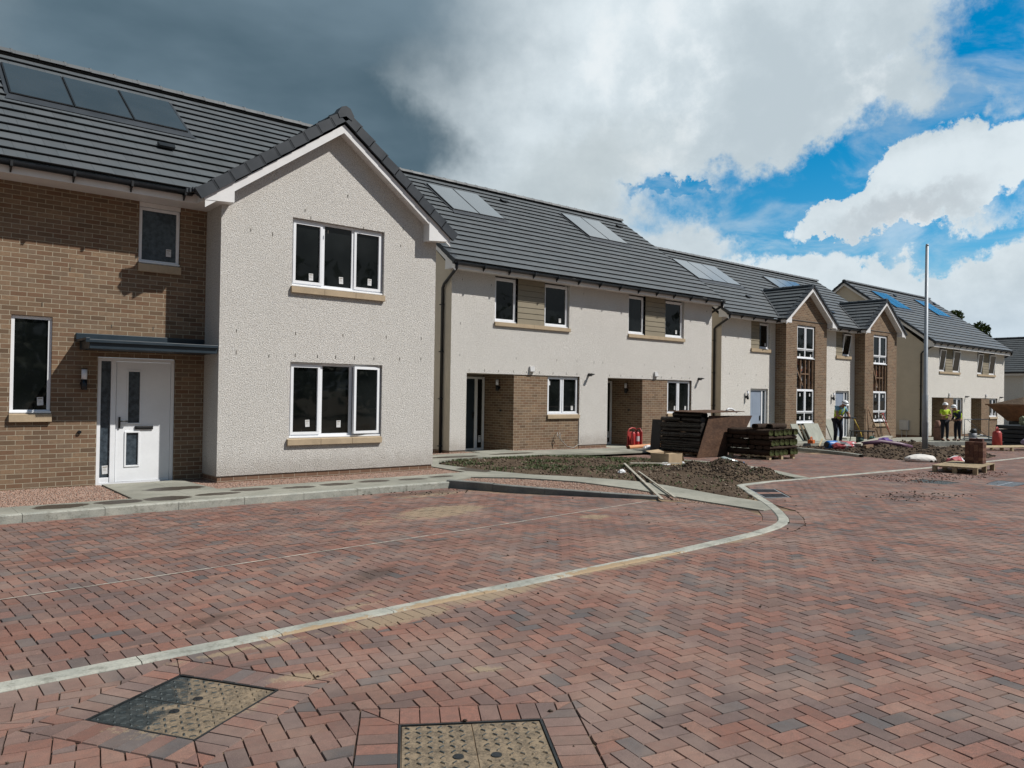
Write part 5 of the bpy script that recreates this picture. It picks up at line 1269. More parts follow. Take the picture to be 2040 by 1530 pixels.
def heap_h(x, y, hs, k=0.35):
    z = 0
    for hx, hy, r, h_ in hs:
        d = math.hypot(x-hx, y-hy)/r
        if d < 1.35: z = max(z, h_*S01(1-d/1.35)*(1.0+k*noise.noise(Vector((x*2.2, y*2.2, 1.7))))+0.05*h_*4*noise.noise(Vector((x*6, y*6, 4)))*S01(1.2-d))
    return z
def soil_z(x, y):
    n = noise.fractal(Vector((x*1.7, y*1.7, 0.3)), 1, 2, 4); e = min(seg_d((x, y), SOILP[i], SOILP[(i+1) % len(SOILP)]) for i in range(len(SOILP)))
    k = S01(e/0.35)
    return (PH(x, y) if x < 14 else max(G(x)+0.02, PH(x, y)-0.03*(x-14)))-0.02+k*(0.02+0.035*n+0.018*noise.noise(Vector((x*9, y*9, 2))))+heap_h(x, y, HEAPS)*k
def grid_soil(name, poly, zf, step, mat):
    A = np.array(poly); lo_, hi_ = A.min(0), A.max(0); xs = np.arange(lo_[0], hi_[0]+step, step); ys = np.arange(lo_[1], hi_[1]+step, step)
    I, J = np.meshgrid(xs, ys, indexing='ij'); ins = inpoly(np.stack([I.ravel(), J.ravel()], 1), poly).reshape(I.shape)
    idx = -np.ones(I.shape, int); V = []; F = []; dil = ins.copy()
    dil[1:] |= ins[:-1]; dil[:-1] |= ins[1:]; dil[:, 1:] |= ins[:, :-1]; dil[:, :-1] |= ins[:, 1:]
    for i in range(I.shape[0]):
        for j in range(I.shape[1]):
            if dil[i, j]:
                x, y = float(xs[i]), float(ys[j])
                idx[i, j] = len(V); V.append((x, y, zf(x, y)-(0.0 if ins[i, j] else 0.06)))
    for i in range(I.shape[0]-1):
        for j in range(I.shape[1]-1):
            q = [idx[i, j], idx[i+1, j], idx[i+1, j+1], idx[i, j+1]]
            if min(q) >= 0: F.append(q)
    me = bpy.data.meshes.new(name); me.from_pydata(V, [], F); me.materials.append(mat); me.polygons.foreach_set('use_smooth', [True]*len(F)); me.update()
    o = bpy.data.objects.new(name, me); COL.objects.link(o); o['kind'] = 'structure'; return o
grid_soil('soil', SOILP, soil_z, 0.07, SOIL)
CLOD = stone_mat('clod', (0.055, 0.038, 0.026), (0.125, 0.090, 0.062), (0.30, 0.24, 0.185))
scatter('soil_clods', [SOILP], soil_z, 70, (0.008, 0.035), CLOD, seedn=5)
scatter('soil_clods', [[(13.2, 8.75), (14.9, 8.75), (15.3, 9.6), (15.1, 10.6), (14.2, 10.9), (13.2, 10.6)]], soil_z, 420, (0.008, 0.030), stone_mat('dark_clod', (0.03, 0.021, 0.016), (0.075, 0.055, 0.04), (0.10, 0.075, 0.055)), seedn=6)
SP2 = [(24.1, 9.4), (25.6, 8.95), (30.6, 9.9), (31.2, 11.2), (34, 13.6), (34.6, 14.8), (26.5, 15.9), (25.9, 14.6), (24.9, 12.6), (24.2, 10.8)]
HP2 = [(26.0, 10.9, 1.3, 0.20), (27.5, 10.3, 1.4, 0.22), (29.3, 10.4, 1.2, 0.24), (27.3, 12.3, 1.5, 0.18), (30.5, 12.2, 1.3, 0.2), (25.2, 9.9, 0.9, 0.16), (29.6, 13.6, 1.5, 0.15), (32.4, 13.6, 1.2, 0.2)]
def soil2_z(x, y):
    e = min(seg_d((x, y), SP2[i], SP2[(i+1) % len(SP2)]) for i in range(len(SP2))); k = S01(e/0.5)
    return G(x)+0.01+k*(0.03+0.05*noise.fractal(Vector((x*1.5, y*1.5, 5)), 1, 2, 4))+heap_h(x, y, HP2, 0.8)*k
grid_soil('soil', SP2, soil2_z, 0.12, SOIL)
scatter('soil_clods', [SP2], soil2_z, 80, (0.016, 0.052), MATS['dark_clod'], seedn=8)
# green weeds and grass coming up in the soil
def blades(name, poly, zf, n, mat, seedn, dens=None, hgt=(0.02, 0.055)):
    rg = np.random.default_rng(seedn); A = np.array(poly); mb = MB(); c = 0
    while c < n:
        x, y = rg.uniform(A.min(0), A.max(0))
        if not inpoly(np.array([(x, y)]), poly)[0]: continue
        if dens and rg.random() > dens(x, y): continue
        c += 1; z = zf(x, y)
        for k in range(4):
            a = rg.uniform(0, 6.28); h_ = rg.uniform(*hgt); wd = 0.006+rg.random()*0.006; dx, dy = math.cos(a), math.sin(a); lx, ly = dx*h_*0.7, dy*h_*0.7
            mb.poly([(x-dy*wd, y+dx*wd, z), (x+dy*wd, y-dx*wd, z), (x+lx, y+ly, z+h_)])
    o = mb.build(name, mat, weld=False); o['kind'] = 'stuff'; return o
GRASS = plain('grass_green', (0.055, 0.085, 0.022), 0.7, 0.4, 3)
blades('grass', SOILP, soil_z, 3800, GRASS, 11, dens=lambda x, y: S01((noise.noise(Vector((x*1.1, y*1.1, 9)))+0.22)*2.5)*(1.0 if y > 11.2 else 0.15))
# rubble specks on the paving
scatter('rubble', [[(16.5, 6.9), (20.5, 6.6), (22.5, 7.0), (20.5, 8.0), (17, 8.2)]], lambda x, y: G(x), 70, (0.008, 0.028), stone_mat('brick_rubble', (0.10, 0.055, 0.045), (0.20, 0.11, 0.085), (0.16, 0.14, 0.12)), seedn=12, flat_=0.5)
scatter('rubble', [[(13.0, 5.5), (15.4, 5.3), (15.0, 6.3), (13.2, 6.4)], [(6.8, 10.8), (8.1, 10.4), (8.0, 11.2), (6.2, 11.25)]], lambda x, y: G(x), 55, (0.006, 0.026), MATS['dark_clod'], seedn=13, flat_=0.5)
scatter('rubble', [[(-1, 2), (12, 2.5), (22, 6), (14, 8), (10, 6.4), (9.7, 8.1), (7.8, 11.2), (0, 11)]], lambda x, y: G(x), 1.0, (0.004, 0.018), MATS['dark_clod'], seedn=14, flat_=0.6)
#@@OBJECTS@@
# ================================================================== OBJECTS
def gz0(x, y): return G(x)
def M4(loc, rz=0.0, rx=0.0, ry=0.0): return Matrix.Translation(Vector(loc)) @ Matrix.Rotation(rz, 4, 'Z') @ Matrix.Rotation(ry, 4, 'Y') @ Matrix.Rotation(rx, 4, 'X')

# ---- manhole covers
def cover_mat(name, sand):
    mt, t, b = newmat(name); co = t.n('ShaderNodeTexCoord').outputs['Object']
    n = t.math('ADD', t.math('MULTIPLY', t.noise(co, 3.2, 6, 0.65), 0.6), t.math('MULTIPLY', t.noise(co, 11, 7, 0.75), 0.4)); nf = t.noise(co, 120, 4, 0.7); nm = t.noise(co, 14, 5, 0.7)
    c = t.mix(t.ramp(nm, 0.35, 0.7), (0.035, 0.045, 0.048), (0.085, 0.098, 0.098))
    z = t.n('ShaderNodeSeparateXYZ', {0: co}).outputs
    msk = t.math('ADD', n, t.math('MULTIPLY', t.math('ADD', t.math('MULTIPLY', z[0], sand[0]), t.math('MULTIPLY', z[1], sand[1])), 1.0))
    msk = t.math('SUBTRACT', t.math('ADD', msk, t.math('MULTIPLY', nf, 0.12)), t.math('MULTIPLY', z[2], 45.0))
    f = t.ramp(msk, sand[2], sand[2]+0.14)
    c = t.mix(t.math('MULTIPLY', f, 0.88), c, t.mix(t.ramp(t.math('ADD', t.math('MULTIPLY', t.noise(co, 60, 5, 0.8), 0.6), t.math('MULTIPLY', t.noise(co, 9, 5, 0.7), 0.4)), 0.36, 0.62), (0.070, 0.056, 0.040), (0.27, 0.205, 0.135)))
    setb(t, b, c, t.ramp(f, 0, 1, 0.45, 0.95), t.ramp(f, 0, 1, 0.5, 0.0), 0.3, bump=t.math('ADD', nf, t.math('MULTIPLY', nm, 0.5)), bstr=0.5, bdist=0.004); return mt
def manhole(c, half, a, mat, label, dense=0.052):
    z0 = G(c[0]); H = thing('manhole_cover', label, 'manhole cover', (c[0], c[1], z0), 'manhole covers in the paving')
    H.rotation_euler = (0, 0, 0)
    M = M4((c[0], c[1], z0), a)
    fr = MB(); fr.M = M; w_ = 0.012
    for x0, x1, y0, y1 in ((-half, half, -half, -half+w_), (-half, half, half-w_, half), (-half, -half+w_, -half+w_, half-w_), (half-w_, half, -half+w_, half-w_)): fr.box(x0, x1, y0, y1, -0.03, -0.001)
    fr.build('frame', MATS['cast_iron'], H)
    pl_ = MB(); pl_.M = M; h_ = half-w_-0.005
    pl_.box(-h_, -0.003, -h_, h_, -0.03, -0.007); pl_.box(0.003, h_, -h_, h_, -0.03, -0.007)
    n = int(2*h_/dense)
    for i in range(n):
        for j in range(n):
            x, y = -h_+(i+0.5)*2*h_/n, -h_+(j+0.5)*2*h_/n
            if abs(abs(x)-0.09) < 0.05 and abs(y) < 0.05: continue
            if abs(x) < 0.02: continue
            s = 1 if (i+j) % 2 else -1; L, W_ = 0.017, 0.006; ca, sa = math.cos(s*0.785), math.sin(s*0.785)
            R_ = lambda u, v: (x+u*ca-v*sa, y+u*sa+v*ca)
            q = [R_(-L, -W_), R_(L, -W_), R_(L, W_), R_(-L, W_)]; t_ = [R_(-L*0.75, -W_*0.5), R_(L*0.75, -W_*0.5), R_(L*0.75, W_*0.5), R_(-L*0.75, W_*0.5)]
            pl_.poly([(p[0], p[1], -0.0015) for p in t_])
            for k in range(4): l = (k+1) % 4; pl_.poly([(*q[k], -0.0068), (*q[l], -0.0068), (*t_[l], -0.0015), (*t_[k], -0.0015)])
    pl_.build('cover_plate', mat, H)
    for x in (-0.09, 0.09):
        k = MB(); k.M = M; k.tube([(x, 0, -0.0068), (x, 0, -0.003)], 0.026, 16); k.box(x-0.012, x+0.012, -0.02, 0.02, -0.003, -0.0022, 1); k.build('key_hole', [MATS['cast_iron'], BLACKP], H)
    return H
plain('cast_iron', (0.030, 0.034, 0.036), 0.5, 0.3, 20, metal=0.5)
manhole(c1, 0.342, a1, cover_mat('cover_a', (0.60, -0.45, 0.74)), 'diamond-set square metal manhole cover half buried in sand near the pale kerb line')
manhole(c2, 0.370, a2, cover_mat('cover_b', (0.10, -0.15, 0.64)), 'sand-covered metal manhole cover cut off by the bottom edge of the photo')
manhole((17.48, 6.88), 0.40, 0.02, cover_mat('cover_c', (0.0, 0.0, 0.95)), 'small far grey manhole cover in front of the pallet with the paver stack')
# drain grate at the right edge
H = thing('drain_grate', 'slotted metal road grate at the right edge of the paving', 'drain grate', (18.64, 5.87, G(18.64)))
mb = MB(); mb.M = M4((18.64, 5.87, G(18.64)), 0.06); mb.box(-0.6, 0.6, -0.3, -0.27, -0.03, 0.004); mb.box(-0.6, 0.6, 0.27, 0.3, -0.03, 0.004); mb.box(-0.6, -0.57, -0.27, 0.27, -0.03, 0.004); mb.box(0.57, 0.6, -0.27, 0.27, -0.03, 0.004); mb.build('frame', MATS['cast_iron'], H)
mb = MB(); mb.M = M4((18.64, 5.87, G(18.64)), 0.06)
for i in range(14): mb.box(-0.55+i*0.082, -0.55+i*0.082+0.03, -0.27, 0.27, -0.03, 0.003)
mb.box(-0.57, 0.57, -0.012, 0.012, -0.028, 0.0045); mb.build('bars', STEEL, H)
# gully with dark inset blocks at the kerb corner
H = thing('gully_cover', 'dark block-filled gully cover in the paving at the kerb corner', 'drain cover', (12.3, 7.6, G(12.3)))
def lerp2(q, u, v): a = [q[0][i]+(q[1][i]-q[0][i])*u for i in (0, 1)]; b = [q[3][i]+(q[2][i]-q[3][i])*u for i in (0, 1)]; return (a[0]+(b[0]-a[0])*v, a[1]+(b[1]-a[1])*v)
gq = [(11.66, 7.25), (12.10, 7.05), (12.9, 7.82), (12.5, 8.12)]
fr = MB()
for (u0, u1, v0, v1) in ((0, 1, 0, 0.02), (0, 1, 0.98, 1), (0, 0.04, 0.02, 0.98), (0.96, 1, 0.02, 0.98)):
    q = [lerp2(gq, u0, v0), lerp2(gq, u1, v0), lerp2(gq, u1, v1), lerp2(gq, u0, v1)]; fr.prism([(*p, G(p[0])-0.03) for p in q], (0, 0, 0.033))
fr.build('frame', STEEL, H)
for r_ in range(5):
    for c_ in range(2):
        q = [lerp2(gq, 0.05+0.455*c_, 0.03+0.19*r_), lerp2(gq, 0.05+0.455*c_+0.44, 0.03+0.19*r_), lerp2(gq, 0.05+0.455*c_+0.44, 0.03+0.19*r_+0.18), lerp2(gq, 0.05+0.455*c_, 0.03+0.19*r_+0.18)]
        dark = r_ in (0, 1, 3, 4); mb = MB(); mb.prism([(*p, G(p[0])-0.03) for p in q], (0, 0, 0.033)); mb.build('inset_block', MATS['dark_inset'] if dark else MATS['red_inset'], H) if 'dark_inset' in MATS else (plain('dark_inset', (0.030, 0.030, 0.034), 0.9, 0.3, 12, spec=0.08), plain('red_inset', (0.21, 0.12, 0.095), 0.85, 0.2, 12), mb.build('inset_block', MATS['dark_inset'], H))

# ---- steel pole
px_, py_ = 29.21, 11.76; zb = G(px_)-0.03; H = thing('steel_pole', 'tall bare galvanised steel column standing in dug soil', 'pole', (px_, py_, zb))
mb = MB(); mb.tube([(px_, py_, zb-0.4), (px_, py_, zb+2.1), (px_, py_, zb+2.16), (px_+0.05, py_, 7.12)], [0.098, 0.094, 0.072, 0.055], 20); mb.build('shaft', STEEL, H)
mb = MB(); mb.tube([(px_+0.05, py_, 7.12), (px_+0.05, py_, 7.2)], [0.055, 0.045], 16); mb.build('top_cap', STEEL, H)
mb = MB(); mb.box(px_-0.045, px_+0.03, py_-0.108, py_-0.085, zb+0.55, zb+1.15); mb.build('hatch', STEEL, H, bevel=0.004)

# ---- turf stacks
def turf_mats():
    mt, t, b = newmat('turf_soil'); co = t.n('ShaderNodeTexCoord').outputs['Object']; nf = t.noise(co, 40, 5, 0.7); n = t.noise(co, 5, 5, 0.6)
    setb(t, b, t.mix(nf, (0.018, 0.012, 0.009), t.mix(n, (0.050, 0.034, 0.025), (0.085, 0.060, 0.045))), 0.95, spec=0.1, bump=nf, bstr=1.0, bdist=0.02)
    mt, t, b = newmat('turf_end'); uv = t.n('ShaderNodeTexCoord').outputs['UV']; co = t.n('ShaderNodeTexCoord').outputs['Object']
    ln = t.n('ShaderNodeVectorMath', {0: uv}, operation='LENGTH').outputs['Value']; s_ = t.n('ShaderNodeSeparateXYZ', {0: uv}).outputs
    an = t.math('DIVIDE', t.math('ARCTAN2', s_[1], s_[0]), 6.2832); nf = t.noise(co, 70, 5, 0.7)
    sp = t.math('FRACT', t.math('ADD', t.math('MULTIPLY', ln, 3.6), t.math('ADD', an, t.math('MULTIPLY', nf, 0.35))))
    c = t.mix(t.ramp(sp, 0.45, 0.6), t.mix(nf, (0.035, 0.055, 0.014), (0.11, 0.145, 0.045)), (0.040, 0.030, 0.020))
    setb(t, b, c, 0.95, spec=0.1, bump=t.math('ADD', sp, nf), bstr=1.0, bdist=0.03)
turf_mats(); plain('wrapped_turf', (0.022, 0.018, 0.016), 0.48, 0.5, 14, spec=0.5, bump=0.9)
def roll(name, p, ax, L, hw, hh, seed, hollow=False, label='', group='', endm=1, soilm='turf_soil'):
    """one rolled strip of turf, squashed oval section, axis ax ('X' or 'Y')"""
    rg = random.Random(seed); n = 12; mb = MB(); rings = []; m_ = 4
    for i in range(m_+1):
        s = -L/2+L*i/m_; k = 1+rg.uniform(-0.05, 0.05); ox, oz = rg.uniform(-0.008, 0.008), rg.uniform(-0.005, 0.005)
        if i in (0, m_): k *= 0.95
        r = []
        for j in range(n):
            a = 2*math.pi*j/n; c, s_ = math.cos(a), math.sin(a); e = 0.75
            u = hw*k*math.copysign(abs(c)**e, c)+ox; v = hh*k*math.copysign(abs(s_)**e, s_)+oz
            r.append(Vector((p[0]+u, p[1]+s, p[2]+v)) if ax == 'Y' else Vector((p[0]+s, p[1]+u, p[2]+v)))
        rings.append(r)
    for i in range(m_):
        for j in range(n): l = (j+1) % n; mb.poly([rings[i][j], rings[i][l], rings[i+1][l], rings[i+1][j]], smooth=True)
    for idx, sg in ((0, 1), (m_, -1)):
        c = sum(rings[idx], Vector())/n; 
        dpt = Vector((0, 0.09*sg, 0)) if ax == 'Y' else Vector((0.09*sg, 0, 0))
        for j in range(n):
            l = (j+1) % n; a_, b_ = rings[idx][j], rings[idx][l]; uvf = lambda q: (((q-c).x if ax == 'Y' else (q-c).y)/hw, (q-c).z/hh)
            if hollow:
                ai, bi = c+(a_-c)*0.62, c+(b_-c)*0.62
                mb.poly([a_, b_, bi, ai], uv=[uvf(a_), uvf(b_), uvf(bi), uvf(ai)], mi=0); mb.poly([ai, bi, bi+dpt, ai+dpt], mi=0); mb.poly([ai+dpt, bi+dpt, c+dpt], mi=0)
            else: mb.poly([a_, b_, c], uv=[uvf(a_), uvf(b_), (0, 0)], mi=endm)
    o = mb.build(name, [MATS[soilm], MATS['turf_end' if soilm == 'turf_soil' else soilm]]); rebase(o, p); tag(o, label, 'turf roll', group); return o
def pallet(x, y, z, lx, ly, rz, label, wood=None, h_=0.14, group='timber pallets', nb=None):
    H = thing('pallet', label, 'pallet', (x, y, z), group); M = M4((x, y, z), rz); wood = wood or WOOD
    n = nb or max(6, int(ly/0.15))
    bw_ = min(0.1, ly/n*0.93)
    for i in range(n):
        b_ = MB(); b_.M = M; yy = -ly/2+i*(ly-bw_)/(n-1); b_.box(-lx/2, lx/2, yy, yy+bw_, h_-0.02, h_); b_.build('deck_board', wood, H, bevel=0.003)
    for xx in (-lx/2, -0.05, lx/2-0.1):
        b_ = MB(); b_.M = M; b_.box(xx, xx+0.1, -ly/2, ly/2, 0.0, 0.018); b_.box(xx, xx+0.1, -ly/2, ly/2, h_-0.04, h_-0.0205); b_.build('runner', wood, H)
        for yy in (-ly/2, -0.05, ly/2-0.1):
            b_ = MB(); b_.M = M; b_.box(xx, xx+0.1, yy, yy+0.1, 0.0185, h_-0.0405); b_.build('block', wood, H)
    return H
gy = G(20.3)
pallet(20.35, 12.78, gy, 1.35, 1.35, 0.0, 'pale pallet under the green-ended turf stack', h_=0.13)
grp = 'turf rolls stacked on the pallet with green ends showing'
z0 = gy+0.13; hh = 0.072; HH = (0.085, 0.055, 0.090, 0.055, 0.090); k = 0; xs0, xs1, ys0, ys1 = 19.6, 21.1, 12.05, 13.5
ORD = ['first', 'second', 'third', 'fourth', 'fifth', 'sixth', 'seventh']
rl = 'rolled turf with its green end showing, in the lit face of the right-hand stack'
rs_ = 'rolled turf lying along the brown layers of the right-hand turf stack'
for ly in range(5):
    hh = HH[ly]; zc = z0+sum(HH[:ly])*1.97+hh; jig = random.uniform(-0.03, 0.03)
    if ly % 2 == 0:
        for i in range(6):
            for j in range(2):
                if j == 1 and 0 < i and ly < 4: continue
                roll('turf_roll', (xs0+0.125+i*0.25+jig+random.uniform(-.01, .01), ys0+0.36+j*0.72+random.uniform(-.035, .02), zc+random.uniform(-.006, .006)), 'Y', 0.71, 0.127, hh*1.03, k, label=('turf roll %s from the left in the %s row of green ends' % (ORD[i], ('bottom', '', 'middle', '', 'top')[ly])) if j == 0 else 'turf roll behind the %s of the %s green-ended row, next to the leaning board' % (ORD[i], ('bottom', '', 'middle', '', 'top')[ly]), group=grp); k += 1
    else:
        for i in range(6):
            for j in range(2):
                if i > 0 and j == 1: continue
                roll('turf_roll', (xs0+0.37+j*0.74+jig, ys0+0.125+i*0.245+random.uniform(-.01, .01), zc), 'X', 0.73, 0.122, hh, k, label='brown turf roll in the %s brown layer, %s' % (('lower' if ly == 1 else 'upper'), ('front right' if j else ORD[i]+' back from the front left')), group=grp, endm=0); k += 1
topz = z0+sum(HH)*1.97
roll('turf_roll', (19.62+0.36, 12.55, topz+0.08), 'X', 0.72, 0.125, 0.085, 200, True, 'loose hollow turf roll on top of the right-hand stack, nearer the leaning board', grp)
roll('turf_roll', (20.42, 12.35, topz+0.08), 'X', 0.74, 0.13, 0.085, 201, True, 'loose hollow turf roll on top of the right-hand stack, nearer its right edge', grp)
gl_ = G(18.9); grp2 = 'dark turf rolls in the wrapped left-hand stack'
pallet(19.2, 14.3, gl_, 1.3, 1.4, 0.0, 'pallet hidden under the dark wrapped turf stack', wood=WOODD, h_=0.12)
for ly in range(7):
    zc = gl_+0.12+0.074+ly*0.146
    for j in range(2):
        roll('turf_roll', (18.62+random.uniform(-.02, .02), 13.97+j*0.73, zc), 'Y', 0.72, 0.13, 0.076, 300+k, label='dark turf roll %s from the bottom at the %s of the wrapped stack side' % (ORD[ly], ('right', 'left')[j]), group=grp2, endm=0, soilm='wrapped_turf'); k += 1
    for i in range(1, 5):
        roll('turf_roll', (18.62+0.255*i, 13.97, zc), 'Y', 0.72, 0.13, 0.076, 300+k, label='dark turf roll behind the leaning board, %s layer up and %s from the corner' % (ORD[ly], ORD[i]), group=grp2, soilm='wrapped_turf'); k += 1
for i in range(1, 5): roll('turf_roll', (18.62+0.255*i, 14.7, gl_+0.12+0.074+6*0.146), 'Y', 0.72, 0.13, 0.076, 700+k, label='dark turf roll at the back of the top wrapped layer, %s from the shaded side' % ORD[i], group=grp2, soilm='wrapped_turf'); k += 1
roll('turf_roll', (18.85, 14.25, gl_+0.12+7*0.146+0.07), 'Y', 1.0, 0.2, 0.085, 501, True, 'flattened dark turf roll under the flat board on the left-hand stack', grp2, soilm='wrapped_turf')
FILM = plain('stretch_film', (0.012, 0.013, 0.015), 0.28, 0.3, 6, spec=0.5)
mb = MB()
for i in range(9):
    z_ = gl_+0.3+0.095*i+random.uniform(-.02, .02); mb.prism([(18.455, 13.62, z_), (18.455, 15.05, z_+random.uniform(-.05, .05)), (18.455, 15.05, z_+0.012), (18.455, 13.62, z_+0.012)], (0.006, 0, 0))
for i in range(28):
    if i % 7 > 1: continue
    zA, zB = gl_+0.15+i*0.034, gl_+0.15+(i+1)*0.034
    for j in range(10):
        yA, yB = 13.60+j*0.146, 13.60+(j+1)*0.146; fx = lambda y, z: 18.475-0.022*abs(math.sin((z-gl_-0.12)/0.146*math.pi))+0.008*noise.noise(Vector((y*5, z*5, 0)))
        mb.poly([(fx(yA, zA), yA, zA), (fx(yA, zB), yA, zB), (fx(yB, zB), yB, zB), (fx(yB, zA), yB, zA)], smooth=True)
tag(mb.build('stretch_film', FILM), 'black stretch film wrapped round the left-hand turf stack', 'plastic film')
# boards
def osb():
    mt, t, b = newmat('osb'); co = t.n('ShaderNodeTexCoord').outputs['Object']
    mp = t.n('ShaderNodeMapping', {'Vector': co, 'Scale': (14, 14, 40)}).outputs[0]; v = t.n('ShaderNodeTexVoronoi', {'Vector': mp, 'Scale': 1.0}); cs = t.n('ShaderNodeSeparateColor', {0: v.outputs['Color']}).outputs[0]
    n = t.noise(co, 3, 5, 0.6); setb(t, b, t.mix(t.ramp(n, 0.35, 0.65, 0, 0.5), t.mix(cs, (0.065, 0.034, 0.021), (0.120, 0.068, 0.042)), (0.04, 0.024, 0.018)), 0.8, spec=0.2, bump=cs, bstr=0.3, bdist=0.003); return mt
OSB = osb()
mb = MB(); A = [(18.12, 13.44, G(18)+0.0), (19.45, 13.50, G(18)+0.0), (20.7, 13.54, 0.62), (21.05, 13.555, 1.02), (18.85, 13.555, 1.03)]
mb.prism(A, (0.0, 0.02, 0)); tag(rebase(mb.build('leaning_board', OSB), (18.8, 13.5, G(18))), 'brown wood-strand board leaning between the two turf stacks', 'board')
zt = gl_+0.12+7*0.146+0.165
mb = MB(); mb.M = M4((19.35, 14.2, zt), 0.03, 0.01, -0.012); mb.box(-1.0, 1.15, -0.75, 0.6, 0, 0.018); tag(rebase(mb.build('flat_board', OSB), (19.35, 14.2, zt)), 'thin wood-strand sheet lying flat on the dark turf stack', 'board')
mb = MB(); mb.tube([(19.9, 13.7, zt+0.05), (20.1, 13.75, zt+0.10), (20.35, 13.8, zt+0.08), (20.6, 13.85, zt+0.0), (20.75, 13.9, zt-0.02)], 0.028, 8); tag(rebase(mb.build('plastic_scrap', plain('white_plastic', (0.62, 0.64, 0.66), 0.45, 0.08, 8)), (20.2, 13.8, zt)), 'white curled plastic strip on the flat board over the turf', 'plastic strip')
mb = MB(); mb.M = M4((18.4, 15.15, gl_), 0.1, 0, 0.12); mb.box(-0.012, 0.012, -0.12, 0.22, 0, 1.05); tag(rebase(mb.build('upright_board', plain('black_board', (0.016, 0.017, 0.020), 0.5, 0.2, 5)), (18.4, 15.15, gl_)), 'narrow black board standing against the left end of the dark turf stack', 'board')

# ---- cardboard box
CARD = plain('cardboard', (0.36, 0.27, 0.175), 0.85, 0.10, 6, spec=0.15); CARDD = plain('cardboard_side', (0.30, 0.22, 0.15), 0.85, 0.12, 6, spec=0.15)
bx, by = 14.62, 11.72; bz = soil_z(bx, by); H = thing('cardboard_box', 'open brown cardboard box on the bare soil', 'box', (bx, by, bz)); Mx = M4((bx, by, bz-0.02), 0.05)
mb = MB(); mb.M = Mx; ring_ = 0.006
mb.box(-0.27, 0.27, -0.26, -0.254, 0, 0.28); mb.box(-0.27, 0.27, 0.254, 0.26, 0, 0.28); mb.box(-0.27, -0.264, -0.254, 0.254, 0, 0.28); mb.box(0.264, 0.27, -0.254, 0.254, 0, 0.28); mb.box(-0.264, 0.264, -0.254, 0.254, 0, 0.006); mb.build('carton', CARD, H)
for pts in ([(0.27, -0.26, 0.28), (0.27, 0.26, 0.28), (0.40, 0.24, 0.10), (0.40, -0.24, 0.08)], [(-0.27, 0.26, 0.28), (0.27, 0.26, 0.28), (0.25, 0.42, 0.33), (-0.25, 0.43, 0.31)], [(-0.27, -0.26, 0.28), (0.05, -0.26, 0.28), (0.05, -0.12, 0.285), (-0.25, -0.13, 0.284)]):
    f = MB(); f.M = Mx; f.prism(pts, (0.003, 0.002, 0.004)); f.build('flap', CARD, H)
WRAP = plain('crumpled_white', (0.62, 0.63, 0.64), 0.5, 0.12, 14, spec=0.35)
def crumple(name, p, sx, sy, sz, mats, label, cat, seed, rz=0.0, sub=3, mi=None, amp=0.35, group=None):
    """a crumpled sheet or part-filled sack: displaced flattened ball"""
    bm = bmesh.new(); bmesh.ops.create_icosphere(bm, subdivisions=sub, radius=1)
    for v in bm.verts:
        n = noise.fractal(v.co*1.6+Vector((seed, 0, 0)), 1, 2, 4); q = v.co*(1+amp*n); q.z = max(q.z, -0.35)
        q = Vector((math.copysign(abs(q.x)**0.8, q.x)*sx, math.copysign(abs(q.y)**0.8, q.y)*sy, (q.z+0.35)*sz)); v.co = Matrix.Rotation(rz, 3, 'Z') @ q
    me = bpy.data.meshes.new(name); bm.to_mesh(me); bm.free()
    for m_ in mats: me.materials.append(m_)
    if mi:
        for f in me.polygons: f.material_index = mi(f.center)
    o = bpy.data.objects.new(name, me); COL.objects.link(o); o.location = p; return tag(o, label, cat, group)
crumple('plastic_wrap', (14.35, 11.52, soil_z(14.35, 11.52)), 0.28, 0.09, 0.05, [WRAP], 'crumpled white plastic along the foot of the cardboard box', 'plastic', 3, 0.2)
crumple('plastic_wrap', (15.05, 11.62, soil_z(15.05, 11.62)), 0.16, 0.1, 0.06, [WRAP], 'small white plastic wrapping at the right of the cardboard box', 'plastic', 5, 0.5)
# bottle on the heap
def clearp():
    mt, t, b = newmat('clear_plastic'); b.inputs['Base Color'].default_value = (0.62, 0.72, 0.72, 1); b.inputs['Roughness'].default_value = 0.12; b.inputs['Transmission Weight'].default_value = 0.55; b.inputs['IOR'].default_value = 1.3; return mt
CLR = clearp()
bpz = soil_z(14.72, 9.95); H = thing('plastic_bottle', 'crushed clear plastic bottle lying on the soil heap', 'bottle', (14.72, 9.95, bpz+0.07)); mb = MB()
mb.tube([(14.5, 10.12, bpz+0.13), (14.56, 10.08, bpz+0.12), (14.62, 10.03, bpz+0.11), (14.72, 9.95, bpz+0.07), (14.8, 9.90, bpz+0.05), (14.86, 9.86, bpz+0.05), (14.9, 9.83, bpz+0.05)], [0.05, 0.07, 0.055, 0.06, 0.05, 0.025, 0.02], 12); mb.build('bottle_body', CLR, H)
mb = MB(); mb.tube([(14.9, 9.83, bpz+0.05), (14.93, 9.81, bpz+0.05)], 0.022, 10); mb.build('cap', plain('blue_cap', (0.03, 0.12, 0.28), 0.4), H)
crumple('plastic_scrap', (11.75, 10.55, soil_z(11.75, 10.55)+0.03), 0.09, 0.04, 0.05, [WRAP], 'torn white scrap on the soil beside the small heap', 'plastic', 8)

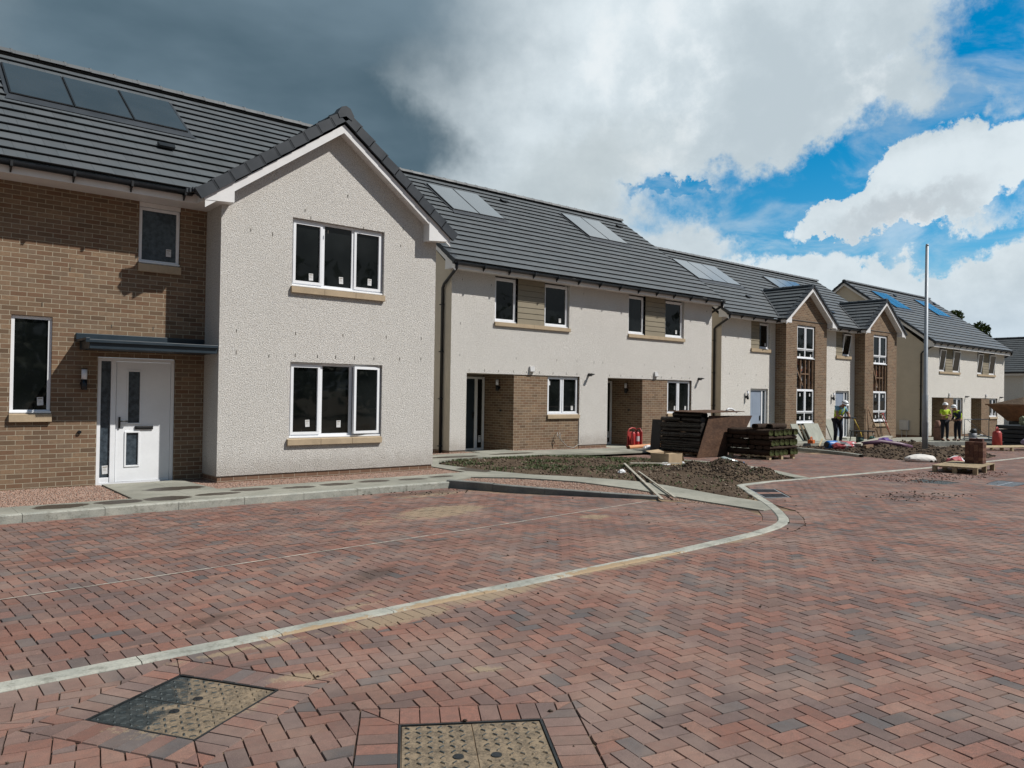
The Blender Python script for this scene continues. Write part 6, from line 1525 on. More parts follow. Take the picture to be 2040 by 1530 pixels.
# ---- timber laths across the path
LATH = plain('grey_lath', (0.34, 0.32, 0.27), 0.85, 0.2, 9, spec=0.15)
def lath(name, a, b, wd, th, label, mat=LATH, cat='timber', group=None):
    mb = MB(); A, B = Vector(a), Vector(b); d = (B-A); L = d.length; u = d.normalized(); s = Vector((-u.y, u.x, 0)).normalized(); n = u.cross(s)*-1; n = n if n.z > 0 else -n
    mb.prism([A-s*wd/2, A+s*wd/2, B+s*wd/2, B-s*wd/2], n*th); o = mb.build(name, mat, bevel=0.003); rebase(o, a); return tag(o, label, cat, group)
lath('timber_lath', (12.95, 11.55, soil_z(12.9, 11.5)+0.05), (9.86, 7.98, G(10)+0.02), 0.05, 0.02, 'long grey lath lying from the soil across the path to the gravel')
lath('timber_lath', (12.2, 10.5, PH(12, 10.5)+0.03), (10.15, 7.95, G(10)+0.03), 0.035, 0.02, 'shorter grey lath lying right beside the long one over the gravel tip')
lath('timber_lath', (12.9, 11.35, soil_z(12.9, 11.3)+0.07), (14.45, 11.2, soil_z(14.4, 11.2)+0.05), 0.04, 0.02, 'thin pale lath on the soil pointing at the cardboard box')

# ---- orange pipe, extinguishers
ORP = plain('terracotta_plastic', (0.52, 0.25, 0.12), 0.5, 0.08, 4)
mb = MB(); zz = PH(19, 16)+0.06; a_, b_ = Vector((18.05, 15.95, zz)), Vector((20.7, 16.25, zz+0.02)); u = (b_-a_).normalized()
for r0, r1, flip in ((0.06, 0.06, False),): mb.tube([a_, b_], 0.06, 18, caps=False); mb.tube([a_, b_], 0.052, 18, caps=False)
mb.tube([a_, a_+u*0.12], 0.066, 18, caps=False); mb.tube([a_+u*0.3, a_+u*0.31], 0.045, 18, mi=1)
tag(rebase(mb.build('drain_pipe', [ORP, BLACKP]), tuple(a_)), 'orange-brown plastic drain pipe lying on the path beside the dark turf stack', 'pipe')
RED = plain('red_paint', (0.42, 0.035, 0.035), 0.4, 0.12, 6, spec=0.5); REDD = plain('red_plastic', (0.36, 0.045, 0.04), 0.5, 0.12, 5)
ex, ey = 18.92, 16.45; ez = PH(ex, ey); H = thing('extinguisher_stand', 'red plastic fire extinguisher stand by the brick porch corner', 'extinguisher stand', (ex, ey, ez))
mb = MB(); mb.box(ex-0.24, ex+0.26, ey-0.17, ey+0.17, ez, ez+0.08); mb.build('base', REDD, H, bevel=0.02)
mb = MB(); mb.box(ex-0.22, ex+0.24, ey+0.10, ey+0.14, ez+0.07, ez+0.5); mb.tube([(ex-0.22, ey+0.12, ez+0.46), (ex-0.14, ey+0.12, ez+0.58), (ex, ey+0.12, ez+0.62), (ex+0.14, ey+0.12, ez+0.60), (ex+0.22, ey+0.12, ez+0.48)], 0.025, 8); mb.build('back', REDD, H, bevel=0.01)
mb = MB(); mb.box(ex+0.20, ex+0.24, ey-0.12, ey+0.10, ez+0.07, ez+0.5); mb.tube([(ex+0.22, ey-0.12, ez+0.46), (ex+0.22, ey-0.02, ez+0.6), (ex+0.22, ey+0.1, ez+0.58)], 0.025, 8); mb.build('side_panel', REDD, H, bevel=0.01)
for i, (dx, lab) in enumerate(((-0.12, 'left-hand red fire extinguisher in the red stand'), (0.08, 'right-hand red fire extinguisher in the red stand with a pale label'))):
    x, y, z = ex+dx, ey-0.03, ez+0.08; E_ = thing('fire_extinguisher', lab, 'fire extinguisher', (x, y, z), 'fire extinguishers in the red stand')
    mb = MB(); mb.tube([(x, y, z), (x, y, z+0.02), (x, y, z+0.36), (x, y, z+0.40), (x, y, z+0.42)], [0.066, 0.072, 0.072, 0.055, 0.025], 16); mb.build('cylinder', RED, E_)
    mb = MB(); mb.box(x-0.02, x+0.02, y-0.02, y+0.02, z+0.42, z+0.46); mb.prism([(x-0.015, y, z+0.46), (x+0.015, y, z+0.46), (x+0.015, y-0.12, z+0.49), (x-0.015, y-0.12, z+0.49)], (0, 0, 0.012)); mb.build('valve', BLACKP, E_)
    mb = MB(); mb.tube([(x+0.02, y, z+0.44), (x+0.08, y, z+0.42), (x+0.085, y-0.01, z+0.25), (x+0.08, y-0.02, z+0.12)], 0.011, 8); mb.build('hose', BLACKP, E_)
    if i:
        mb = MB(); n = 5
        for k_ in range(n): a0, a1_ = R(200+k_*28), R(200+(k_+1)*28); mb.poly([(x+0.0735*math.cos(a0), y+0.0735*math.sin(a0), z+0.12), (x+0.0735*math.cos(a1_), y+0.0735*math.sin(a1_), z+0.12), (x+0.0735*math.cos(a1_), y+0.0735*math.sin(a1_), z+0.28), (x+0.0735*math.cos(a0), y+0.0735*math.sin(a0), z+0.28)])
        mb.build('label', PAPER, E_)
crumple('cloth', (18.75, 15.75, PH(18.7, 15.7)), 0.2, 0.12, 0.09, [WRAP], 'small white crumpled cloth in front of the orange pipe', 'cloth', 12)
# cable hanging out of the brick wall
mb = MB(); mb.tube([(15.95, 16.96, 0.42), (15.95, 16.90, 0.44), (15.9, 16.86, 0.34), (15.95, 16.84, 0.26), (16.02, 16.84, 0.36), (15.98, 16.83, 0.44), (15.92, 16.82, 0.36), (16.0, 16.8, 0.22), (16.25, 16.8, 0.02), (16.5, 16.78, -0.03), (16.85, 16.8, 0.12), (16.9, 16.85, 0.3)], 0.011, 6)
tag(rebase(mb.build('cable', plain('grey_cable', (0.30, 0.29, 0.27), 0.6)), (15.95, 16.96, 0.4)), 'loose grey cable coil sprouting from the brick wall beside the first porch', 'cable')

# ---- paving slabs leaning on the bay
SLAB = plain('grey_slab', (0.30, 0.31, 0.27), 0.85, 0.12, 3, spec=0.2, bump=0.3)
def lean_slab(x, yb, wd, h_, ang, label, rz=0.0):
    z = G(x)+0.12; mb = MB(); mb.M = M4((x, yb, z), rz, -ang); mb.box(0, wd, 0, 0.045, 0, h_); o = mb.build('paving_slab', SLAB, bevel=0.004); rebase(o, (x, yb, z)); return tag(o, label, 'paving slab', 'paving slabs leaning on the brick bays')
lean_slab(29.75, 17.02, 0.55, 0.78, 0.42, 'leaning grey slab at the left end of the row below the first bay window')
lean_slab(30.35, 16.85, 0.1, 0.80, 0.42, 'slab seen nearly edge-on, second in the row below the first bay window', 0.9)
lean_slab(30.6, 16.85, 0.62, 0.84, 0.48, 'large leaning grey slab in the middle of the row below the first bay')
lean_slab(31.25, 16.90, 0.60, 0.82, 0.46, 'leaning grey slab at the right end of the row below the first bay')
lean_slab(33.2, 17.3, 0.62, 1.0, 0.42, 'tall grey slab leaning on the cream wall behind the bending worker')
lath('timber_offcut', (27.6, 14.9, G(27)+0.06), (28.4, 15.2, G(27)+0.3), 0.05, 0.03, 'short pale offcut sticking out of the dug soil', WOOD)

# ---- people
SKIN = plain('skin', (0.30, 0.165, 0.115), 0.6, 0.08, 12); 
def shirtm(name, c): return plain(name, c, 0.85, 0.14, 7, spec=0.2, bump=0.3)
HIVIS = shirtm('hi_vis_yellow', (0.44, 0.62, 0.05)); TROUS = shirtm('black_trousers', (0.018, 0.020, 0.028)); BLUESH = shirtm('blue_shirt', (0.16, 0.32, 0.42)); NAVY = shirtm('navy_top', (0.022, 0.030, 0.055)); HATW = plain('white_hat', (0.74, 0.76, 0.78), 0.3, 0.03, 8); REFL = plain('reflective_strip', (0.55, 0.58, 0.58), 0.35, 0.05, 10); BOOT = plain('boots', (0.05, 0.035, 0.025), 0.7, 0.2, 10)
def skin_mesh(name, joints, edges, root, mat, parent=None, sub=1):
    """continuous surface grown round a skeleton; joints {n:(x,y,z,rx,ry)}"""
    ks = list(joints); ix = {k_: i for i, k_ in enumerate(ks)}; off = parent_origin(parent)
    me = bpy.data.meshes.new(name); me.from_pydata([tuple(Vector(joints[k_][:3])-off) for k_ in ks], [(ix[a], ix[b]) for a, b in edges], []); o = bpy.data.objects.new(name, me); COL.objects.link(o)
    md = o.modifiers.new('skin', 'SKIN'); md.use_smooth_shade = True; md.branch_smoothing = 0.2
    if not me.skin_vertices: me.skin_vertices.new() if hasattr(me.skin_vertices, 'new') else None
    for k_ in ks:
        sv = me.skin_vertices[0].data[ix[k_]]; j = joints[k_]; sv.radius = (j[3], j[4] if len(j) > 4 else j[3]); sv.use_root = (k_ == root)
    s2 = o.modifiers.new('sub', 'SUBSURF'); s2.levels = sub; s2.render_levels = sub
    dg = bpy.context.evaluated_depsgraph_get(); ev = o.evaluated_get(dg); me2 = bpy.data.meshes.new_from_object(ev); o.modifiers.clear(); o.data = me2
    me2.materials.clear(); me2.materials.append(mat); me2.polygons.foreach_set('use_smooth', [True]*len(me2.polygons))
    if parent is not None: o.parent = parent
    return o
def person(label, x, y, z, rz, pose, top, vest, hat=HATW, ht=1.78, bulk=1.0):
    """pose: dict of joint overrides in metres, body frame (x right, y forward, z up)"""
    s = ht/1.78; H = thing('person', label, 'person', (x, y, z)); M = M4((x, y, z), rz) @ Matrix.Scale(s, 4)
    J = dict(pelvis=(0, 0, 0.98, .135, .10), belly=(0, 0.01, 1.12, .14, .10), chest=(0, 0, 1.33, .165, .11), neckb=(0, -0.01, 1.50, .07, .065), neck=(0, 0.0, 1.55, .055), head0=(0, 0.02, 1.62, .075, .085), head1=(0, 0.02, 1.71, .082, .092), head2=(0, 0.01, 1.77, .06, .065), nose=(0, 0.125, 1.645, .012),
             shl=(-.19, 0, 1.46, .062), ell=(-.27, -.02, 1.17, .043), wrl=(-.27, .1, .95, .029), hal=(-.27, .13, .88, .034, .02),
             shr=(.19, 0, 1.46, .062), elr=(.27, -.02, 1.17, .043), wrr=(.27, .1, .95, .029), har=(.27, .13, .88, .034, .02),
             hpl=(-.10, 0, .92, .092), knl=(-.12, .02, .50, .062), anl=(-.13, 0, .10, .042), tol=(-.14, .17, .035, .036), hpr=(.10, 0, .92, .092), knr=(.12, .02, .50, .062), anr=(.13, 0, .10, .042), tor=(.14, .17, .035, .036))
    for k_, v in pose.items(): J[k_] = tuple(v)+J[k_][3:]
    for k_ in ('pelvis', 'belly', 'chest', 'shl', 'shr', 'ell', 'elr'): J[k_] = J[k_][:3]+tuple(r_*bulk for r_ in J[k_][3:])
    E = [('pelvis', 'belly'), ('belly', 'chest'), ('chest', 'neckb'), ('neckb', 'neck'), ('neck', 'head0'), ('head0', 'head1'), ('head1', 'head2'), ('head0', 'nose'),
         ('chest', 'shl'), ('shl', 'ell'), ('ell', 'wrl'), ('wrl', 'hal'), ('chest', 'shr'), ('shr', 'elr'), ('elr', 'wrr'), ('wrr', 'har'),
         ('pelvis', 'hpl'), ('hpl', 'knl'), ('knl', 'anl'), ('anl', 'tol'), ('pelvis', 'hpr'), ('hpr', 'knr'), ('knr', 'anr'), ('anr', 'tor')]
    T = {}
    for k_, v in J.items(): p = M @ Vector(v[:3]); T[k_] = (p.x, p.y, p.z)+tuple(r*s for r in v[3:])
    # fingers: four and a thumb, slightly curled
    for sd_, h_, w_ in (('l', 'hal', 'wrl'), ('r', 'har', 'wrr')):
        hv = Vector(T[h_][:3]); wv = Vector(T[w_][:3]); d = (hv-wv).normalized(); side = d.cross(Vector((0, 0, 1))).normalized() if abs(d.z) < 0.95 else Vector((1, 0, 0)); pal = d.cross(side).normalized()
        for i in range(4):
            o_ = side*(0.024*(i-1.5)); L_ = (0.075, 0.085, 0.08, 0.06)[i]
            T[f'f{sd_}{i}a'] = (*(hv+d*0.035+o_), .009*s); T[f'f{sd_}{i}b'] = (*(hv+d*(0.035+L_*0.55)+o_*1.05-pal*0.008), .0085*s); T[f'f{sd_}{i}c'] = (*(hv+d*(0.035+L_*0.85)+o_*1.05-pal*0.032), .008*s)
            E += [(h_, f'f{sd_}{i}a'), (f'f{sd_}{i}a', f'f{sd_}{i}b'), (f'f{sd_}{i}b', f'f{sd_}{i}c')]
        T[f't{sd_}a'] = (*(hv-side*0.05+d*0.0), .011*s); T[f't{sd_}b'] = (*(hv-side*0.062+d*0.045-pal*0.01), .0095*s); E += [(h_, f't{sd_}a'), (f't{sd_}a', f't{sd_}b')]
    skin_mesh('body', T, E, 'pelvis', SKIN, H)
    def shell(name, ks, es, root, mat, add, adj=None):
        Q = {k_: T[k_][:3]+tuple(r+add for r in (T[k_][3:] if len(T[k_]) == 5 else (T[k_][3],)*2)) for k_ in ks}
        if adj:
            for k_, v in adj.items(): Q[k_] = v
        return skin_mesh(name, Q, es, root, mat, H)
    mid = lambda a, b, t_: tuple(Vector(T[a][:3]).lerp(Vector(T[b][:3]), t_))
    sl = {'sl2': mid('shl', 'ell', 0.8)+(.052*s, .052*s), 'sr2': mid('shr', 'elr', 0.8)+(.052*s, .052*s)} if top is not NAVY else {'sl2': mid('ell', 'wrl', 0.9)+(.04*s, .04*s), 'sr2': mid('elr', 'wrr', 0.9)+(.04*s, .04*s)}
    if top is NAVY: shell('shirt', ['pelvis', 'belly', 'chest', 'neckb', 'shl', 'shr', 'ell', 'elr'], [('pelvis', 'belly'), ('belly', 'chest'), ('chest', 'neckb'), ('chest', 'shl'), ('chest', 'shr'), ('shl', 'ell'), ('shr', 'elr'), ('ell', 'sl2'), ('elr', 'sr2')], 'pelvis', top, 0.012, sl)
    else: shell('shirt', ['pelvis', 'belly', 'chest', 'neckb', 'shl', 'shr'], [('pelvis', 'belly'), ('belly', 'chest'), ('chest', 'neckb'), ('chest', 'shl'), ('chest', 'shr'), ('shl', 'sl2'), ('shr', 'sr2')], 'pelvis', top, 0.012, sl)
    shell('trousers', ['pelvis', 'hpl', 'knl', 'anl', 'hpr', 'knr', 'anr'], [('pelvis', 'hpl'), ('hpl', 'knl'), ('knl', 'anl'), ('pelvis', 'hpr'), ('hpr', 'knr'), ('knr', 'anr')], 'pelvis', TROUS, 0.016, {'pelvis': T['pelvis'][:3]+(.135*s, .115*s)})
    for a_, b_ in (('anl', 'tol'), ('anr', 'tor')):
        A_, B_ = Vector(T[a_][:3]), Vector(T[b_][:3]); hx = A_-(B_-A_)*0.25
        skin_mesh('boot', {'a': (A_.x, A_.y, A_.z+0.05, .055, .055), 'b': (hx.x, hx.y, z+0.045, .045, .045), 'c': (*B_[:2], z+0.042, .047, .042)}, [('a', 'b'), ('b', 'c')], 'b', BOOT, H)
    if vest:
        v_ = shell('hi_vis_vest', ['pelvis', 'belly', 'chest', 'neckb', 'shl', 'shr'], [('pelvis', 'belly'), ('belly', 'chest'), ('chest', 'neckb'), ('chest', 'shl'), ('chest', 'shr')], 'pelvis', HIVIS, 0.026, {'neckb': T['neckb'][:3]+(.075*s, .065*s)})
        if top is BLUESH:
            v_.data.materials.append(BLUESH); off_ = Vector(H.location); Mi = M.inverted()
            for f_ in v_.data.polygons:
                q_ = Mi @ (f_.center+off_)
                if abs(q_.x) < 0.045 and (Mi.to_3x3() @ f_.normal).y > 0.25: f_.material_index = 1
    # hard hat following the head
    hd = Vector(T['head1'][:3]); up_ = (Vector(T['head2'][:3])-Vector(T['head0'][:3])).normalized(); fw_ = (Vector(T['nose'][:3])-Vector(T['head0'][:3])); fw_ = (fw_-up_*fw_.dot(up_)).normalized(); rt_ = fw_.cross(up_)
    mb = MB(); c = hd-up_*0.012; n = 20; rows = 6
    P_ = lambda th, ph, k_=1.0: c+(rt_*math.cos(th)*0.118*k_+fw_*math.sin(th)*0.142*k_)*math.cos(ph)+up_*math.sin(ph)*0.125
    for i in range(n):
        t0, t1 = 2*math.pi*i/n, 2*math.pi*(i+1)/n
        for j in range(rows): p0, p1 = j*math.pi/2/rows, (j+1)*math.pi/2/rows; mb.poly([P_(t0, p0), P_(t1, p0), P_(t1, p1), P_(t0, p1)] if j < rows-1 else [P_(t0, p0), P_(t1, p0), P_(0, math.pi/2)], smooth=True)
        pk_ = lambda th: 1.06+0.30*max(0, math.sin(th))**3
        mb.poly([P_(t0, 0, 1.0), P_(t0, 0, pk_(t0))-up_*0.008, P_(t1, 0, pk_(t1))-up_*0.008, P_(t1, 0, 1.0)], smooth=True)
    hobj = mb.build('hard_hat', hat, H)
    mb = MB()
    for i in range(n):
        t0, t1 = 2*math.pi*i/n, 2*math.pi*(i+1)/n
        a0 = P_(t0, 0.30, 1.03); a1_ = P_(t1, 0.30, 1.03); b0_ = P_(t0, 0.46, 1.03); b1_ = P_(t1, 0.46, 1.03); mb.poly([a0, a1_, b1_, b0_], smooth=True)
    if vest: mb.build('hat_band', NAVY, hobj)
    return H
# bending worker: turned to the right, looking down at a tool in both hands
person('worker in white hard hat and open yellow vest bending over a hand tool', 29.50, 15.15, G(29.7)+0.10, R(160), dict(
    pelvis=(0, -0.05, 0.97), belly=(0, 0.02, 1.11), chest=(0, 0.10, 1.29), neckb=(0, 0.19, 1.44), neck=(0, 0.24, 1.49), head0=(0, 0.31, 1.53), head1=(0, 0.36, 1.60), head2=(0, 0.36, 1.66), nose=(0, 0.41, 1.49),
    shl=(-.19, 0.15, 1.41), ell=(-.30, 0.24, 1.13), wrl=(-.12, 0.46, 1.06), hal=(-.05, 0.52, 1.06), shr=(.19, 0.15, 1.41), elr=(.27, 0.25, 1.13), wrr=(.10, 0.47, 1.03), har=(.04, 0.53, 1.02),
    hpl=(-.10, -0.05, .92), knl=(-.14, 0.03, .50), anl=(-.15, -0.03, .10), tol=(-.16, .14, .035), hpr=(.10, -0.05, .92), knr=(.14, 0.05, .50), anr=(.15, 0.0, .10), tor=(.17, .17, .035)), BLUESH, True, ht=1.84, bulk=1.22)
HVSH = HIVIS
person('worker in white hard hat and yellow-green top standing with folded arms', 39.35, 14.95, G(39.3)+0.13, R(150), dict(
    shl=(-.20, 0, 1.46), ell=(-.27, .06, 1.18), wrl=(-.05, .21, 1.22), hal=(.04, .22, 1.23), shr=(.20, 0, 1.46), elr=(.27, .06, 1.18), wrr=(.05, .19, 1.18), har=(-.05, .19, 1.18)), HVSH, False, ht=1.80)
person('worker in dark top and yellow vest leaning towards the one with folded arms', 40.35, 14.75, G(40.3)+0.13, R(62), dict(
    pelvis=(0, -0.08, .97), belly=(0, -0.05, 1.11), chest=(0, 0.03, 1.30), neckb=(0, .10, 1.46), neck=(0, .14, 1.51), head0=(0, .20, 1.56), head1=(0, .23, 1.64), head2=(0, .23, 1.70), nose=(0, .31, 1.54),
    shl=(-.19, .05, 1.42), ell=(-.24, .12, 1.14), wrl=(-.10, .28, 1.02), hal=(-.06, .33, .99), shr=(.19, .05, 1.42), elr=(.24, .02, 1.14), wrr=(.15, .22, 1.0), har=(.12, .28, .97)), NAVY, True, ht=1.78)
# tool in the first worker's hands
mb = MB(); mb.tube([(29.05, 14.70, 0.86), (29.7, 14.56, 0.83)], 0.028, 8); mb.box(29.22, 29.38, 14.59, 14.69, 0.80, 0.89); tag(rebase(mb.build('hand_tool', BLACKP), (29.7, 14.4, 0.8)), 'dark hand tool held by the bending worker', 'tool')
# mitre bench
bx, by, bz = 31.0, 14.9, G(31)+0.12; H = thing('work_bench', 'low dark folding work bench in front of the bending worker', 'bench', (bx, by, bz))
mb = MB(); mb.M = M4((bx, by, bz), -0.5); mb.box(-0.42, 0.42, -0.22, 0.22, 0.50, 0.54); mb.build('bench_top', BLACKP, H, bevel=0.005)
for sx in (-1, 1):
    for sy in (-1, 1): mb = MB(); mb.M = M4((bx, by, bz), -0.5); mb.tube([(sx*0.36, sy*0.16, 0.5), (sx*0.42, sy*0.22, 0.0)], 0.018, 6); mb.build('leg', BLACKP, H)
mb = MB(); mb.M = M4((bx, by, bz), -0.5); mb.tube([(-0.1, 0, 0.0), (-0.1, 0, 0.28)], [0.13, 0.15], 14); tag(rebase(mb.build('bucket', plain('dull_green', (0.05, 0.09, 0.07), 0.5)), (bx, by, bz)), 'small dull green bucket under the work bench', 'bucket')
mb = MB(); mb.tube([(31.05, 15.25, bz+0.98), (31.25, 15.1, bz+0.5)], 0.02, 8); mb.tube([(30.97, 15.22, bz+1.0), (31.13, 15.30, bz+1.0)], 0.02, 8); mb.prism([(31.22, 15.08, bz+0.5), (31.34, 15.12, bz+0.5), (31.40, 15.04, bz+0.12), (31.24, 14.98, bz+0.12)], (0.01, 0.02, 0)); tag(rebase(mb.build('shovel', plain('yellow_handle', (0.55, 0.38, 0.04), 0.5)), (31.2, 15.1, bz)), 'yellow-handled shovel standing behind the work bench', 'shovel')
# blue drum, orange tool case, striped bag
BLUE = plain('blue_plastic', (0.02, 0.14, 0.42), 0.45, 0.15, 6); ORG = plain('orange_plastic', (0.55, 0.13, 0.03), 0.5, 0.15, 6)
zz = soil2_z(27.0, 14.2); mb = MB(); mb.tube([(26.75, 14.15, zz+0.15), (26.8, 14.14, zz+0.15), (27.2, 14.0, zz+0.15), (27.25, 13.99, zz+0.15)], [0.13, 0.155, 0.155, 0.13], 16); mb.tube([(26.72, 14.16, zz+0.15), (26.76, 14.15, zz+0.15)], 0.10, 14, mi=1); tag(rebase(mb.build('blue_drum', [BLUE, BLACKP]), (27, 14.1, zz)), 'blue plastic drum lying on its side on the dug soil', 'drum')
mb = MB(); mb.M = M4((28.3, 15.6, G(28)+0.14), 0.3); mb.box(-0.2, 0.2, -0.1, 0.1, 0, 0.13); mb.tube([(-0.16, 0, 0.13), (-0.1, 0, 0.24), (0.08, 0, 0.24), (0.14, 0, 0.13)], 0.022, 8); mb.tube([(0.2, 0, 0.08), (0.4, 0.05, 0.06)], 0.06, 10); tag(rebase(mb.build('power_tool', ORG, bevel=0.015), (28.3, 15.6, G(28)+0.14)), 'orange power tool lying below the leaning slabs', 'tool')
STR = plain('red_print', (0.34, 0.06, 0.07), 0.55, 0.2, 10)
crumple('cement_bag', (26.95, 13.5, soil2_z(26.9, 13.5)-0.01), 0.55, 0.32, 0.22, [WRAP, STR], 'crumpled red and white sack on the soil beside the blue drum', 'sack', 21, -0.3, mi=lambda c: 1 if (c.x*2.6 % 1.0) > 0.25 and c.z > 0.01 else 0)
crumple('cement_bag', (24.15, 9.85, G(24)+0.0), 0.50, 0.26, 0.16, [plain('paper_sack', (0.55, 0.53, 0.50), 0.7, 0.1, 5)], 'full white paper cement sack at the edge of the dug soil', 'sack', 31, -0.45, amp=0.12)
crumple('cement_bag', (23.75, 8.72, G(24)), 0.36, 0.22, 0.20, [WRAP, STR], 'crumpled white sack with red print left of the paver stack', 'sack', 41, 0.2, mi=lambda c: 1 if c.x < -0.05 and c.z > 0.05 else 0)
crumple('plastic_wrap', (23.45, 8.1, G(24)), 0.40, 0.18, 0.15, [WRAP], 'bunched clear white plastic sheet right beside the near pallet', 'plastic', 44, 0.1)
PURP = plain('purple_plastic', (0.10, 0.045, 0.20), 0.4, 0.15, 8); MAUV = plain('mauve_duct', (0.10, 0.045, 0.08), 0.45, 0.12, 8)
mb = MB(); z_ = soil2_z(28.0, 12.7); mb.tube([(27.3, 13.1, z_+0.12), (27.9, 12.75, z_+0.20), (28.4, 12.3, z_+0.12), (28.7, 12.0, z_+0.02)], [0.085, 0.09, 0.09, 0.085], 12); tag(rebase(mb.build('duct_pipe', MAUV), (27.9, 12.7, z_)), 'thick mauve duct curving over the soil under the plank', 'pipe')
crumple('plastic_bag', (29.0, 13.1, soil2_z(29, 13.1)), 0.42, 0.26, 0.30, [PURP], 'purple plastic bag on the soil under the raised end of the plank', 'bag', 51, 0.3)
lath('plank', (27.0, 13.15, soil2_z(27, 13.2)+0.1), (31.4, 14.0, G(31)+0.42), 0.26, 0.07, 'wide weathered plank sloping up from the soil towards the second bay', LATH, 'plank')
lath('timber_beam', (26.6, 12.7, soil2_z(26.6, 12.7)+0.06), (30.4, 13.5, G(31)+0.20), 0.12, 0.10, 'dark beam lying under the wide weathered plank', WOODD, 'timber')
mb = MB(); mb.tube([(31.9, 14.9, G(32)+0.26), (31.95, 14.95, G(32)+0.30)], [0.12, 0.14], 14); mb.tube([(32.05, 15.0, G(32)+0.12), (32.05, 15.0, G(32)+0.42)], 0.08, 12); mb.tube([(31.85, 14.85, G(32)+0.12), (32.1, 15.05, G(32)+0.2)], 0.05, 10); tag(rebase(mb.build('petrol_saw', plain('green_machine', (0.03, 0.10, 0.08), 0.45)), (31.95, 14.95, G(32)+0.12)), 'small green machine resting at the raised end of the plank', 'machine')
# trestle timbers and rakes leaning on the second bay
Hh = thing('timber_trestle', 'A-shaped pair of dark timbers leaning on the second brick bay', 'trestle', (36.6, 17.2, G(36.6)+0.12)); zg_ = G(36.6)+0.12
for a_, b_ in (((36.45, 17.2, zg_), (36.75, 17.42, zg_+1.55)), ((37.15, 17.0, zg_), (36.78, 17.42, zg_+1.52))):
    mb = MB(); mb.tube([a_, b_], 0.032, 4); mb.build('leg', WOODD, Hh)
mb = MB(); mb.tube([(36.5, 17.22, zg_+0.5), (36.98, 17.12, zg_+0.52)], 0.022, 4); mb.build('brace', WOODD, Hh)
for i, (a_, b_, lab) in enumerate((((38.45, 17.0, zg_), (38.1, 17.42, zg_+1.15), 'wooden-handled tool leaning under the second bay window, right of the trestle'), ((38.6, 17.1, zg_), (38.35, 17.42, zg_+1.2), 'reddish tool shaft leaning on the right side of the second bay'))):
    mb = MB(); mb.tube([a_, b_], 0.022, 6); v = Vector(b_); mb.tube([v-Vector((0.14, 0, 0)), v+Vector((0.14, 0, 0.02))], 0.02, 6); tag(rebase(mb.build('garden_tool', [WOODD, REDD][i]), a_), lab, 'tool', 'tools leaning on the second bay')
mb = MB(); mb.tube([(37.9, 17.2, zg_), (37.95, 17.38, zg_+0.9)], 0.012, 5); mb.tube([(37.8, 17.2, zg_), (37.84, 17.38, zg_+0.85)], 0.012, 5); mb.tube([(37.8, 17.3, zg_+0.45), (37.95, 17.3, zg_+0.45)], 0.01, 5); tag(rebase(mb.build('steel_stand', BLACKP), (37.9, 17.2, zg_)), 'thin black metal stand under the second bay window', 'stand')

# ---- near pallet with block stack
pz = G(21.6); PAL = pallet(21.45, 7.68, pz, 2.05, 0.98, R(8), 'double pale pallet on the paving with the red-brown paver stack', h_=0.19, nb=12, wood=plain('weathered_pallet', (0.27, 0.215, 0.14), 0.85, 0.3, 9, spec=0.15))
BLK = plain('paver_block', (0.105, 0.052, 0.040), 0.85, 0.3, 18, spec=0.15, bump=0.4); BLK2 = plain('paver_block_light', (0.16, 0.085, 0.06), 0.85, 0.3, 18, spec=0.15, bump=0.4)
proto = {}
def block_at(x, y, z, rz, m_, lab):
    if m_ not in proto:
        b_ = MB(); b_.box(-0.1, 0.1, -0.05, 0.05, 0, 0.078); o = b_.build('paver_block', m_, bevel=0.005); proto[m_] = o
    else: o = proto[m_].copy(); COL.objects.link(o)
    o.location = (x, y, z); o.rotation_euler = (0, 0, rz); return tag(o, lab, 'paving block', 'red-brown paving blocks stacked on the near pallet')
Mb = M4((22.02, 7.62, pz+0.191), R(8))
for ly in range(7):
    for i in range(2):
        for j in range(4):
            p = Mb @ Vector((-0.105+0.21*i+random.uniform(-.006, .006), -0.155+0.103*j, ly*0.0795)); block_at(p.x, p.y, p.z, R(8)+random.uniform(-.03, .03), BLK if random.random() < 0.7 else BLK2, 'paving block in course %s from the bottom of the stack, %s, %s row' % (ORD[ly], ('left', 'right')[i], ('front', 'second', 'third', 'back')[j]))
for j in range(3):
    p = Mb @ Vector((0.13, -0.10+0.103*j, 7*0.0795)); block_at(p.x, p.y, p.z, R(8), BLK, 'paving block in the short top row on the right of the stack, %s' % ('front', 'middle', 'back')[j])

# ---- far pallet, red drum, dark stacks, hopper
pallet(35.6, 11.35, G(35.6), 4.2, 1.0, R(-22), 'long low pallet at the right edge with the red container standing on it', h_=0.17)
rx, ry, rz_ = 36.3, 11.75, G(36.3)+0.17; H = thing('red_container', 'red plastic water container with a looped handle on the far pallet', 'container', (rx, ry, rz_))
mb = MB(); mb.tube([(rx, ry, rz_), (rx, ry, rz_+0.03), (rx, ry, rz_+0.52), (rx, ry, rz_+0.60)], [0.17, 0.19, 0.17, 0.12], 18); mb.build('drum_body', REDD, H)
mb = MB(); mb.tube([(rx-0.13, ry, rz_+0.52), (rx-0.12, ry, rz_+0.70), (rx, ry, rz_+0.76), (rx+0.12, ry, rz_+0.70), (rx+0.13, ry, rz_+0.52)], 0.025, 8); mb.build('handle', REDD, H)
DK = plain('dark_packs', (0.018, 0.024, 0.030), 0.6, 0.25, 5)
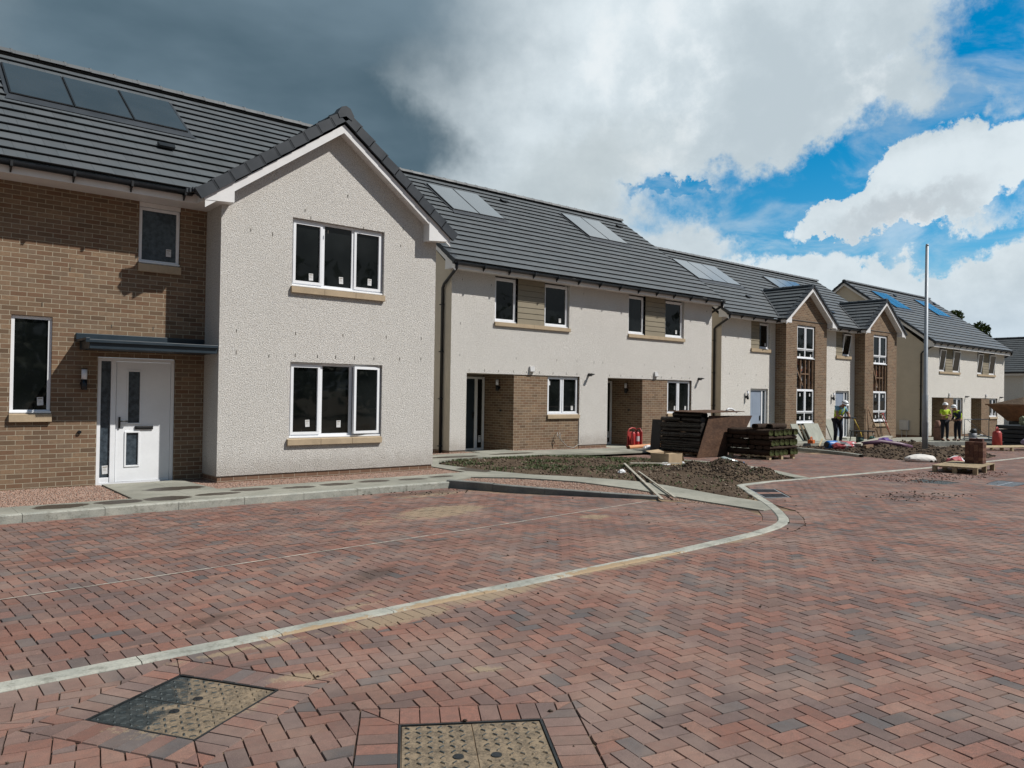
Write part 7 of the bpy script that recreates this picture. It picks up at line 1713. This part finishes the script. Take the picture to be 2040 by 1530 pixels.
for i in range(5):
    mb = MB(); mb.M = M4((41.2, 11.9, G(41)+0.02+0.2*i), R(-15)+random.uniform(-.05, .05)); mb.box(-1.2, 1.2, -0.9, 0.9, 0, 0.17); o = mb.build('board_pack', DK, bevel=0.02); rebase(o, (41.2, 11.9, G(41)+0.2*i)); tag(o, 'dark strapped board pack, number %s up in the stack at the right edge' % ['one', 'two', 'three', 'four', 'five'][i], 'board pack', 'dark board packs stacked at the right edge')
crumple('sack', (40.9, 12.0, G(41)+1.0), 0.45, 0.3, 0.32, [plain('mossy_sack', (0.20, 0.22, 0.14), 0.9, 0.3, 8)], 'lumpy grey-green sack on top of the dark board packs', 'sack', 61)
hx_, hy_, hz_ = 44.6, 13.3, G(44.6); H = thing('tipping_skip', 'rusty orange-brown dumper skip behind the dark packs at the right edge', 'skip', (hx_, hy_, hz_)); RUST = plain('rusty_metal', (0.20, 0.10, 0.05), 0.7, 0.3, 4)
def frust(mb, b, t, z0_, z1_):
    Bq = [(-b[0], -b[1], z0_), (b[0], -b[1], z0_), (b[0], b[1], z0_), (-b[0], b[1], z0_)]; Tq = [(-t[0], -t[1], z1_), (t[0], -t[1], z1_), (t[0], t[1], z1_), (-t[0], t[1], z1_)]
    mb.poly(Bq[::-1])
    for i in range(4): j = (i+1) % 4; mb.poly([Bq[i], Bq[j], Tq[j], Tq[i]])
    return Tq
mb = MB(); mb.M = M4((hx_, hy_, hz_), R(-12)); T_ = frust(mb, (0.5, 0.45), (1.5, 0.9), 1.15, 1.95); mb.box(-1.55, 1.55, -0.95, -0.88, 1.93, 2.0); mb.box(-1.55, 1.55, 0.88, 0.95, 1.93, 2.0); mb.box(-1.55, -1.48, -0.88, 0.88, 1.93, 2.0); mb.box(1.48, 1.55, -0.88, 0.88, 1.93, 2.0); mb.build('hopper', RUST, H)
mb = MB(); mb.M = M4((hx_, hy_, hz_), R(-12)); mb.poly([(-1.45, -0.85, 1.97), (1.45, -0.85, 1.97), (0.0, 0.0, 2.35)]); mb.poly([(1.45, -0.85, 1.97), (1.45, 0.85, 1.97), (0, 0, 2.35)]); mb.poly([(1.45, 0.85, 1.97), (-1.45, 0.85, 1.97), (0, 0, 2.35)]); mb.poly([(-1.45, 0.85, 1.97), (-1.45, -0.85, 1.97), (0, 0, 2.35)]); mb.build('load', SOIL, H)
mb = MB(); mb.M = M4((hx_, hy_, hz_), R(-12)); mb.box(-0.5, 0.5, -0.4, 0.4, 0.35, 1.14); mb.build('chassis', DK, H, bevel=0.03)
for sx in (-0.5, 0.5):
    for sy in (-0.45, 0.45): mb = MB(); mb.M = M4((hx_, hy_, hz_), R(-12)); mb.tube([(sx, sy-0.1, 0.33), (sx, sy+0.1, 0.33)], 0.33, 18); mb.build('wheel', BLACKP, H)
# galvanised barriers and laid frames in front of the far pair
def barrier(x, y, rz, L, h_, label):
    z = G(x)+0.13; H = thing('site_barrier', label, 'barrier', (x, y, z), 'galvanised barriers at the far pair'); M = M4((x, y, z), rz)
    mb = MB(); mb.M = M; mb.tube([(-L/2, 0, 0), (-L/2, 0, h_), (L/2, 0, h_), (L/2, 0, 0)], 0.022, 8); mb.tube([(-L/2, 0, 0.18), (L/2, 0, 0.18)], 0.018, 8); mb.build('frame', STEEL, H)
    mb = MB(); mb.M = M; mb.tube([(-L/2+0.2, 0, h_), (L/2-0.15, 0, 0.18)], 0.014, 6); mb.build('brace', STEEL, H)
    for sx in (-1, 1): mb = MB(); mb.M = M; mb.tube([(sx*L/2, -0.25, 0.02), (sx*L/2, 0.25, 0.02)], 0.02, 6); mb.build('foot', STEEL, H)
barrier(43.2, 14.9, R(-15), 1.9, 1.05, 'upright galvanised barrier before the brick porch of the far pair'); barrier(47.6, 13.9, R(10), 2.2, 1.0, 'galvanised barrier with rounded top behind the dark packs')
for i, (a_, b_, lab) in enumerate((((41.3, 14.6), (43.9, 14.2), 'pale metal pole lying flat before the upright barrier'), ((41.5, 14.2), (44.3, 14.55), 'pale metal pole lying crossed over another before the barrier'), ((41.0, 14.75), (42.0, 14.0), 'short pale tube lying nearest the leaning-forward worker'))):
    zz = G(a_[0])+0.17+0.04*i; mb = MB(); mb.tube([(*a_, zz+0.25*(i == 1)), (*b_, zz)], 0.03, 8); tag(rebase(mb.build('metal_pole', STEEL), (*a_, zz)), lab, 'pole', 'loose metal poles on the ground')
mb = MB(); mb.tube([(42.1, 14.7, G(42)+0.13), (42.1, 14.7, G(42)+0.5)], [0.16, 0.19], 16); tag(rebase(mb.build('bucket', plain('grey_bucket', (0.20, 0.21, 0.23), 0.5)), (42.1, 14.7, G(42)+0.13)), 'grey bucket between the laid poles and the leaning worker', 'bucket')
mb = MB(); mb.tube([(42.1, 14.7, G(42)+0.5), (42.1, 14.65, G(42)+0.62), (42.2, 14.6, G(42)+0.66)], [0.17, 0.15, 0.07], 12); tag(rebase(mb.build('engine_unit', DK), (42.1, 14.7, G(42)+0.5)), 'dark round object sitting in the grey bucket', 'machine')
mb = MB(); mb.M = M4((39.95, 15.5, G(40)+0.13), 0.2); mb.box(-0.16, 0.16, -0.16, 0.16, 0, 0.62); mb.tube([(0, 0, 0.62), (0, 0, 0.95)], [0.17, 0.10], 12); tag(rebase(mb.build('wrapped_bundle', plain('brown_bundle', (0.22, 0.12, 0.09), 0.8, 0.3, 6), bevel=0.03), (39.95, 15.5, G(40)+0.13)), 'upright brown wrapped bundle between the two standing workers', 'bundle')
crumple('plastic_bag', (37.9, 11.0, G(38)+0.18), 0.5, 0.3, 0.28, [plain('lilac_bag', (0.22, 0.19, 0.28), 0.5, 0.2, 8)], 'grey-lilac plastic bag between red container and dark packs', 'bag', 71)
# meter box on the flank wall of the far pair
FP = bpy.data.objects['semi_detached_house.001']
mb = MB(); mb.box(44.45-0.14, 44.449, 18.72, 19.22, -0.12, 0.42); mbx = mb.build('meter_box', METERB, FP, bevel=0.01)
mb = MB(); mb.box(44.45-0.148, 44.45-0.1405, 18.76, 19.18, -0.08, 0.38); mb.build('lid', METERB, mbx)
for yy in (18.85, 19.1): mb = MB(); mb.tube([(44.38, yy, -0.125), (44.38, yy, -0.6)], 0.02, 8); mb.build('supply_pipe', METERB, FP)

# ---- trees
def leafm(name, a_, b_):
    mt, t, b = newmat(name); co = t.n('ShaderNodeTexCoord').outputs['Object']; n = t.noise(co, 0.8, 5, 0.6); nf = t.noise(co, 9, 4, 0.7)
    setb(t, b, t.mix(t.ramp(t.math('ADD', t.math('MULTIPLY', n, 0.5), t.math('MULTIPLY', nf, 0.5)), 0.35, 0.65), a_, b_), 0.6, spec=0.3); return mt
LEAF = leafm('leaves', (0.022, 0.042, 0.010), (0.085, 0.125, 0.030)); BARK = plain('bark', (0.10, 0.075, 0.055), 0.9, 0.3, 3)
def tree(x, y, h_, r, seed, label, n=5200, leaf=0.16):
    rg = random.Random(seed); zg = G(x)-0.05; H = thing('broadleaf_tree', label, 'tree', (x, y, zg), 'trees beyond the far houses')
    mb = MB(); mb.tube([(x, y, zg), (x+0.1, y, zg+h_*0.25), (x+0.05, y+0.1, zg+h_*0.55), (x, y, zg+h_*0.85)], [0.28, 0.22, 0.14, 0.04], 10); tk = mb.build('trunk', BARK, H)
    blobs = []
    for i in range(9):
        a = rg.uniform(0, 6.28); d = r*rg.uniform(0.15, 0.75); zz = zg+h_*rg.uniform(0.38, 0.88); blobs.append((x+math.cos(a)*d, y+math.sin(a)*d, zz, r*rg.uniform(0.32, 0.52)))
        mb = MB(); mb.tube([(x, y, zg+h_*0.3+0.04*i*h_*0.5), (x+math.cos(a)*d*0.5, y+math.sin(a)*d*0.5, zz-0.5), (blobs[-1][0], blobs[-1][1], zz)], [0.09, 0.06, 0.02], 6); mb.build('limb', BARK, tk)
    blobs.append((x, y, zg+h_*0.9, r*0.38))
    V = []; F = []
    for k_ in range(n):
        bx_, by_, bz_, br = blobs[rg.randrange(len(blobs))]; u = Vector((rg.gauss(0, 1), rg.gauss(0, 1), rg.gauss(0, 1))).normalized(); rr = br*(rg.random()**0.35)*(1+0.25*noise.noise(u*2.5+Vector((bx_, 0, 0)))); c = Vector((bx_, by_, bz_))+Vector((u.x*rr, u.y*rr, u.z*rr*0.85))
        a1_ = Vector((rg.gauss(0, 1), rg.gauss(0, 1), rg.gauss(0, 1))).normalized(); a2_ = a1_.cross(Vector((rg.random(), rg.random(), 1))).normalized(); s_ = leaf*rg.uniform(0.6, 1.4); b0 = len(V)
        V += [tuple(c-a1_*s_), tuple(c+a2_*s_*0.5), tuple(c+a1_*s_), tuple(c-a2_*s_*0.5)]; F.append((b0, b0+1, b0+2, b0+3))
    off = Vector((x, y, zg)); me = bpy.data.meshes.new('crown'); me.from_pydata([tuple(Vector(v)-off) for v in V], [], F); me.materials.append(LEAF); me.update(); o = bpy.data.objects.new('crown', me); COL.objects.link(o); o.parent = H
tree(78.6, 29.0, 11.5, 1.8, 3, 'green tree showing highest above the ridge of the far pair', 6000, 0.13)
tree(80.6, 28.7, 10.3, 1.5, 5, 'green tree in the middle above the roof slope of the far pair', 9000, 0.15)
tree(84.4, 28.9, 10.5, 2.2, 9, 'green tree lowest down beside the roof slope of the far pair', 7000, 0.15)
tree(115.0, 34.2, 10.7, 2.6, 13, 'tree top behind the roof of the blue-grey house at the right edge', 5000, 0.2)

# ---- wood on the far side of the street, behind the photographer: what the windows mirror
rg = random.Random(77); V = []; F = []
cl_ = [(rg.uniform(-12, 125), rg.uniform(-34, -26), rg.uniform(3.5, 6.0), rg.uniform(6.0, 13.0)) for _ in range(46)]
for k_ in range(15000):
    x, y, r, h_ = cl_[rg.randrange(len(cl_))]; u = Vector((rg.gauss(0, 1), rg.gauss(0, 1), rg.gauss(0, 1))).normalized(); rr = rg.random()**0.3*(1+0.3*noise.noise(u*2+Vector((x, 0, 0))))
    c = Vector((x+u.x*r*rr, y+u.y*r*rr, G(x)+h_*0.5+u.z*h_*0.5*rr)); a_ = Vector((rg.gauss(0, 1), rg.gauss(0, 1), rg.gauss(0, 1))).normalized(); b_ = a_.cross(Vector((rg.random(), rg.random(), 1))).normalized(); s_ = rg.uniform(0.3, 0.8); b0 = len(V)
    V += [tuple(c-a_*s_), tuple(c+b_*s_*0.6), tuple(c+a_*s_), tuple(c-b_*s_*0.6)]; F.append((b0, b0+1, b0+2, b0+3))
me = bpy.data.meshes.new('woodland'); me.from_pydata(V, [], F); me.materials.append(LEAF); me.update(); o = bpy.data.objects.new('woodland', me); COL.objects.link(o); o['kind'] = 'stuff'
